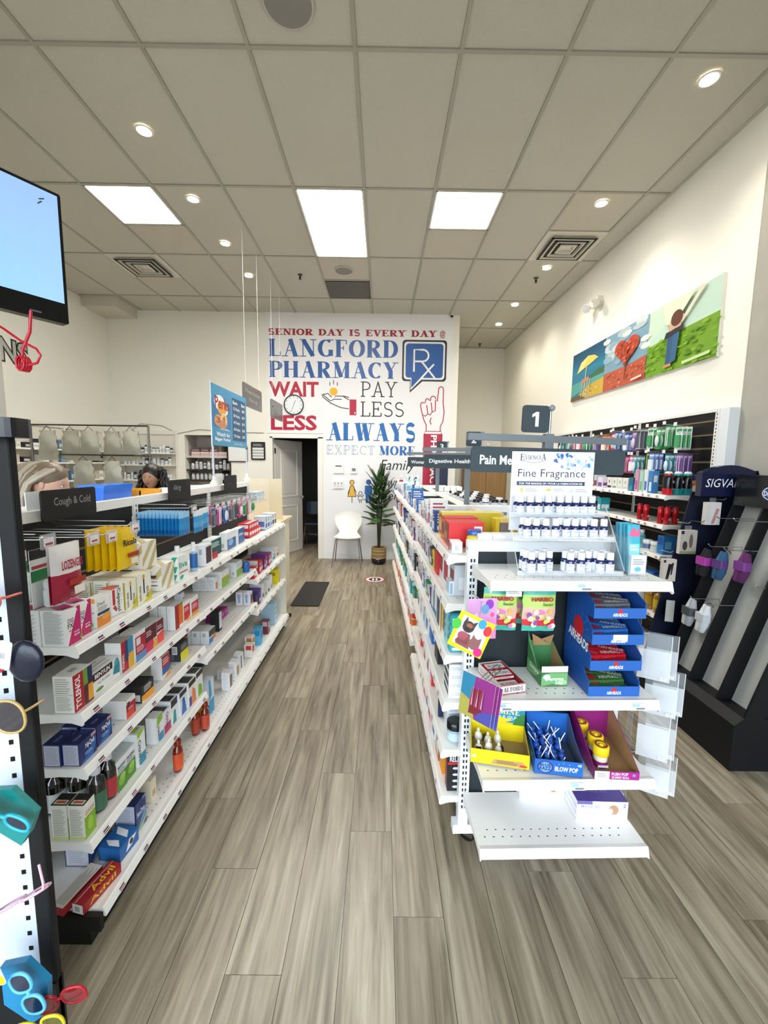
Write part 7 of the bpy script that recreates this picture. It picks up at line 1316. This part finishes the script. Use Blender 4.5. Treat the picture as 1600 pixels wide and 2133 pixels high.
# dark haired woman looking at the camera
w2_ = thing('person', 'woman with long dark curly hair and white coat behind the counter', 'person', (-2.05, 3.72, 0))
jt = [(0, 0, .88), (0, 0, 1.05), (0, -.01, 1.2), (0, 0, 1.27), (0, 0, 1.33), (-.17, 0, 1.23), (-.22, -.02, .98), (-.2, -.16, .8), (.17, 0, 1.23), (.22, -.02, .98), (.2, -.16, .8), (-.09, 0, .8), (-.1, 0, .45), (-.1, .02, .06), (-.1, -.1, .04), (.09, 0, .8), (.1, 0, .45), (.1, .02, .06), (.1, -.1, .04)]
ed_ = [(0, 1), (1, 2), (2, 3), (3, 4), (2, 5), (5, 6), (6, 7), (2, 8), (8, 9), (9, 10), (0, 11), (11, 12), (12, 13), (13, 14), (0, 15), (15, 16), (16, 17), (17, 18)]
rd_ = [(.15, .1), (.13, .09), (.15, .09), (.06, .055), .045, .06, .045, .035, .06, .045, .035, .09, .06, .045, .035, .09, .06, .045, .035]
skin_figure(w2_, jt, ed_, rd_, 'coat')
MB().lathe([(.05, 1.22), (.046, 1.28), (.046, 1.36)], 'a8785c', 14, mat='skin').build('neck', w2_)
m_ = MB(); m_.poly([(-.04, -.088, 1.28), (.05, -.09, 1.28), (.055, -.105, 1.2), (.04, -.11, 1.1), (-.03, -.11, 1.1), (-.05, -.105, 1.2)], '85858c', 'cloth'); m_.prism([(-.09, 1.29), (-.05, 1.3), (-.03, 1.12), (-.05, 1.1), (-.1, 1.2)], -.1, 'f2f2f4', 'cloth', 'y', -.118).prism([(.09, 1.29), (.05, 1.3), (.04, 1.12), (.06, 1.1), (.1, 1.2)], -.1, 'f2f2f4', 'cloth', 'y', -.118); m_.build('collar', w2_)
head(w2_, (0, -.005, 1.46), .08, .02, 'b98a6c', 'a04c4c', '2a1c18', '2c1c14')
hm = MB(); rh = random.Random(3)
hm.ball((0, .012, 1.495), (.08, .092), '17110f', 20, 'hair', .092)
for i in range(130):
    an = rh.uniform(-.25, PI+.25); rr_ = rh.uniform(.075, .1); x, y = rr_*math.cos(an), .02+rr_*.95*math.sin(an); z = 1.56-abs(math.cos(an))*.03; P = []; out = rh.uniform(.02, .075); ph_ = rh.uniform(0, 6); ln = rh.uniform(.2, .34)
    for q in range(9): f_ = q/8; P.append((x*(1+out*9*f_)+.011*math.sin(ph_+f_*14), y*(1+out*3*f_)+.011*math.cos(ph_+f_*14)-.02*f_*abs(math.cos(an)), z-ln*f_+.0))
    hm.tube(P, [.009+.004*math.sin(PI*q/8) for q in range(9)], rh.choice(['17110f', '211815', '0f0b0a', '2a1e18']), 5, 'hair')
hm.build('hair', w2_)
# blonde woman in profile, looking down to the right
w1_ = thing('person', 'woman with long blonde hair looking down in profile behind counter', 'person', (-1.79, 2.2, 0))
jt2 = [(q[0]*.95, q[1], q[2]) for q in jt]; skin_figure(w1_, [(-.1*0+x, y, z) for x, y, z in jt2], ed_, rd_, 'coat').rotation_euler = (0, 0, PI/2)
MB().lathe([(.05, 1.22), (.046, 1.28), (.05, 1.4)], 'c8a088', 14, mat='skin').build('neck', w1_)
head(w1_, (.045, 0, 1.485), PI/2+.22, .22, 'd0a48c', 'b87068', '6a5440', '3a3430')
hb = MB(); hb.ball((.036, 0, 1.53), (.092, .082), '7c6a54', 20, 'hair', .072)
for i in range(260):
    sd = -1 if i % 5 else 1; x0 = rh.uniform(-.06, .112); cl = rh.choice(['a89a84', 'bcae98', '8c7a62', 'c8bca8', '6e5c48', 'b0a088']); fr_ = max(0, x0)/.11; ln = rh.uniform(.0, .06); q = rh.uniform(.9, 1.12)
    P = [(x0*.8, sd*.004, 1.597-.02*fr_), (x0-.002, sd*.05*q, 1.582-.028*fr_), (x0-.02-.03*fr_, sd*.082*q, 1.54-.02*fr_), (x0*.45-.035, sd*.09*q, 1.49), (x0*.3-.055, sd*.09*q, 1.42), (x0*.3-.06, sd*.088*q, 1.33), (x0*.3-.058, sd*.085*q, 1.24-ln)]
    hb.tube(P, [.004, .008, .009, .009, .009, .008, .004], cl, 5, 'hair')
for i in range(50):
    an = PI+rh.uniform(-1.1, 1.1); cl = rh.choice(['a89a84', 'bcae98', '8c7a62', 'c8bca8']); c0, s0 = math.cos(an), math.sin(an)
    hb.tube([(.0, 0, 1.597), (.02+.06*c0, .06*s0, 1.58), (.02+.09*c0, .085*s0, 1.52), (.01+.095*c0, .09*s0, 1.42), (.01+.09*c0, .085*s0, 1.24)], [.004, .01, .011, .01, .004], cl, 5, 'hair')
hb.build('hair', w1_)
# ------------------------------------------------------------------ hanging screen and its red cable
t = thing('television', 'flat screen hanging from the ceiling with plain blue picture', 'television', (-1.894, 1.16, 2.21), 1.02); TW_, TH_ = .93, .535
MB().bev(0, 0, 0, TW_, .045, TH_, .008, '101114', 'gloss', 'y').build('casing', t)
s_ = MB(); nx, nz_ = 10, 8
for i in range(nx):
    for j in range(nz_):
        a, b = i/nx, j/nz_; c_ = [.20+.1*b+.12*a*(1-b), .43+.06*(1-b)+.05*a, .86+.04*(1-b)]
        s_.poly([(.012+(TW_-.024)*a, -.001, .085+(TH_-.097)*b), (.012+(TW_-.024)*(a+1/nx), -.001, .085+(TH_-.097)*b), (.012+(TW_-.024)*(a+1/nx), -.001, .085+(TH_-.097)*(b+1/nz_)), (.012+(TW_-.024)*a, -.001, .085+(TH_-.097)*(b+1/nz_))], tuple(v**1.0*.9 for v in c_)+(1,), 'screen')
s_.ribbon([(TW_-.085, .46), (TW_-.07, .475), (TW_-.08, .48), (TW_-.06, .49)], .005, (0, -.0018, 0), (1, 0, 0), (0, 0, 1), '4a5a50', 'paper'); s_.build('screen', t)
MB().box(TW_-.14, -.0008, .02, TW_-.1, 0, .026, '6a6c70').build('maker_mark', t)
MB().tube([(TW_/2, .07, TH_/2), (TW_/2, .07, CEI-2.21)], .02, '2c2c2e', 10, 'gloss').box(TW_/2-.15, .045, .15, TW_/2+.15, .07, .4, '2c2c2e', 'gloss').build('ceiling_mount', t)
rc = [(-1.41, 1.75, 2.2), (-1.42, 1.75, 2.12), (-1.455, 1.75, 2.05), (-1.46, 1.75, 2.0)]
o = MB().tube(rc, .006, 'c8142c', 7, 'gloss').tube([(-1.6, 1.78, 2.17), (-1.54, 1.77, 2.135), (-1.46, 1.75, 2.085), (-1.4, 1.75, 2.055), (-1.385, 1.75, 2.03), (-1.4, 1.75, 2.0), (-1.435, 1.75, 1.99), (-1.455, 1.75, 1.985)], .005, 'c8142c', 7, 'gloss')
for k in range(4): o.tube([(-1.46+.016*math.cos(a)+.003*k, 1.75+.008*k-.012, 1.995+.028*math.sin(a)) for a in [PI*q/5 for q in range(11)]], .0045, 'c8142c', 6, 'gloss')
o = o.build('red_cable'); tag(o, 'looped red cable hanging below the flat screen', 'cable')
# ------------------------------------------------------------------ sunglasses stand at the left edge
sg = thing('sunglasses_stand', 'tall sunglasses stand with white slotted panel and black posts', 'stand', (0, 0, 0))
MB().box(-1.28, .9, .34, -.829, .904, 1.64, 'c9d3e0', 'gloss').build('panel', sg)
MB().bev(-.829, .893, .03, -.79, .915, 1.665, .006, '0f1012', 'black').build('post', sg); MB().bev(-1.34, .885, .03, -1.285, .925, 1.665, .008, '0f1012', 'gloss').build('post', sg)
MB().bev(-1.4, .86, 1.66, -.758, .93, 1.7, .02, '16181d', 'gloss').build('top_cap', sg); MB().bev(-1.42, .87, 0, -.785, .93, .05, .02, '0f1012', 'gloss').box(-1.33, .89, .05, -.79, .915, .33, '101114', 'black').build('base', sg)
sl = MB(); z = .37
while z < 1.6:
    for x in (-.85, -1.05): sl.poly([(x-.006, .8995, z), (x+.005, .8995, z+.002), (x+.005, .8995, z+.014), (x-.006, .8995, z+.012)], '0e0f12', 'matte')
    z += .042
obj('slots', sl.mesh('slots'), sg)['kind'] = 'stuff'
def glasses(lab, c, rz, roll, yaw_, fc, lc, rx=.025, ry=.021, rnd=1.0, gap=.012, arms=True, th=.0032, cat='sunglasses'):
    t = thing('sunglasses', lab, cat, c, rz); t.rotation_euler = (roll, yaw_, rz)
    def ring(cx): return [(cx+rx*math.copysign(abs(math.cos(a))**rnd, math.cos(a)), -.004*math.cos(a)*0, ry*math.copysign(abs(math.sin(a))**rnd, math.sin(a))-(.003*math.cos(a))) for a in [2*PI*q/24 for q in range(25)]]
    cx = rx+gap/2; f = MB()
    for s in (-1, 1): f.tube(ring(s*cx), th, fc, 6, 'gloss', False)
    f.tube([(-gap/2, 0, .004), (0, -.002, .007), (gap/2, 0, .004)], th, fc, 6, 'gloss').build('frame', t)
    for s in (-1, 1): r_ = ring(s*cx); MB().prism([(p[0], p[2]) for p in r_[:-1]], .001, lc, 'lens', 'y', -.001).build('lens', t)
    if arms:
        for s in (-1, 1): MB().tube([(s*(cx+rx), 0, .008), (s*(cx+rx+.004), .012, .008), (s*(cx+rx), .05, .004)], th*.9, fc, 6, 'gloss').build('temple', t)
    return t
M['lens'] = nmat('tinted_lens', .05, noise=0, coat=1)
glasses('red framed sunglasses at the left edge beside the dark pouch', (-.838, .83, 1.19), 0, 0, -.1, 'c0283c', '1c1c24')
glasses('coral framed sunglasses at the left edge, above the red pair', (-.835, .83, 1.335), 0, 0, .2, 'e06a5c', '7a1c18')
glasses('large dark sunglasses with gold trim at the left edge', (-.815, .82, 1.075), 0, 0, -.12, 'b89c5c', '1e1824', .034, .036, .9)
glasses('turquoise sunglasses on a teal pouch at the left edge', (-.79, .8, .865), 0, .1, .35, '2aa4b8', '0c1c34', .026, .016, .85, th=.004, arms=False)
glasses('sky blue sunglasses lying over a blue pouch near picture bottom', (-.775, .8, .435), 0, .1, 1.15, '5cb4e0', '0c2444', .024, .027, .8, th=.0036, arms=False)
glasses('folded pale pink sunglasses seen from the edge', (-.79, .83, .64), 0, 1.25, -.5, 'd8a8bc', '1c2428', .027, .02)
glasses('yellow rimmed sunglasses at the bottom left corner', (-.745, .79, .365), .2, .2, -.1, 'e0cc2c', '5c5c1c', .02, .026, .8, arms=False)
glasses('red sunglasses behind the yellow rimmed pair', (-.73, .83, .375), .2, .1, -.2, 'a81828', '7a1420', .024, .024, .8, arms=False)
def pouch(lab, pts, y, col, name='glasses_pouch'):
    m_ = MB().prism([(p[0], p[1]) for p in pts], y+.014, col, 'bag', 'y', y); o = m_.build(name); tag(o, lab, 'pouch'); return o
pouch('teal glasses pouch hanging at the left edge', [(-.86, .9), (-.795, .905), (-.745, .85), (-.765, .8), (-.785, .77), (-.87, .83)], .83, '14807c')
pouch('blue glasses pouch near the bottom of the left edge', [(-.86, .46), (-.8, .475), (-.755, .42), (-.76, .34), (-.8, .31), (-.86, .36)], .83, '1a7ca8')
t = thing('glasses_pouch', 'round navy glasses pouch with white bar code tag', 'pouch', (-.742, .835, 1.195)); MB().ball((0, 0, 0), (.038, .014), '0e1428', 16, 'bag', .046).build('pouch', t); m_ = MB(); m_.T = Matrix.Rotation(.2, 4, 'Y'); m_.bev(-.05, -.018, -.015, -.018, -.0165, .045, .004, 'f0f0ee', 'paper', 'y'); decals(m_, .03, .001, .05, 'f|.3,.3,.7,.65:222', (-.049, -.018, -.01)); m_.build('tag', t)
for (px, lab, c, rl) in (('', 'yellow and white price tag on the turquoise sunglasses', (-.83, .785, .885), .5), ('', 'yellow and white price tag above the sky blue sunglasses', (-.845, .785, .5), -.3)):
    m_ = MB(); m_.T = Matrix.Rotation(rl, 4, 'Y'); m_.bev(-.035, 0, -.03, .035, .0012, .03, .005, 'f2f2ea', 'paper', 'y'); m_.poly([(-.034, -.0005, -.028), (.034, -.0005, -.028), (.034, -.0005, -.008), (-.034, -.0005, -.014)], 'ecdc1c'); decals(m_, .06, .001, .03, 'f=.1,.1,.9,.8:555:3', (-.03, 0, -.004)); tag(m_.build('price_tag', None, c), lab, 'tag')
# ------------------------------------------------------------------ dark hosiery displays at the right
DK = '0d0e12'
d1 = thing('hosiery_display', 'navy hosiery display with white lettering and arched header', 'display', (0, 0, 0))
def side(pts, y, col=DK, th=.012): return MB().prism(pts, y+th, col, 'black', 'y', y)
side([(1.88, 0), (2.44, 0), (2.44, 1.45), (2.13, 1.45), (1.9, .3)], 2.86, '10142c').build('side_panel', d1)
MB().box(2.43, 2.72, 0, 2.445, 2.86, 1.6, '12162c', 'black').build('back_panel', d1); MB().box(1.88, 2.71, 0, 2.43, 2.86, .26, DK, 'black').build('base', d1)
MB().prism([(2.08, 1.43)]+[(2.08+.37*q/8, 1.585+.05*math.sin(PI*q/8)) for q in range(9)]+[(2.45, 1.43)], 2.77, '151c3c', 'gloss', 'y', 2.72).build('header', d1)
MB().text('SIGVARIS', (2.105, 2.7185, 1.49), (1, 0, 0), (0, 0, 1), .27, .055, 'f0f2f6', slant=.2).build('lettering', d1)
d2 = thing('sock_display', 'black sock display tower with slanted panels and oval badge', 'display', (0, 0, 0))
MB().prism([(1.88, 0), (2.44, 0), (2.44, .3), (1.93, .3), (1.88, .26)], 2.69, DK, 'black', 'y', 2.06).build('base', d2)
MB().box(1.9, 2.07, .262, 1.93, 2.68, .27, '3a3c40', 'black').build('base_rim', d2)
for y in (2.678, 2.465, 2.245, 2.06): side([(1.93, .3), (2.03, .3), (2.37, 1.4), (2.37, 1.56), (2.29, 1.56), (2.27, 1.38)], y).build('side_panel', d2)
MB().prism([(2.015, .3), (2.03, .3), (2.37, 1.4), (2.355, 1.4)], 2.68, 'b4b5b1', 'paper', 'y', 2.07).prism([(2.03, .3), (2.44, .3), (2.44, 1.56), (2.375, 1.56), (2.375, 1.4)], 2.08, DK, 'black', 'y', 2.065).build('back_panel', d2); MB().box(2.27, 2.04, 1.38, 2.32, 2.68, 1.575, '101218', 'gloss').build('header', d2)
bd = MB(); ov = [(2.2675, 2.4+.085*math.cos(a), 1.47+.045*math.sin(a)) for a in [2*PI*q/24 for q in range(24)]]
bd.poly(ov, 'e8ecf0').poly([(2.2665, 2.4+(y-2.4)*.92, 1.47+(z-1.47)*.88) for _, y, z in ov], '1c4c8c').text("Dr.Scholl's", (2.2655, 2.47, 1.455), (0, -1, 0), (0, 0, 1), .14, .03, 'f4f6f8', bold=.03); bd.build('oval_badge', d2)
for (x, y, z) in ((2.1, 2.58, 1.3), (2.1, 2.45, 1.3), (2.07, 2.58, 1.12), (2.07, 2.46, 1.12), (1.99, 2.58, .78), (1.99, 2.46, .78), (2.1, 2.25, .95), (2.1, 2.15, .95)): MB().tube([(2.41, y, z), (x, y, z+.004), (x-.015, y, z+.02)], .003, 'd4d6d8', 6).build('peg_hook', d2)
for (x, y, z) in ((2.19, 2.74, 1.47-.0), (2.27, 2.74, 1.4), (2.05, 2.74, 1.24), (2.14, 2.74, 1.25), (1.95, 2.74, 1.04), (1.98, 2.74, .78)): MB().tube([(x, 2.86, z), (x, y+.02, z+.004), (x, y, z+.018)], .003, 'd4d6d8', 6).build('peg_hook', d1)
def socks(lab, x, y, z, c1, c2, band, n=3):
    t = thing('sock_pack', lab, 'socks', (x, y, z), -PI/2)
    for q in range(n): MB().tube([(.03*q, -.012*(q % 2), 0), (.03*q+.006, -.02, -.06), (.03*q, -.025, -.12), (.03*q-.02, -.02, -.17)], [.014, .024, .026, .02], c1 if q % 2 == 0 else c2, 8, 'cloth').build('sock', t)
    MB().bev(-.02, -.055, -.1, .03*n, -.005, -.05, .01, band, 'paper').build('band', t); MB().tube([(.0, 0, 0), (.03, 0, .02), (.06, 0, 0)], .002, '222', 4).build('hanger', t); return t
socks('black fuzzy socks with magenta band', 2.09, 2.632, 1.1, '15141a', '1c1a22', 'a8389c', 2); socks('blue fuzzy socks beside the magenta banded pair', 2.12, 2.54, 1.1, '35608a', '2c5478', '5c3c7c', 2); socks('purple fuzzy socks behind the blue ones', 2.15, 2.415, 1.12, '6c2c6c', '5a2458', '7a3c88', 2)
socks('grey and white sport socks on lower hook', 2.03, 2.632, .768, 'c8ccd0', 'a8acb0', '4c5054', 2); socks('white socks behind the grey sport socks', 2.05, 2.54, .76, 'e4e6e8', 'd8dadc', 'c8ccd0', 2)
for (lab, x, z, w_, h, sp) in (('slim white hosiery box with pink legs picture', 2.15, 1.41, .1, .15, 'f#0,0,1,1:e4e0da;f^.4,.05,.6,.05,.9,.7,.7,.75:c88a8c;f#.05,.1,.3,.9:dcd8d4'), ('hosiery box with photo of two sitting people', 2.0, 1.22, .11, .16, 'f#0,0,1,1:b8b0a4;fo.3,.35,.15,.2:3c3834;fo.65,.55,.12,.3:6a5c54;f#0,0,1,.12:8a9068;f#.02,.84,.2,.98:1c2444'), ('hosiery box with picture of dark knee socks', 1.9, 1.02, .09, .15, 'f#0,0,1,1:d4c8bc;f^.25,.1,.45,.1,.7,.8,.4,.8:16161c;f^.6,.3,.7,.3,.8,.85,.65,.85:22222a;f#.02,.86,.2,.98:1c2444')):
    t = thing('hosiery_box', lab, 'box', (x, 2.75, z-h-.022)); MB().box(0, 0, 0, w_, .03, h, 'd8d0c8').box(w_*.3, .012, h, w_*.7, .016, h+.03, 'e4e8ec', 'clear').build('box', t); m_ = MB(); decals(m_, w_, .03, h, sp); m_.build('print', t)
carton('hosiery_leaflet', 'pale leaflet on the lowest hook of the navy display', 'leaflet', (1.96, 2.77, .56), -.3, .05, .004, .15, 'b8b8b0', '')
